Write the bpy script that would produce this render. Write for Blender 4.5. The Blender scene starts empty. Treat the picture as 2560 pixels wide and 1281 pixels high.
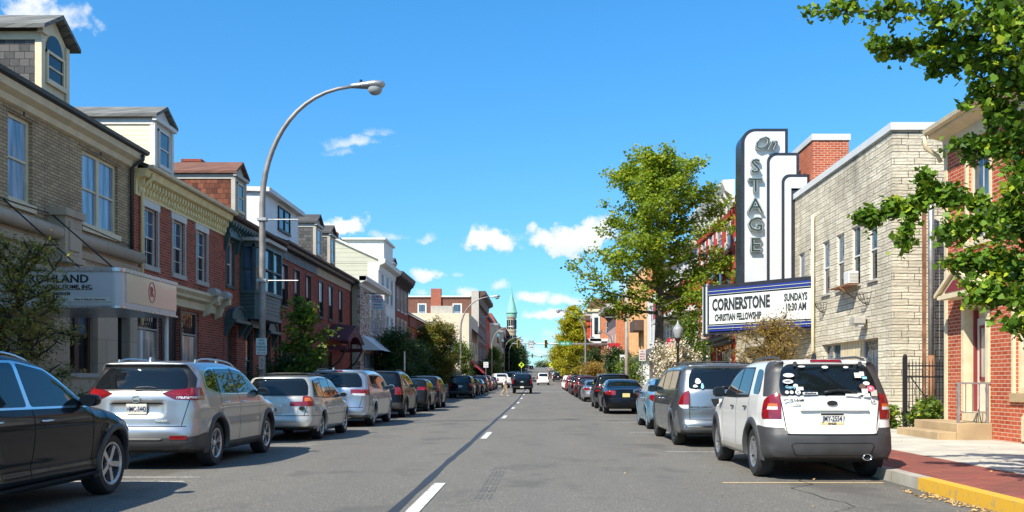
import bpy, bmesh, math, random
import numpy as np
from mathutils import Vector, Matrix
R = math.radians
SC = bpy.context.scene
COL = SC.collection

# ------------------------------------------------------------------ camera
cam_d = bpy.data.cameras.new("camera"); cam = bpy.data.objects.new("camera", cam_d); COL.objects.link(cam)
cam.location = (0, 0, 1.33); cam.rotation_euler = (R(90), 0, 0)
cam_d.sensor_width = 36; cam_d.lens = 32.06
cam_d.shift_x = -0.0254; cam_d.shift_y = 0.1236
cam_d.clip_start = 0.1; cam_d.clip_end = 6000
SC.camera = cam

# ------------------------------------------------------------------ light
SUN_TRAVEL = Vector((0.60, 0.80, -1.0)).normalized()      # where the sunlight goes
SUN_TO = -SUN_TRAVEL
SUN_EL = math.asin(SUN_TO.z)
SUN_AZ = math.atan2(SUN_TO.x, SUN_TO.y)                   # from +Y, clockwise
sd = bpy.data.lights.new("sun", 'SUN'); sd.energy = 4.3; sd.angle = R(0.53); sd.color = (1.0, 0.93, 0.81)
so = bpy.data.objects.new("sun", sd); COL.objects.link(so); so.location = (-40, -50, 80)
so.rotation_euler = SUN_TRAVEL.to_track_quat('-Z', 'Y').to_euler()

SC.view_settings.view_transform = 'Standard'; SC.view_settings.look = 'None'
SC.view_settings.gamma = 1.0; SC.view_settings.exposure = 0.85
SC.cycles.max_bounces = 6; SC.cycles.diffuse_bounces = 3; SC.cycles.glossy_bounces = 3
SC.cycles.transmission_bounces = 4; SC.cycles.transparent_max_bounces = 8
SC.cycles.caustics_reflective = False; SC.cycles.caustics_refractive = False
SC.cycles.use_denoising = True

# ------------------------------------------------------------------ node helpers
class NT:
    def __init__(s, nt): s.nt = nt; s.n = nt.nodes; s.l = nt.links
    def new(s, t, **kw):
        n = s.n.new(t)
        for k, v in kw.items(): setattr(n, k, v)
        return n
    def put(s, sock, v):
        if isinstance(v, bpy.types.NodeSocket): s.l.new(v, sock)
        elif v is not None: sock.default_value = v
    def math(s, op, a, b=None, c=None, clamp=False):
        n = s.new('ShaderNodeMath', operation=op); n.use_clamp = clamp
        s.put(n.inputs[0], a)
        if b is not None: s.put(n.inputs[1], b)
        if c is not None: s.put(n.inputs[2], c)
        return n.outputs[0]
    def vmath(s, op, a, b=None, scale=None):
        n = s.new('ShaderNodeVectorMath', operation=op); s.put(n.inputs[0], a)
        if b is not None: s.put(n.inputs[1], b)
        if scale is not None: s.put(n.inputs['Scale'], scale)
        return n.outputs['Value'] if op in ('DOT_PRODUCT', 'LENGTH', 'DISTANCE') else n.outputs[0]
    def noise(s, vec, scale, detail=4, rough=0.55, out='Fac', dist=0.0):
        n = s.new('ShaderNodeTexNoise'); s.put(n.inputs['Vector'], vec); n.inputs['Scale'].default_value = scale
        n.inputs['Detail'].default_value = detail; n.inputs['Roughness'].default_value = rough
        n.inputs['Distortion'].default_value = dist
        return n.outputs[out]
    def ramp(s, fac, stops):
        n = s.new('ShaderNodeValToRGB'); s.put(n.inputs[0], fac)
        e = n.color_ramp.elements
        while len(e) < len(stops): e.new(0.5)
        for i, (p, c) in enumerate(stops):
            e[i].position = p; e[i].color = c if len(c) == 4 else (*c, 1)
        return n.outputs[0]
    def maprange(s, v, a, b, c=0.0, d=1.0, smooth=False):
        n = s.new('ShaderNodeMapRange'); n.interpolation_type = 'SMOOTHSTEP' if smooth else 'LINEAR'
        s.put(n.inputs[0], v)
        for i, q in enumerate((a, b, c, d)): s.put(n.inputs[i+1], q)
        return n.outputs[0]
    def mix(s, fac, a, b, blend='MIX'):
        n = s.new('ShaderNodeMix', data_type='RGBA', blend_type=blend)
        s.put(n.inputs[0], fac); s.put(n.inputs[6], rgba(a)); s.put(n.inputs[7], rgba(b))
        return n.outputs[2]
    def comb(s, x, y, z):
        n = s.new('ShaderNodeCombineXYZ'); s.put(n.inputs[0], x); s.put(n.inputs[1], y); s.put(n.inputs[2], z)
        return n.outputs[0]
    def sep(s, v):
        n = s.new('ShaderNodeSeparateXYZ'); s.put(n.inputs[0], v); return n.outputs
    def bump(s, h, strength=0.3, dist=0.02, normal=None):
        n = s.new('ShaderNodeBump'); s.put(n.inputs['Height'], h)
        n.inputs['Strength'].default_value = strength; n.inputs['Distance'].default_value = dist
        if normal is not None: s.put(n.inputs['Normal'], normal)
        return n.outputs[0]
def rgba(c):
    if isinstance(c, (tuple, list)) and len(c) == 3: return (*c, 1)
    return c

# ------------------------------------------------------------------ sky
world = bpy.data.worlds.new("World"); SC.world = world; world.use_nodes = True
w = NT(world.node_tree); w.n.clear()
sky = w.new('ShaderNodeTexSky'); sky.sky_type = 'NISHITA'; sky.sun_disc = False
sky.sun_elevation = SUN_EL; sky.sun_rotation = SUN_AZ; sky.altitude = 150; sky.air_density = 1.0
sky.dust_density = 0.35; sky.ozone_density = 2.4
dirv = w.new('ShaderNodeTexCoord').outputs['Generated']
d3 = w.sep(dirv)
# clouds live on a far shell: azimuth/elevation of each bank, broken up by noise in direction space
az = w.math('ARCTAN2', d3[0], d3[1])
el = w.math('ARCSINE', d3[2])
wob = w.noise(w.vmath('SCALE', dirv, scale=1.0), 26, 5, 0.6, out='Color')
wv = w.sep(wob)
wob2 = w.noise(w.vmath('SCALE', dirv, scale=1.0), 70, 7, 0.68)
def px_az(px): return math.atan((px-1345)/2280.0)
def px_el(px, py): return math.atan((957-py)/math.hypot(2280.0, px-1345))
CL = [ # px, py (of the photograph, turned into directions), half width px, half height px, density
 (1238, 597, 78, 36, 1.0), (1440, 585, 120, 52, 1.0), (1500, 550, 60, 40, .9), (868, 568, 56, 40, .95), (985, 583, 52, 17, .5), (1073, 590, 30, 20, .5),
 (1070, 684, 46, 20, .9), (1165, 733, 34, 22, .75), (1250, 713, 30, 18, .6), (1148, 686, 22, 10, .4), (1050, 730, 30, 16, .5),
 (1330, 745, 60, 24, .75), (1410, 748, 60, 22, .7), (1390, 785, 95, 20, .85), (1345, 790, 60, 16, .7), (1300, 850, 90, 26, .4),
 (1440, 830, 90, 30, .45), (1340, 870, 90, 22, .5), (100, 20, 100, 42, .75), (895, 355, 95, 24, .52), (950, 332, 55, 16, .38), (850, 378, 50, 14, .34),
 (1620, 700, 120, 40, .6), (1900, 720, 120, 40, .5), (700, 740, 160, 40, .5), (2260, 500, 140, 50, .4)]
R_CL = random.Random(5)
for _ in range(30):   # unseen clouds, added to whiten the ambient light and show in reflections
    CL.append(('dir', R_CL.uniform(0.62, 5.66), R_CL.uniform(0.1, 1.15), R_CL.uniform(.15, .5), R_CL.uniform(.06, .17), R_CL.uniform(.6, 1)))
dens = None; shade = None
for c in CL:
    if c[0] == 'dir':
        a0, e0, sa, se, dn = c[1:]
        if a0 > math.pi: a0 -= 2*math.pi
    else:
        a0 = px_az(c[0]); e0 = px_el(c[0], c[1]); sa = c[2]/2280.0*1.14; se = c[3]/2280.0*1.16; dn = c[4]
    u = w.math('DIVIDE', w.math('SUBTRACT', az, a0), sa)
    v = w.math('DIVIDE', w.math('SUBTRACT', el, e0-se*0.25), se)
    u = w.math('ADD', u, w.math('MULTIPLY', w.math('SUBTRACT', wv[0], 0.5), 2.6*min(1, .03/sa)+.5))
    v0 = v
    v = w.math('ADD', v, w.math('MULTIPLY', w.math('SUBTRACT', wv[1], 0.5), 2.8))
    # flat base: squash the lower half
    v = w.math('MAXIMUM', v, w.math('MULTIPLY', v, -1.8))
    g = w.math('SUBTRACT', 1.0, w.math('ADD', w.math('MULTIPLY', u, u), w.math('MULTIPLY', v, v)))
    g = w.math('MULTIPLY', w.math('MAXIMUM', g, 0.0), dn)
    sh = w.math('MULTIPLY', g, w.math('ADD', 0.5, w.math('MULTIPLY', v0, 0.5)))
    dens = g if dens is None else w.math('MAXIMUM', dens, g)
    shade = sh if shade is None else w.math('MAXIMUM', shade, sh)
d2 = w.math('SUBTRACT', w.math('MULTIPLY', dens, 1.45), w.math('MULTIPLY', wob2, 1.15))
cf = w.math('MULTIPLY', w.maprange(d2, -0.38, 0.55, 0, 1, smooth=True), 0.95)
cf = w.math('MULTIPLY', cf, w.maprange(dens, 0.0, 0.14, 0, 1))
ccol = w.mix(w.maprange(shade, 0.05, 0.5, 0, 1), (4.3, 4.9, 5.5), (5.9, 5.9, 5.8))
horizon = w.maprange(el, 0.0, 0.35, 1.0, 0.0, smooth=True)
tint = w.mix(w.maprange(el, 0.05, 0.38, 0, 1), (.43, .74, .95), (.34, .93, 1.24))
skyc = w.mix(1.0, sky.outputs[0], tint, 'MULTIPLY')
allc = w.mix(cf, skyc, ccol)
bg = w.new('ShaderNodeBackground'); w.put(bg.inputs[0], allc); bg.inputs[1].default_value = 0.105
w.l.new(bg.outputs[0], w.new('ShaderNodeOutputWorld').inputs[0])

# ------------------------------------------------------------------ object helpers
def tag(o, label=None, cat=None, group=None, kind=None):
    if label: o['label'] = label
    if cat: o['category'] = cat
    if group: o['group'] = group
    if kind: o['kind'] = kind
    return o
def thing(name, loc, label, cat, group=None, rz=0.0):
    o = bpy.data.objects.new(name, None); COL.objects.link(o)
    o.empty_display_size = 0.2; o.location = loc; o.rotation_euler = (0, 0, rz)
    return tag(o, label, cat, group)
def wloc(p):
    v = Vector((0, 0, 0))
    while p is not None: v += Vector(p.location); p = p.parent
    return v
def link(name, me, parent=None, smooth=False, world=False):
    """world=True: the mesh was written in world coordinates; shift it to its parent's frame."""
    o = bpy.data.objects.new(name, me); COL.objects.link(o)
    if parent is not None:
        o.parent = parent
        if world: me.transform(Matrix.Translation(-wloc(parent)))
    if smooth:
        for p in me.polygons: p.use_smooth = True
    return o
class MB:
    """collects faces and becomes one mesh object"""
    def __init__(s): s.v = []; s.f = []; s.m = []; s.cm = 0; s.pc = []
    def add(s, vs, fs):
        vs = list(vs); b = len(s.v); s.pc.append((b, vs, list(fs))); s.v += [tuple(p) for p in vs]; s.f += [tuple(i+b for i in f) for f in fs]; s.m += [s.cm]*len(fs); return s
    def box(s, x0, x1, y0, y1, z0, z1):
        if x0 > x1: x0, x1 = x1, x0
        if y0 > y1: y0, y1 = y1, y0
        if z0 > z1: z0, z1 = z1, z0
        return s.add([(x0,y0,z0),(x1,y0,z0),(x1,y1,z0),(x0,y1,z0),(x0,y0,z1),(x1,y0,z1),(x1,y1,z1),(x0,y1,z1)],
                     [(0,3,2,1),(4,5,6,7),(0,1,5,4),(1,2,6,5),(2,3,7,6),(3,0,4,7)])
    def prism(s, pts, ax, a, b):
        """closed 2D outline extruded along axis ax ('x': pts are (y,z); 'y': (x,z); 'z': (x,y))"""
        def P(p, q): return {'x': (q, p[0], p[1]), 'y': (p[0], q, p[1]), 'z': (p[0], p[1], q)}[ax]
        n = len(pts)
        area = sum(pts[i][0]*pts[(i+1) % n][1]-pts[(i+1) % n][0]*pts[i][1] for i in range(n))
        if (area < 0): pts = pts[::-1]
        if a > b: a, b = b, a
        vs = [P(p, a) for p in pts]+[P(p, b) for p in pts]
        lo, hi = tuple(range(n)), tuple(range(n, 2*n))
        fs = [(i, (i+1) % n, n+(i+1) % n, n+i) for i in range(n)]
        if ax == 'y': fs = [f[::-1] for f in fs]; fs += [lo, hi[::-1]]
        else: fs += [lo[::-1], hi]
        return s.add(vs, fs)
    def tube(s, path, r, n=8, cap=True, r1=None):
        path = [Vector(p) for p in path]; k = len(path)
        vs = []; up = Vector((0, 0, 1))
        u_prev = None
        for i, p in enumerate(path):
            d = (path[min(i+1, k-1)]-path[max(i-1, 0)]).normalized()
            if u_prev is None:
                a = up if abs(d.z) < 0.9 else Vector((1, 0, 0)); u = d.cross(a).normalized()
            else:
                u = (u_prev-d*u_prev.dot(d)).normalized()
            u_prev = u; v = d.cross(u)
            rr = (r[i] if isinstance(r, (list, tuple)) else (r if r1 is None else r+(r1-r)*i/(k-1)))
            vs += [p+(u*math.cos(2*math.pi*j/n)+v*math.sin(2*math.pi*j/n))*rr for j in range(n)]
        fs = [(i*n+j, i*n+(j+1) % n, (i+1)*n+(j+1) % n, (i+1)*n+j) for i in range(k-1) for j in range(n)]
        if cap: fs += [tuple(range(n))[::-1], tuple(range((k-1)*n, k*n))]
        return s.add(vs, fs)
    def ball(s, c, rx, ry=None, rz=None, n=12, m=8):
        ry = rx if ry is None else ry; rz = rx if rz is None else rz
        vs = []
        for i in range(m+1):
            t = math.pi*i/m
            for j in range(n):
                a = 2*math.pi*j/n; vs.append((c[0]+rx*math.sin(t)*math.cos(a), c[1]+ry*math.sin(t)*math.sin(a), c[2]+rz*math.cos(t)))
        fs = [(i*n+j, (i+1)*n+j, (i+1)*n+(j+1) % n, i*n+(j+1) % n) for i in range(m) for j in range(n)]
        return s.add(vs, fs)
    def lathe(s, prof, c=(0, 0, 0), ax='z', n=24):
        vs = []
        for (r, h) in prof:
            for j in range(n):
                a = 2*math.pi*j/n; p, q = r*math.cos(a), r*math.sin(a)
                v = {'z': (p, q, h), 'x': (h, p, q), 'y': (q, h, p)}[ax]
                vs.append((c[0]+v[0], c[1]+v[1], c[2]+v[2]))
        k = len(prof)
        fs = [(i*n+j, i*n+(j+1) % n, (i+1)*n+(j+1) % n, (i+1)*n+j) for i in range(k-1) for j in range(n)]
        return s.add(vs, fs)
    def quad(s, a, b, c, d): return s.add([a, b, c, d], [(0, 1, 2, 3)])
    def each(s, name, mat, parent=None, world=True, **k):
        for b, vs, fs in s.pc: MB().add(vs, fs).build(name, mat, parent, world=world, **k)
    def build(s, name, mat, parent=None, smooth=False, world=False, bevel=0.0, autosmooth=None):
        me = bpy.data.meshes.new(name); me.from_pydata(s.v, [], s.f)
        for m_ in (mat if isinstance(mat, (list, tuple)) else [mat]): me.materials.append(m_)
        if isinstance(mat, (list, tuple)):
            me.polygons.foreach_set('material_index', s.m)
        me.update()
        bm = bmesh.new(); bm.from_mesh(me)
        bmesh.ops.remove_doubles(bm, verts=bm.verts, dist=1e-5)
        bmesh.ops.dissolve_degenerate(bm, edges=bm.edges, dist=1e-6)
        if not getattr(s, 'keep', False): bmesh.ops.recalc_face_normals(bm, faces=bm.faces)
        if bevel > 0:
            es = [e for e in bm.edges if len(e.link_faces) == 2 and e.calc_face_angle(0) > 0.5]
            bmesh.ops.bevel(bm, geom=es, offset=bevel, segments=1, affect='EDGES', clamp_overlap=True)
        if autosmooth:
            for f in bm.faces: f.smooth = True
            for e in bm.edges:
                if len(e.link_faces) == 2 and e.calc_face_angle(0) > autosmooth: e.smooth = False
        bm.to_mesh(me); bm.free()
        return link(name, me, parent, smooth, world)
def rnd(poly, r=.03):
    """round the corners of a convex outline"""
    P = [Vector(p) for p in poly]; out = []; n = len(P)
    for i in range(n):
        a, b, c = P[i-1], P[i], P[(i+1) % n]
        u = (a-b); v = (c-b); ru = min(r, u.length*.45); rv = min(r, v.length*.45)
        p0 = b+u.normalized()*ru; p2 = b+v.normalized()*rv
        for t in (0, .33, .67, 1): q = p0*(1-t)**2+b*2*t*(1-t)+p2*t*t; out.append((q.x, q.y))
    return out

def copy_tree(o, parent=None, first=True):
    c = o.copy(); COL.objects.link(c)
    if parent is not None: c.parent = parent
    for ch in [k for k in o.children]: copy_tree(ch, c, False)
    return c

# ------------------------------------------------------------------ writing
def text_mesh(body, size=1.0, xs=1.0, depth=0.01, bold=0.0, align='CENTER', shear=0.0, spacing=1.0, res=2):
    cu = bpy.data.curves.new("t", 'FONT'); cu.body = body; cu.size = size; cu.align_x = align; cu.align_y = 'CENTER'
    cu.extrude = depth/2; cu.offset = bold; cu.shear = shear; cu.space_character = spacing; cu.resolution_u = res
    ob = bpy.data.objects.new("t", cu); COL.objects.link(ob)
    dg = bpy.context.evaluated_depsgraph_get()
    me = bpy.data.meshes.new_from_object(ob.evaluated_get(dg))
    bpy.data.objects.remove(ob); bpy.data.curves.remove(cu)
    me.transform(Matrix.Diagonal((xs, 1, 1, 1)))
    return me
def text(name, body, mat, parent, loc, size=0.1, xs=1.0, depth=0.006, bold=0.0, align='CENTER', rz=0.0, rx=math.pi/2, shear=0.0, spacing=1.0, local=False):
    """upright lettering; rz = 0 faces -Y (towards the camera), rz = +90 deg faces +X, -90 deg faces -X"""
    me = text_mesh(body, size, xs, depth, bold, align, shear, spacing)
    me.transform(Matrix.Translation(Vector(loc)) @ Matrix.Rotation(rz, 4, 'Z') @ Matrix.Rotation(rx, 4, 'X'))
    me.materials.clear(); me.materials.append(mat)
    return link(name, me, parent, world=not local)
# ------------------------------------------------------------------ materials
def mat_new(name):
    m = bpy.data.materials.new(name); m.use_nodes = True
    t = NT(m.node_tree); t.n.clear()
    b = t.new('ShaderNodeBsdfPrincipled'); o = t.new('ShaderNodeOutputMaterial'); t.l.new(b.outputs[0], o.inputs[0])
    return m, t, b
def plain(name, col, rough=0.6, metal=0.0, coat=0.0, spec=0.5, var=0.0, vscale=3.0, bump=0.0, bscale=30.0, emit=None):
    m, t, b = mat_new(name)
    pos = t.new('ShaderNodeTexCoord').outputs['Object']
    if var > 0:
        f = t.noise(pos, vscale, 5, 0.6)
        c = t.mix(t.maprange(f, 0.3, 0.7, 0, 1), tuple(x*(1-var) for x in col), tuple(min(1, x*(1+var)) for x in col))
        t.put(b.inputs['Base Color'], c)
        t.put(b.inputs['Roughness'], t.maprange(f, .3, .7, max(0, rough-.08), min(1, rough+.08)))
    else:
        b.inputs['Base Color'].default_value = (*col, 1); b.inputs['Roughness'].default_value = rough
    b.inputs['Metallic'].default_value = metal; b.inputs['Coat Weight'].default_value = coat
    b.inputs['Coat Roughness'].default_value = 0.03; b.inputs['Specular IOR Level'].default_value = spec
    if bump > 0: t.put(b.inputs['Normal'], t.bump(t.noise(pos, bscale, 4), bump, 0.01))
    if emit: b.inputs['Emission Color'].default_value = (*emit[:3], 1); b.inputs['Emission Strength'].default_value = emit[3]
    return m
def uvz(t, rot=False):
    """wall coordinates: along the wall (works for walls facing X or Y) and up"""
    p = t.sep(t.new('ShaderNodeNewGeometry').outputs['Position'])
    return t.comb(t.math('ADD', p[0], p[1]), p[2], 0.0), p
def brick(name, c1, c2, mortar, bw=0.215, bh=0.075, mw=0.012, rough=0.85, stain=0.25, bumps=0.5, squash=1.0, off=0.5, var=1.0):
    m, t, b = mat_new(name)
    uv, p = uvz(t)
    n = t.new('ShaderNodeTexBrick'); t.put(n.inputs['Vector'], uv); n.offset = off
    n.inputs['Color1'].default_value = (0, 0, 0, 1); n.inputs['Color2'].default_value = (1, 1, 1, 1); n.inputs['Mortar'].default_value = (0.5, .5, .5, 1)
    n.inputs['Scale'].default_value = 1.0; n.inputs['Mortar Size'].default_value = mw/2
    n.inputs['Mortar Smooth'].default_value = 0.15; n.inputs['Bias'].default_value = 0.0
    n.inputs['Brick Width'].default_value = bw; n.inputs['Row Height'].default_value = bh
    pv = t.new('ShaderNodeNewGeometry').outputs['Position']
    big = t.noise(pv, 0.45, 5, 0.6); fine = t.noise(pv, 14, 4, 0.6)
    v = t.math('ADD', n.outputs['Color'], t.math('MULTIPLY', t.math('SUBTRACT', fine, 0.5), 0.9))
    bc = t.mix(t.maprange(v, 0, 1, 0, 1), c1, c2)
    bc = t.mix(t.maprange(big, 0.35, 0.75, 0, stain), bc, tuple(x*0.45 for x in c1))
    sk = t.noise(t.comb(t.math('MULTIPLY', t.sep(uv)[0], 2.4), t.math('MULTIPLY', t.sep(uv)[1], .22), 0.0), 1.0, 5, .65)
    bc = t.mix(t.maprange(sk, .52, .72, 0, stain*1.5), bc, tuple(x*.4 for x in c1))
    col = t.mix(n.outputs['Fac'], bc, mortar)
    t.put(b.inputs['Base Color'], col); b.inputs['Roughness'].default_value = rough; b.inputs['Specular IOR Level'].default_value = 0.25
    h = t.math('ADD', t.math('MULTIPLY', t.math('SUBTRACT', 1.0, n.outputs['Fac']), 1.0), t.math('MULTIPLY', fine, 0.3))
    t.put(b.inputs['Normal'], t.bump(h, bumps, 0.01))
    return m
def formstone(name):
    """pale imitation stone: long rough courses"""
    m, t, b = mat_new(name)
    uv, p = uvz(t)
    wv = t.noise(uv, 1.1, 2, 0.5)
    uv2 = t.comb(t.sep(uv)[0], t.math('ADD', t.sep(uv)[1], t.math('MULTIPLY', wv, 0.05)), 0.0)
    n = t.new('ShaderNodeTexBrick'); t.put(n.inputs['Vector'], uv2); n.offset = 0.37; n.squash = 0.7; n.squash_frequency = 3
    n.inputs['Color1'].default_value = (0, 0, 0, 1); n.inputs['Color2'].default_value = (1, 1, 1, 1); n.inputs['Mortar'].default_value = (.5, .5, .5, 1)
    n.inputs['Scale'].default_value = 1.0; n.inputs['Mortar Size'].default_value = 0.011; n.inputs['Mortar Smooth'].default_value = 0.6
    n.inputs['Brick Width'].default_value = 0.78; n.inputs['Row Height'].default_value = 0.17
    n2 = t.new('ShaderNodeTexBrick'); t.put(n2.inputs['Vector'], uv2); n2.offset = 0.6
    n2.inputs['Scale'].default_value = 1.0; n2.inputs['Mortar Size'].default_value = 0.006; n2.inputs['Mortar Smooth'].default_value = 0.6
    n2.inputs['Brick Width'].default_value = 1.7; n2.inputs['Row Height'].default_value = 0.085
    pv = t.new('ShaderNodeNewGeometry').outputs['Position']
    st = t.comb(t.math('MULTIPLY', t.sep(uv)[0], 1.0), t.math('MULTIPLY', t.sep(uv)[1], 2.6), 0.0)
    rockh = t.noise(st, 3.4, 6, 0.62, dist=1.2)
    big = t.noise(pv, 0.5, 5, 0.65)
    c = t.mix(t.maprange(t.math('ADD', t.math('MULTIPLY', n.outputs['Color'], .5), rockh), .3, 1.2, 0, 1), (.53, .47, .35), (.82, .75, .59))
    c = t.mix(t.maprange(big, .42, .75, 0, .5), c, (.22, .19, .15))
    sk = t.noise(t.comb(t.math('MULTIPLY', t.sep(uv)[0], 1.6), t.math('MULTIPLY', t.sep(uv)[1], .3), 0.0), 1.0, 6, .68)
    top = t.maprange(p[2], 5.2, 7.9, .15, 1)
    c = t.mix(t.math('MULTIPLY', t.maprange(sk, .48, .66, 0, .62), top), c, (.13, .115, .095))
    c = t.mix(t.maprange(n.outputs['Fac'], 0, 1, 0, .8), c, (.10, .085, .07))
    c = t.mix(t.maprange(n2.outputs['Fac'], 0, 1, 0, .5), c, (.13, .11, .09))
    t.put(b.inputs['Base Color'], c); b.inputs['Roughness'].default_value = 0.9; b.inputs['Specular IOR Level'].default_value = .2
    h = t.math('SUBTRACT', rockh, t.math('MULTIPLY', n.outputs['Fac'], 0.9))
    h = t.math('SUBTRACT', h, t.math('MULTIPLY', n2.outputs['Fac'], 0.4))
    t.put(b.inputs['Normal'], t.bump(h, 0.9, 0.038))
    return m
def siding(name, col, step=0.13, dark=0.35, rough=.6, rows='z'):
    m, t, b = mat_new(name)
    uv, p = uvz(t)
    f = t.math('FRACT', t.math('DIVIDE', p[2], step)) if rows == 'z' else t.math('FRACT', t.math('DIVIDE', t.sep(uv)[0], step))
    edge = t.math('LESS_THAN', f, 0.09)
    pv = t.new('ShaderNodeNewGeometry').outputs['Position']
    v = t.noise(pv, 2.0, 5)
    c = t.mix(t.maprange(v, .3, .7, 0, 1), tuple(x*.9 for x in col), col)
    c = t.mix(t.math('MULTIPLY', edge, 0.55), c, tuple(x*dark for x in col))
    t.put(b.inputs['Base Color'], c); b.inputs['Roughness'].default_value = rough
    t.put(b.inputs['Normal'], t.bump(t.math('SUBTRACT', 1.0, f), 0.6, 0.02))
    return m
def shingle(name, c1, c2, bw=.22, bh=.16, gap=(.03, .03, .03)):
    return brick(name, c1, c2, gap, bw, bh, 0.012, .9, .3, .7)
def wood(name, col): return plain(name, col, .6, var=.25, vscale=8)
def roof_mat(name, c1, c2):
    m, t, b = mat_new(name)
    p = t.sep(t.new('ShaderNodeNewGeometry').outputs['Position'])
    n = t.new('ShaderNodeTexBrick'); t.put(n.inputs['Vector'], t.comb(p[1], t.math('SUBTRACT', p[2], t.math('MULTIPLY', p[0], .3)), 0.0))
    n.inputs['Color1'].default_value = (*c1, 1); n.inputs['Color2'].default_value = (*c2, 1); n.inputs['Mortar'].default_value = (*[x*.4 for x in c1], 1)
    n.inputs['Scale'].default_value = 1.0; n.inputs['Mortar Size'].default_value = .006; n.inputs['Brick Width'].default_value = .3; n.inputs['Row Height'].default_value = .13
    t.put(b.inputs['Base Color'], n.outputs[0]); b.inputs['Roughness'].default_value = .9
    return m
def glass_mat(name, col=(.012, .016, .022), rough=.03, wav=0.02, spec=.5, metal=0.0, scale=1.3):
    m, t, b = mat_new(name)
    b.inputs['Base Color'].default_value = (*col, 1); b.inputs['Roughness'].default_value = rough; b.inputs['IOR'].default_value = 1.52
    b.inputs['Specular IOR Level'].default_value = spec; b.inputs['Metallic'].default_value = metal
    if wav > 0:
        pv = t.new('ShaderNodeNewGeometry').outputs['Position']
        t.put(b.inputs['Normal'], t.bump(t.noise(pv, scale, 3, .5), wav, 0.3))
        q = t.sep(pv); f = t.noise(t.comb(t.math('MULTIPLY', t.math('ADD', q[0], q[1]), 5.0), t.math('MULTIPLY', q[2], .5), 0.0), 1.0, 3, .5)
        t.put(b.inputs['Base Color'], t.mix(t.maprange(f, .4, .62, 0, 1), tuple(x*.55 for x in col), tuple(min(1, x*1.5) for x in col)))
    return m
def asphalt():
    m, t, b = mat_new("asphalt")
    pv = t.new('ShaderNodeNewGeometry').outputs['Position']; p = t.sep(pv)
    big = t.noise(t.comb(p[0], t.math('MULTIPLY', p[1], .25), 0.0), 0.55, 5, .6)
    mid = t.noise(pv, 3.2, 6, .65)
    fine = t.noise(pv, 48, 4, .75)
    vor = t.new('ShaderNodeTexVoronoi'); t.put(vor.inputs['Vector'], pv); vor.inputs['Scale'].default_value = 34
    spk = t.maprange(vor.outputs['Distance'], .15, .5, 1, 0)
    vc = t.sep(vor.outputs['Color'])[0]
    spk = t.math('MULTIPLY', spk, t.maprange(vc, .55, 1.0, 0, 1))
    c = t.mix(t.maprange(big, .3, .7, 0, 1), (.172, .160, .136), (.222, .207, .176))
    c = t.mix(t.maprange(mid, .35, .7, 0, .35), c, (.135, .126, .108))
    c = t.mix(t.maprange(fine, .43, .57, 0, 0.8), c, (.080, .075, .065))
    c = t.mix(t.math('MULTIPLY', spk, .75), c, (.44, .42, .37))
    # tyre-polished wheel paths and a cleaner crown; oil drip line in the parking lanes
    def band(x0, wd, amt, colr, cc):
        g = t.math('SUBTRACT', 1.0, t.math('DIVIDE', t.math('ABSOLUTE', t.math('SUBTRACT', p[0], x0)), wd), clamp=True)
        g = t.math('MULTIPLY', t.math('MULTIPLY', g, amt), t.maprange(mid, .3, .6, .4, 1))
        return t.mix(g, cc, colr)
    for x0 in (.0, 1.7, -2.6, -4.2): c = band(x0, .45, .35, (.125, .122, .112), c)
    for x0 in (3.9, -6.1): c = band(x0, .9, .6, (.085, .082, .076), c)
    st = t.maprange(t.noise(t.comb(p[0], t.math('MULTIPLY', p[1], .6), 3.0), .9, 4, .6), .56, .66, 0, .55)
    c = t.mix(st, c, (.085, .08, .072))
    c = band(4.75, .35, .7, (.06, .057, .052), c)
    t.put(b.inputs['Base Color'], c); b.inputs['Roughness'].default_value = .82; b.inputs['Specular IOR Level'].default_value = .35
    t.put(b.inputs['Normal'], t.bump(t.math('ADD', fine, t.math('MULTIPLY', spk, .6)), .45, .008))
    return m
def concrete(name, col, joint=None):
    m, t, b = mat_new(name)
    pv = t.new('ShaderNodeNewGeometry').outputs['Position']; p = t.sep(pv)
    v = t.noise(pv, 1.3, 6, .62); f = t.noise(pv, 60, 3, .6)
    c = t.mix(t.maprange(v, .35, .68, 0, 1), col, tuple(x*.66 for x in col))
    c = t.mix(t.maprange(f, .4, .8, 0, .3), c, tuple(x*.5 for x in col))
    if joint:
        for k, s_ in ((1, joint), (0, joint)):
            fr = t.math('FRACT', t.math('DIVIDE', p[k], s_))
            c = t.mix(t.math('MULTIPLY', t.math('LESS_THAN', fr, .012/s_), .7), c, tuple(x*.25 for x in col))
    t.put(b.inputs['Base Color'], c); b.inputs['Roughness'].default_value = .88
    t.put(b.inputs['Normal'], t.bump(f, .2, .005))
    return m
def paver():
    m, t, b = mat_new("brick_paving")
    pv = t.new('ShaderNodeNewGeometry').outputs['Position']; p = t.sep(pv)
    uv = t.comb(t.math('ADD', p[0], t.math('MULTIPLY', p[1], .0)), p[1], 0.0)
    n = t.new('ShaderNodeTexBrick'); t.put(n.inputs['Vector'], uv)
    n.inputs['Color1'].default_value = (.24, .062, .042, 1); n.inputs['Color2'].default_value = (.32, .092, .062, 1); n.inputs['Mortar'].default_value = (.09, .03, .024, 1)
    n.inputs['Scale'].default_value = 1; n.inputs['Mortar Size'].default_value = .006; n.inputs['Brick Width'].default_value = .22; n.inputs['Row Height'].default_value = .11
    v = t.noise(pv, 2.5, 5)
    t.put(b.inputs['Base Color'], t.mix(t.maprange(v, .4, .62, 0, .6), n.outputs[0], (.15, .055, .04)))
    b.inputs['Roughness'].default_value = .8
    t.put(b.inputs['Normal'], t.bump(t.math('SUBTRACT', 1, n.outputs['Fac']), .4, .006))
    return m
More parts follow.
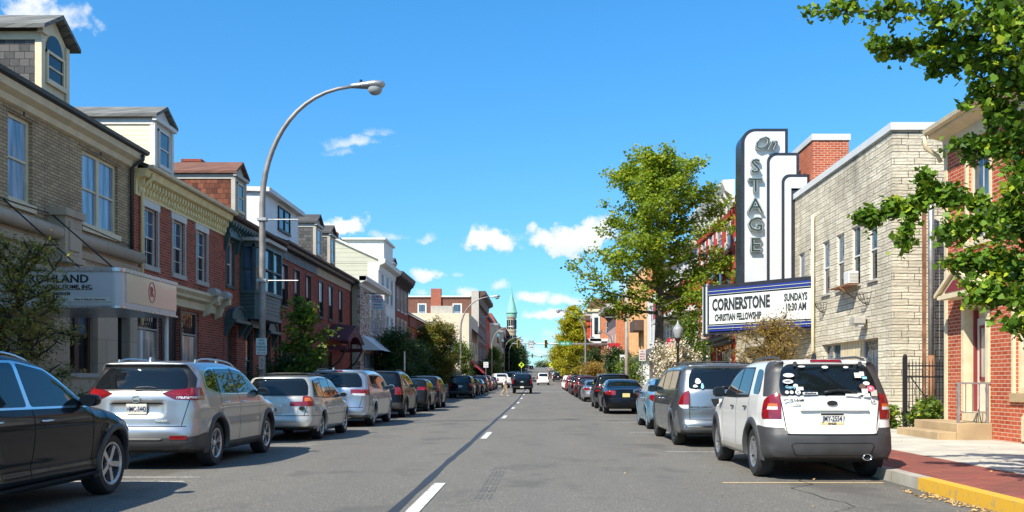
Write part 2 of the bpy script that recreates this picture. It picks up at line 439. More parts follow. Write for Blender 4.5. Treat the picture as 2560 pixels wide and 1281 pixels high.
def worn_paint(name, col, wear=.45, under=(.08, .078, .07), scale=7):
    m, t, b = mat_new(name)
    pv = t.new('ShaderNodeNewGeometry').outputs['Position']
    v = t.noise(pv, scale, 6, .75)
    t.put(b.inputs['Base Color'], t.mix(t.maprange(v, wear, wear+.12, 0, .85), col, under)); b.inputs['Roughness'].default_value = .7
    return m
def leafmat(name, c1, c2, c3=None, trans=.35, rough=.5, con=None):
    """leaf colour varies per leaf (colour attribute written by the crown builder) plus light through the blade"""
    m, t, b = mat_new(name)
    a = t.new('ShaderNodeAttribute'); a.attribute_name = 'leaf'; f = a.outputs['Fac']
    if con: f = t.maprange(f, con[0], con[1])
    stops = [(0, c1), (1, c2)] if c3 is None else [(0, c1), (.72, c2), (1, c3)]
    c = t.ramp(f, stops)
    t.put(b.inputs['Base Color'], c); b.inputs['Roughness'].default_value = rough; b.inputs['Specular IOR Level'].default_value = .3
    tr = t.new('ShaderNodeBsdfTranslucent'); t.put(tr.inputs[0], t.mix(1.0, c, (1.35, 1.3, .55), 'MULTIPLY'))
    mx = t.new('ShaderNodeMixShader'); mx.inputs[0].default_value = trans
    t.l.new(b.outputs[0], mx.inputs[1]); t.l.new(tr.outputs[0], mx.inputs[2])
    out = [n for n in t.n if n.type == 'OUTPUT_MATERIAL'][0]; t.l.new(mx.outputs[0], out.inputs[0])
    return m
def bark(name, col=(.10, .078, .058)):
    m, t, b = mat_new(name)
    p = t.sep(t.new('ShaderNodeTexCoord').outputs['Object'])
    v = t.noise(t.comb(p[0], p[1], t.math('MULTIPLY', p[2], .2)), 18, 5, .7)
    t.put(b.inputs['Base Color'], t.mix(t.maprange(v, .3, .7, 0, 1), tuple(x*.45 for x in col), tuple(x*1.4 for x in col)))
    b.inputs['Roughness'].default_value = .95
    t.put(b.inputs['Normal'], t.bump(v, .8, .03))
    return m
def paint(name, col, metal=0.0, rough=.28, dirt_=.35):
    """car paint: base coat with clear coat, a little road film low down"""
    m, t, b = mat_new(name)
    tc = t.new('ShaderNodeTexCoord').outputs['Object']; p = t.sep(tc)
    v = t.noise(tc, 2.2, 5, .6)
    dirt = t.math('MULTIPLY', t.maprange(p[2], .25, .62, dirt_, 0), t.maprange(v, .3, .7, .4, 1))
    c = t.mix(dirt, col, (.13, .115, .095))
    t.put(b.inputs['Base Color'], c); b.inputs['Metallic'].default_value = metal
    t.put(b.inputs['Roughness'], t.maprange(v, .3, .7, rough, rough+.06))
    b.inputs['Coat Weight'].default_value = 1.0 if max(col) > .1 else .35; b.inputs['Coat Roughness'].default_value = .04; b.inputs['Specular IOR Level'].default_value = .5 if max(col) > .1 else .1
    return m
M = {}
M['asphalt'] = asphalt(); M['paver'] = paver()
M['walk'] = concrete('sidewalk_concrete', (.58, .55, .46), 1.52)
M['curb'] = concrete('curb_concrete', (.46, .43, .36), 3.05); M['curb_yellow'] = worn_paint('curb_yellow', (.68, .38, .03), .535, (.36, .28, .15), 8)
M['stoop'] = concrete('stoop_concrete', (.50, .36, .20))
M['line_white'] = worn_paint('line_white', (.66, .65, .61), .52); M['line_thin'] = worn_paint('line_thin', (.50, .48, .44), .50, scale=12)
M['line_tan'] = worn_paint('line_tan', (.62, .44, .22), .56, scale=12)
M['seal'] = plain('tar_seal', (.030, .029, .028), .55, var=.45, vscale=9); M['rubber_mark'] = worn_paint('rubber_mark', (.095, .09, .08), .43, (.17, .155, .13), 14)
M['grass'] = plain('ground_soil', (.10, .095, .06), .95, var=.4, vscale=1)
M['black'] = plain('black_plastic', (.016, .016, .017), .45, var=.15); M['rubber'] = plain('tyre_rubber', (.018, .018, .019), .75, var=.25, vscale=12, bump=.2)
M['clad'] = plain('grey_cladding', (.045, .045, .047), .5, var=.15, vscale=4, bump=.15, bscale=120)
M['chrome'] = plain('chrome', (.75, .76, .78), .12, 1.0); M['alloy'] = plain('alloy', (.52, .53, .54), .3, .85, var=.1, vscale=20)
M['alloy_dark'] = plain('alloy_dark', (.07, .07, .075), .3, .6)
M['well'] = plain('wheel_well', (.008, .008, .008), .9)
M['cglass'] = glass_mat('car_glass', (.006, .008, .010), .015, 0.0, spec=.62)
M['tail'] = plain('tail_lens', (.20, .004, .007), .10, coat=1.0, var=.3, vscale=14); M['tail_dark'] = plain('tail_lens_dark', (.13, .004, .006), .12, coat=1.0)
M['lens_white'] = plain('clear_lens', (.60, .60, .62), .12, coat=1.0, var=.2, vscale=30); M['amber'] = plain('amber_lens', (.55, .12, .015), .15, coat=1.0)
M['plate'] = plain('plate_white', (.60, .58, .50), .5); M['plate_blue'] = plain('plate_blue', (.04, .07, .2), .5); M['plate_yellow'] = plain('plate_yellow', (.65, .5, .2), .5)
M['wht'] = plain('white_paint', (.66, .65, .61), .5, var=.06, vscale=2); M['signwhite'] = plain('sign_white', (.60, .61, .60), .35, var=.06, vscale=.7)
M['trim_cream'] = plain('trim_cream', (.66, .56, .37), .6, var=.12); M['trim_yellow'] = plain('trim_yellow', (.78, .64, .32), .6, var=.12)
M['trim_white'] = plain('trim_white', (.60, .58, .53), .55, var=.1); M['trim_grey'] = plain('trim_grey', (.40, .37, .32), .6, var=.12)
M['trim_black'] = plain('trim_black', (.022, .021, .022), .5, var=.2); M['trim_green'] = plain('trim_green', (.045, .085, .085), .5, var=.2)
M['trim_tan'] = plain('trim_tan', (.42, .32, .20), .7, var=.2); M['trim_brown'] = plain('trim_brown', (.09, .05, .035), .7, var=.2)
M['gutter_dark'] = plain('gutter_dark', (.025, .03, .03), .4, var=.2)
M['glass'] = glass_mat('window_glass', (.05, .085, .13), .04, .05, spec=.75); M['glass_light'] = glass_mat('window_glass_sky', (.20, .29, .40), .08, .05, spec=.7)  # glass_light: pale blue base colour imitates sky reflected in the panes
M['glass_dark'] = glass_mat('window_glass_dark', (.012, .014, .017), .05, .04, spec=.5); M['glass_warm'] = glass_mat('window_glass_curtain', (.36, .35, .32), .12, .03, spec=.5)
M['shade_blind'] = glass_mat('window_blind', (.62, .64, .66), .25, .02, spec=.5)
M['tan_brick'] = brick('tan_brick', (.37, .265, .155), (.54, .405, .24), (.13, .10, .07), .24, .075, .016)
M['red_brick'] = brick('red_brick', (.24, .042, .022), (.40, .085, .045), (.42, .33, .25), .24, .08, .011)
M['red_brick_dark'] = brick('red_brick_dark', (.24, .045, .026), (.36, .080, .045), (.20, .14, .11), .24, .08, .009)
M['red_brick_vivid'] = brick('red_brick_bright', (.36, .062, .026), (.52, .115, .05), (.56, .47, .35), .235, .082, .013)  # brighter red brick with pale mortar
M['orange_brick'] = brick('orange_brick', (.46, .14, .06), (.60, .23, .10), (.40, .26, .17), .3, .1, .01)
M['brown_brick'] = brick('brown_brick', (.13, .055, .04), (.20, .085, .06), (.2, .15, .12), .3, .1, .01)
M['mixed_brick'] = brick('mixed_brick', (.17, .035, .028), (.72, .62, .50), (.45, .40, .34), .23, .08, .014, stain=.1)
M['paint_red'] = brick('painted_red_brick', (.46, .055, .03), (.56, .08, .05), (.44, .06, .035), .24, .08, .01, stain=.12)
M['stone'] = formstone('form_stone')
M['stone_dark'] = brick('block_stone', (.24, .21, .17), (.34, .30, .25), (.12, .1, .08), .55, .26, .015)
M['limestone'] = brick('limestone', (.44, .35, .25), (.52, .42, .31), (.2, .16, .12), 1.2, .6, .008, stain=.3)
M['sid_yellow'] = siding('siding_yellow', (.72, .66, .46), .14); M['sid_white'] = siding('siding_white', (.74, .75, .75), .13)
M['sid_green'] = siding('siding_sage', (.46, .46, .36), .30, .55); M['sid_grey'] = siding('siding_grey', (.50, .50, .48), .15)
M['sid_red'] = siding('siding_red', (.42, .035, .025), .22, .45, rows='u'); M['sid_pink'] = siding('siding_pink', (.50, .30, .26), .5, .6, rows='u')
M['stucco_tan'] = plain('stucco_tan', (.40, .33, .23), .9, var=.15, vscale=.8, bump=.3); M['stucco_cream'] = plain('stucco_cream', (.60, .50, .36), .9, var=.1, vscale=.6, bump=.2)
M['stucco_white'] = plain('stucco_white', (.70, .69, .64), .85, var=.08, vscale=.8)
M['sh_grey'] = shingle('shingle_grey', (.07, .07, .07), (.15, .145, .14)); M['sh_brown'] = shingle('shingle_brown', (.10, .035, .022), (.25, .09, .05), .2, .19)
M['roof_grey'] = roof_mat('roof_grey', (.10, .105, .10), (.20, .20, .185)); M['roof_brown'] = roof_mat('roof_brown', (.12, .055, .04), (.2, .09, .06))
M['roof_dark'] = roof_mat('roof_dark', (.05, .05, .05), (.09, .085, .08))
M['metal_roof'] = plain('flat_roof', (.25, .25, .25), .7, var=.2)
M['steel'] = plain('galvanised', (.42, .42, .42), .42, .7, var=.2, vscale=5); M['steel_rust'] = plain('rusty_pipe', (.25, .12, .06), .8, var=.5, vscale=3)
M['pole'] = plain('weathered_pole', (.25, .235, .22), .55, .35, var=.35, vscale=2.5)
M['pole_wood'] = plain('wooden_pole', (.34, .30, .25), .9, var=.3)
M['iron'] = plain('wrought_iron', (.014, .014, .016), .5)
M['sign_black'] = plain('sign_black', (.028, .03, .04), .3, var=.1); M['sign_blue'] = plain('sign_blue', (.02, .04, .24), .3)
M['sign_cell'] = plain('letter_board', (.62, .64, .61), .4, var=.03); M['letter'] = plain('letter_black', (.03, .035, .04), .4)
M['letter_green'] = plain('letter_green', (.02, .04, .03), .35); M['letter_silver'] = plain('letter_silver', (.52, .57, .54), .35)
M['ink'] = plain('ink', (.008, .010, .010), .4); M['ink_navy'] = plain('ink_navy', (.02, .03, .10), .4); M['ink_red'] = plain('ink_red', (.35, .02, .03), .4)
M['sign_grey'] = plain('fascia_grey', (.50, .50, .49), .3, .0, var=.06, vscale=.7); M['sign_cream'] = plain('fascia_cream', (.66, .56, .42), .18, coat=.6)
M['sign_green'] = plain('street_sign_green', (.01, .22, .12), .4); M['ped_green'] = plain('sign_yellow_green', (.62, .78, .02), .4)
M['sig_yellow'] = plain('signal_yellow', (.55, .38, .02), .45); M['sig_red'] = plain('signal_red_lens', (.25, .02, .02), .3)
M['sig_green'] = plain('signal_green_lens', (.02, .25, .12), .3); M['awn_red'] = plain('awning_red', (.35, .015, .02), .7, var=.15)
M['awn_maroon'] = plain('awning_maroon', (.10, .015, .02), .7, var=.15); M['awn_black'] = plain('awning_black', (.02, .02, .022), .7)
M['copper'] = plain('green_copper', (.19, .42, .34), .7, var=.2, vscale=.8)
M['door_maroon'] = plain('door_maroon', (.20, .025, .03), .5); M['door_white'] = plain('door_white', (.66, .62, .52), .5, var=.08)
M['wood_brown'] = wood('window_wood', (.075, .036, .02)); M['tin'] = plain('pressed_tin', (.16, .14, .11), .55, .4, var=.55, vscale=2.2)
M['tin_frame'] = plain('tin_rust', (.22, .10, .05), .8, var=.5)
M['bark'] = bark('bark'); M['bark_dark'] = bark('bark_dark', (.05, .042, .036))
M['globe'] = plain('lamp_globe', (.30, .31, .31), .10)
M['skin'] = plain('skin', (.45, .27, .19), .6); M['shirt'] = plain('shirt_white', (.70, .67, .62), .8); M['khaki'] = plain('khaki', (.36, .29, .18), .85); M['hair'] = plain('hair', (.04, .028, .02), .8); M['shoe'] = plain('shoe', (.4, .37, .33), .7)

M['ped_pink'] = plain('sticker_pink', (.62, .10, .16), .4); M['letter_sky'] = plain('sticker_blue', (.25, .52, .62), .4)
# ------------------------------------------------------------------ terrain and street
GZ = [(-60, 0), (58, 0), (70, .06), (87, .26), (110, .50), (147, .95), (200, 1.9), (300, 4.2), (450, 8.2), (540, 10.3), (600, 11.0), (700, 10.8), (900, 8), (2500, 8)]
def gz(y):
    for (a, za), (b, zb) in zip(GZ, GZ[1:]):
        if y <= b: return za+(zb-za)*max(0, (y-a))/(b-a)
    return GZ[-1][1]
KL, KR, XL, XR = -7.30, 4.73, -10.9, 9.4       # kerbs and building lines
YS = sorted(set([-60, -30, -10, 0, 5, 10, 20, 30, 40, 58, 64, 70, 78, 87, 98, 110, 123, 136, 147, 165, 200, 250, 300, 350, 400, 450, 500, 540, 570, 600, 650, 700]))
def sheet(name, x0, x1, ys, dz, mat, nx=1, kind='structure'):
    m = MB(); m.keep = True
    n = len(ys); xs = [x0+(x1-x0)*i/nx for i in range(nx+1)]
    m.add([(x, y, gz(y)+dz) for y in ys for x in xs], [(j*(nx+1)+i, j*(nx+1)+i+1, (j+1)*(nx+1)+i+1, (j+1)*(nx+1)+i) for j in range(n-1) for i in range(nx)])
    return tag(m.build(name, mat), kind=kind)
def ysub(a, b): return [a]+[y for y in YS if a < y < b]+[b]
sheet('ground', -1600, 1600, [-300, -60]+YS[1:]+[900, 2500], -.05, M['grass'], 8)
sheet('road', KL, KR, YS, 0.0, M['asphalt'], 6)
X0, X1 = 124.5, 136.5       # the cross street
sheet('cross_street', -120, KL, [X0, X1], .004, M['asphalt'], 2); sheet('cross_street', KR, 120, [X0, X1], .004, M['asphalt'], 2)
def slab(name, x0, x1, a, b, h, mat, base=-.04):
    ys = ysub(a, b); m = MB()
    for p, q in zip(ys, ys[1:]):
        za, zb = gz(p), gz(q)
        m.add([(x0, p, za+base), (x1, p, za+base), (x1, q, zb+base), (x0, q, zb+base), (x0, p, za+h), (x1, p, za+h), (x1, q, zb+h), (x0, q, zb+h)],
              [(4, 5, 6, 7), (0, 1, 5, 4), (1, 2, 6, 5), (2, 3, 7, 6), (3, 0, 4, 7)])
    return tag(m.build(name, mat), kind='structure')
for a, b in ((-60, X0), (X1, 600)):
    slab('kerb', KL-.18, KL, a, b, .15, M['curb'])
    slab('brick_pavement', KL-1.35, KL-.18, a, b, .146, M['paver'])
    slab('pavement', -60 if a > 0 else -14, KL-1.35, a, b, .15, M['walk'])
    slab('brick_pavement', KR+.18, KR+1.52, a, b, .146, M['paver'])
    slab('pavement', KR+1.52, 16, a, b, .15, M['walk'])
slab('kerb', KR, KR+.18, 11.35, X0, .15, M['curb']); slab('kerb', KR, KR+.18, X1, 600, .15, M['curb'])
slab('yellow_kerb', KR, KR+.18, -60, 11.35, .15, M['curb_yellow'])
def mark(name, pts, mat, dz=.004):
    m = MB(); m.keep = True; m.add([(x, y, gz(y)+dz) for x, y in pts], [tuple(range(len(pts)))]); return tag(m.build(name, mat), kind='structure')
m = MB(); m.keep = True
for i in range(26):
    y0 = 9.3+12.19*i
    if 60 < y0 < 64: pass
    y1 = y0+(2.85 if i else 2.7)
    if X0-3 < y0 < X1+2: continue
    m.add([(-1.36, y0, gz(y0)+.009), (-1.215, y0, gz(y0)+.009), (-1.215, y1, gz(y1)+.009), (-1.36, y1, gz(y1)+.009)], [(0, 1, 2, 3)])
tag(m.build('lane_dashes', M['line_white']), kind='structure')
m = MB(); m.keep = True     # poured seam beside the dashes
rr = random.Random(2); pts = []
y = 3.0
while y < 120: pts.append((y, -1.50+rr.uniform(-.008, .008)+.010*math.sin(y*.7), .055+rr.uniform(-.012, .012))); y += .8 if y < 40 else 4
m.add([v for (y, x, w_) in pts for v in ((x-w_, y, gz(y)+.004), (x+w_, y, gz(y)+.004))], [(2*i, 2*i+1, 2*i+3, 2*i+2) for i in range(len(pts)-1)])
tag(m.build('tar_seam', M['seal']), kind='structure')
m = MB(); m.keep = True; pts = []
for i in range(40):
    x = KL+.2+(KR-KL-.4)*i/39; pts.append((x, 32.0+.18*math.sin(x*.9)+rr.uniform(-.03, .03), .03 if i % 7 else .05))
m.add([v for (x, y, w_) in pts for v in ((x, y-w_, .0045), (x, y+w_, .0045))], [(2*i, 2*i+2, 2*i+3, 2*i+1) for i in range(len(pts)-1)])
tag(m.build('road_crack', M['seal']), kind='structure')
def crack(x, y, dx, dy, n, w_, seed):
    r_ = random.Random(seed); m = MB(); m.keep = True; P = []
    for i in range(n): P.append((x, y)); x += dx+r_.gauss(0, abs(dy)*.5+.02); y += dy+r_.gauss(0, abs(dx)*.35+.03)
    ux, uy = (0, 1) if abs(dx) > abs(dy) else (1, 0)
    m.add([v for i, (a, c) in enumerate(P) for k in (w_*(.5+r_.random()),) for v in ((a-ux*k, c-uy*k, gz(c)+.0048), (a+ux*k, c+uy*k, gz(c)+.0048))], [(2*i, 2*i+1, 2*i+3, 2*i+2) for i in range(n-1)])
    tag(m.build('road_crack', M['seal']), kind='structure')
crack(-4.6, 19.5, .28, .05, 11, .008, 1); crack(2.2, 8.6, .12, .42, 14, .006, 2); crack(.2, 46.5, .3, .02, 16, .022, 3); crack(-6.9, 66.5, .35, .0, 32, .04, 4); crack(1.5, 22.6, .22, -.02, 14, .009, 5)
for y in (12.05, 17.45, 24.2, 30.2, 37.2, 44.4, 51.4, 58.3): mark('parking_line', [(2.45, y), (KR-.15, y), (KR-.15, y+.085), (2.45, y+.085)], M['line_tan'] if y < 13 else M['line_thin'])
for y in (12.2, 12.75, 19.1, 19.6, 25.9, 26.4, 33.0, 40, 46.5, 53, 60):
    mark('parking_line', [(KL+.15, y), (-4.75, y), (-4.75, y+.09), (KL+.15, y+.09)], M['line_thin'])
for y in (95.5, 122.3, 138.5): mark('stop_line', [(KL+.3, y), (KR-.3, y), (KR-.3, y+.5), (KL+.3, y+.5)], M['line_white'])
m = MB(); m.keep = True
for k, (ya, yb) in enumerate(((10.4, 10.9), (11.1, 11.7), (11.9, 12.7), (12.9, 13.7), (14.0, 14.4))):
    for j in range(4):
        x = -.74+j*.055+.012*k; m.add([(x, ya, .0042), (x+.035, ya, .0042), (x+.035, yb, .0042), (x, yb, .0042)], [(0, 1, 2, 3)])
tag(m.build('skid_mark', M['rubber_mark']), kind='structure')
# dark manhole-like patch far ahead
mark('road_patch', [(-.6, 53), (1.2, 53.1), (1.1, 54.4), (-.5, 54.3)], M['rubber_mark'])
# fallen leaves against the kerb
def scatter_leaves():
    r_ = random.Random(9); m = MB(); m.keep = True
    def leaf(x, y, z, s):
        a = r_.uniform(0, 6.28); pts = []
        for k, (rr_, da) in enumerate(((0, 0), (1, -.7), (1.15, -.25), (.85, 0), (1.15, .25), (1, .7))):
            pts.append((x+s*rr_*math.cos(a+da), y+s*rr_*math.sin(a+da), z+r_.uniform(.003, .02)*(1 if rr_ else 0)))
        m.add(pts, [tuple(range(6))])
    for _ in range(170):
        t_ = r_.random(); y = 8.2+2.7*t_+r_.gauss(0, .2); leaf(KR-.08-abs(r_.gauss(0, .13)), y, .008, r_.uniform(.02, .05))
    for _ in range(40): leaf(r_.uniform(4.95, 9.2), r_.uniform(8, 22), .156, r_.uniform(.02, .05))
    for _ in range(40): leaf(r_.uniform(1.2, 4.6), r_.uniform(6, 30), .008, r_.uniform(.02, .035))
    for _ in range(60): leaf(KR-.08-abs(r_.gauss(0, .12)), r_.uniform(14, 60), .008, r_.uniform(.03, .05))
    o = m.build('fallen_leaves', leafmat('fallen_leaf', (.45, .25, .08), (.62, .42, .16), trans=.1))
    a = o.data.attributes.new('leaf', 'FLOAT', 'FACE'); a.data.foreach_set('value', [r_.random() for _ in o.data.polygons])
    tag(o, kind='stuff')
scatter_leaves()
# ------------------------------------------------------------------ buildings
def FY(px, X): return 2280.0*X/(px-1345)          # distance of a point on the plane x = X, measured from the photograph
def FZ(py, Y): return 1.33+(957-py)*Y/2280.0
class B:
    """one building: side = +1 stands left (faces +x), -1 stands right (faces -x)"""
    def __init__(s, name, label, sg, xf, y0, y1, ztop, depth, wall, side=None, cat='building', group=None, holes=(), base=None, rec=.11, near_holes=(), zlow=None, split=None):
        s.sg, s.xf, s.y0, s.y1, s.zt, s.dep, s.wall = sg, xf, y0, y1, ztop, depth, wall
        if y0 > 40: rec = s_rec = min(rec, .05)
        s.z0 = gz(y0)+.10 if base is None else base
        s.r = thing(name, (xf-sg*depth/2, (y0+y1)/2, s.z0), label, cat, group)
        s.mp = lambda a, z, n: (xf+sg*n, a, z)                 # street front
        s.mn = lambda a, z, n: (a, y0-n, z)                    # wall turned to the camera
        s.rec = rec; s.holes = list(holes)
        m = MB(); face(m, s.mp, y0, y1, s.z0, ztop, holes, rec)
        m.build('front_wall', wall, s.r, world=True)
        m = MB(); xb = xf-sg*depth; lo, hi = min(xf, xb), max(xf, xb)
        face(m, s.mn, lo, hi, s.z0, ztop, near_holes, rec)
        m.quad((lo, y1, s.z0), (hi, y1, s.z0), (hi, y1, ztop), (lo, y1, ztop)); m.quad((xb, y0, s.z0), (xb, y1, s.z0), (xb, y1, ztop), (xb, y0, ztop))
        m.quad((lo, y0, ztop-.02), (hi, y0, ztop-.02), (hi, y1, ztop-.02), (lo, y1, ztop-.02))
        m.build('side_wall', side or wall, s.r, world=True)
    def bx(s, name, mat, a0, a1, z0, z1, n0, n1, parent=None, near=False, bevel=0.0, **k):
        m = MB(); mbox(m, s.mn if near else s.mp, a0, a1, z0, z1, n0, n1); return m.build(name, mat, parent or s.r, world=True, bevel=bevel)
    def strip(s, name, mat, prof, a0=None, a1=None, parent=None):
        """moulding: outline (n, z) run along the front"""
        m = MB(); m.prism([(s.xf+s.sg*n, z) for n, z in prof], 'y', s.y0 if a0 is None else a0, s.y1 if a1 is None else a1)
        return m.build(name, mat, parent or s.r, world=True)
    def win(s, a0, a1, z0, z1, near=False, **k): return window(s.r, s.mn if near else s.mp, a0, a1, z0, z1, rec=s.rec, **k)
def mbox(m, mp, a0, a1, z0, z1, n0, n1):
    c = [mp(a, z, n) for n in (n0, n1) for z in (z0, z1) for a in (a0, a1)]
    m.add(c, [(0, 1, 3, 2), (4, 6, 7, 5), (0, 4, 5, 1), (2, 3, 7, 6), (0, 2, 6, 4), (1, 5, 7, 3)])
def face(m, mp, a0, a1, z0, z1, holes, rec):
    A = sorted(set([a0, a1]+[h[i] for h in holes for i in (0, 1)])); Z = sorted(set([z0, z1]+[h[i] for h in holes for i in (2, 3)]))
    for p, q in zip(A, A[1:]):
        for u, v in zip(Z, Z[1:]):
            ca, cz = (p+q)/2, (u+v)/2
            if any(h[0] < ca < h[1] and h[2] < cz < h[3] for h in holes): continue
            m.quad(mp(p, u, 0), mp(q, u, 0), mp(q, v, 0), mp(p, v, 0))
    for h in holes:
        b, c, d, e = h[:4]; r = -(h[4] if len(h) > 4 else rec)-.06
        for p, q in (((b, d), (c, d)), ((c, d), (c, e)), ((c, e), (b, e)), ((b, e), (b, d))):
            m.quad(mp(p[0], p[1], 0), mp(q[0], q[1], 0), mp(q[0], q[1], r), mp(p[0], p[1], r))
def window(par, mp, a0, a1, z0, z1, fm='trim_white', up='glass', lo='glass', rec=.11, fw=.055, munt=(0, 0), sill='trim_white', lint=None, double=False, name='window', mid=.5, sillh=.10, surround=None, lw=.10):
    m = MB(); n0, n1 = -rec-.05, -rec+.03
    mbox(m, mp, a0, a0+fw, z0, z1, n0, n1); mbox(m, mp, a1-fw, a1, z0, z1, n0, n1)
    mbox(m, mp, a0+fw, a1-fw, z1-fw, z1, n0, n1); mbox(m, mp, a0+fw, a1-fw, z0, z0+fw, n0, n1)
    zm = z0+(z1-z0)*mid
    if mid: mbox(m, mp, a0+fw, a1-fw, zm-.022, zm+.022, n0+.002, n1-.01)
    if double: ac = (a0+a1)/2; mbox(m, mp, ac-fw*.8, ac+fw*.8, z0+fw, z1-fw, n0+.001, n1+.004)
    for i in range(munt[0]):
        a = a0+(a1-a0)*(i+1)/(munt[0]+1); mbox(m, mp, a-.009, a+.009, z0+fw, z1-fw, n0+.02, n1-.025)
    for i in range(munt[1]):
        for za, zb in ((z0, zm), (zm, z1)):
            z = za+(zb-za)*(i+1)/(munt[1]+1); mbox(m, mp, a0+fw, a1-fw, z-.009, z+.009, n0+.021, n1-.026)
    w_ = m.build(name, M[fm], par, world=True)
    def pane(za, zb, n, mt):
        g = MB(); g.keep = False; g.quad(mp(a0+fw*.5, za, n), mp(a1-fw*.5, za, n), mp(a1-fw*.5, zb, n), mp(a0+fw*.5, zb, n)); g.build('pane', M[mt], w_, world=True)
    if mid: pane(zm, z1-fw*.5, n0+.045, up); pane(z0+fw*.5, zm, n0+.03, lo)
    else: pane(z0+fw*.5, z1-fw*.5, n0+.04, up)
    if sill: g = MB(); mbox(g, mp, a0-.08, a1+.08, z0-sillh, z0+.004, -rec-.05, .06); g.build('sill', M[sill], w_, world=True)
    if lint: g = MB(); mbox(g, mp, a0-lw, a1+lw, z1-.003, z1+lint[1], -.02, .035); g.build('lintel', M[lint[0]], w_, world=True)
    if surround:
        g = MB(); k = surround[1]
        mbox(g, mp, a0-k, a0+.004, z0, z1, -.03, .03); mbox(g, mp, a1-.004, a1+k, z0, z1, -.03, .03); mbox(g, mp, a0-k, a1+k, z1-.004, z1+k, -.03, .031)
        g.build('surround', M[surround[0]], w_, world=True)
    return w_
def gable_roof(b, mat, ze, slope, over=.32, half=4.5, y0=None, y1=None, th=.12, name='roof'):
    sg, xf = b.sg, b.xf; y0 = b.y0 if y0 is None else y0; y1 = b.y1 if y1 is None else y1
    def X(n): return xf+sg*n
    P = [(X(over), ze), (X(-half), ze+slope*(half+over)), (X(-2*half-over), ze), (X(-2*half-over), ze-th), (X(-half), ze+slope*(half+over)-th*1.2), (X(over), ze-th)]
    m = MB()
    # two slabs so the outline stays convex
    m.prism([P[0], P[1], P[4], P[5]], 'y', y0, y1); m.prism([P[1], P[2], P[3], P[4]], 'y', y0+.001, y1-.001)
    m.prism([(X(0), ze-th), (X(-half), ze+slope*(half+over)-th*1.3), (X(-2*half), ze-th)], 'y', y0+.02, y1-.02)
    return m.build(name, mat, b.r, world=True)
def gutter(b, z, n=.36, mat='gutter_dark', r=.07, y0=None, y1=None):
    y0 = b.y0 if y0 is None else y0; y1 = b.y1 if y1 is None else y1
    return b.strip('gutter', M[mat], [(n-.02, z-.06), (n+.04, z-.08), (n+.11, z-.05), (n+.13, z+.03), (n+.10, z+.03), (n-.02, z+.02)], y0, y1)
def downspout(b, y, z0, z1, n=.07, mat='gutter_dark', r=.045, elbow=.3):
    m = MB(); X = lambda k: b.xf+b.sg*k
    m.tube([(X(n+elbow), y, z1+.30), (X(n+elbow), y, z1+.16), (X(n+.05), y, z1), (X(n), y, z1-.12), (X(n), y, z0)], r, 8); return m.build('downspout', M[mat], b.r, smooth=True, world=True)
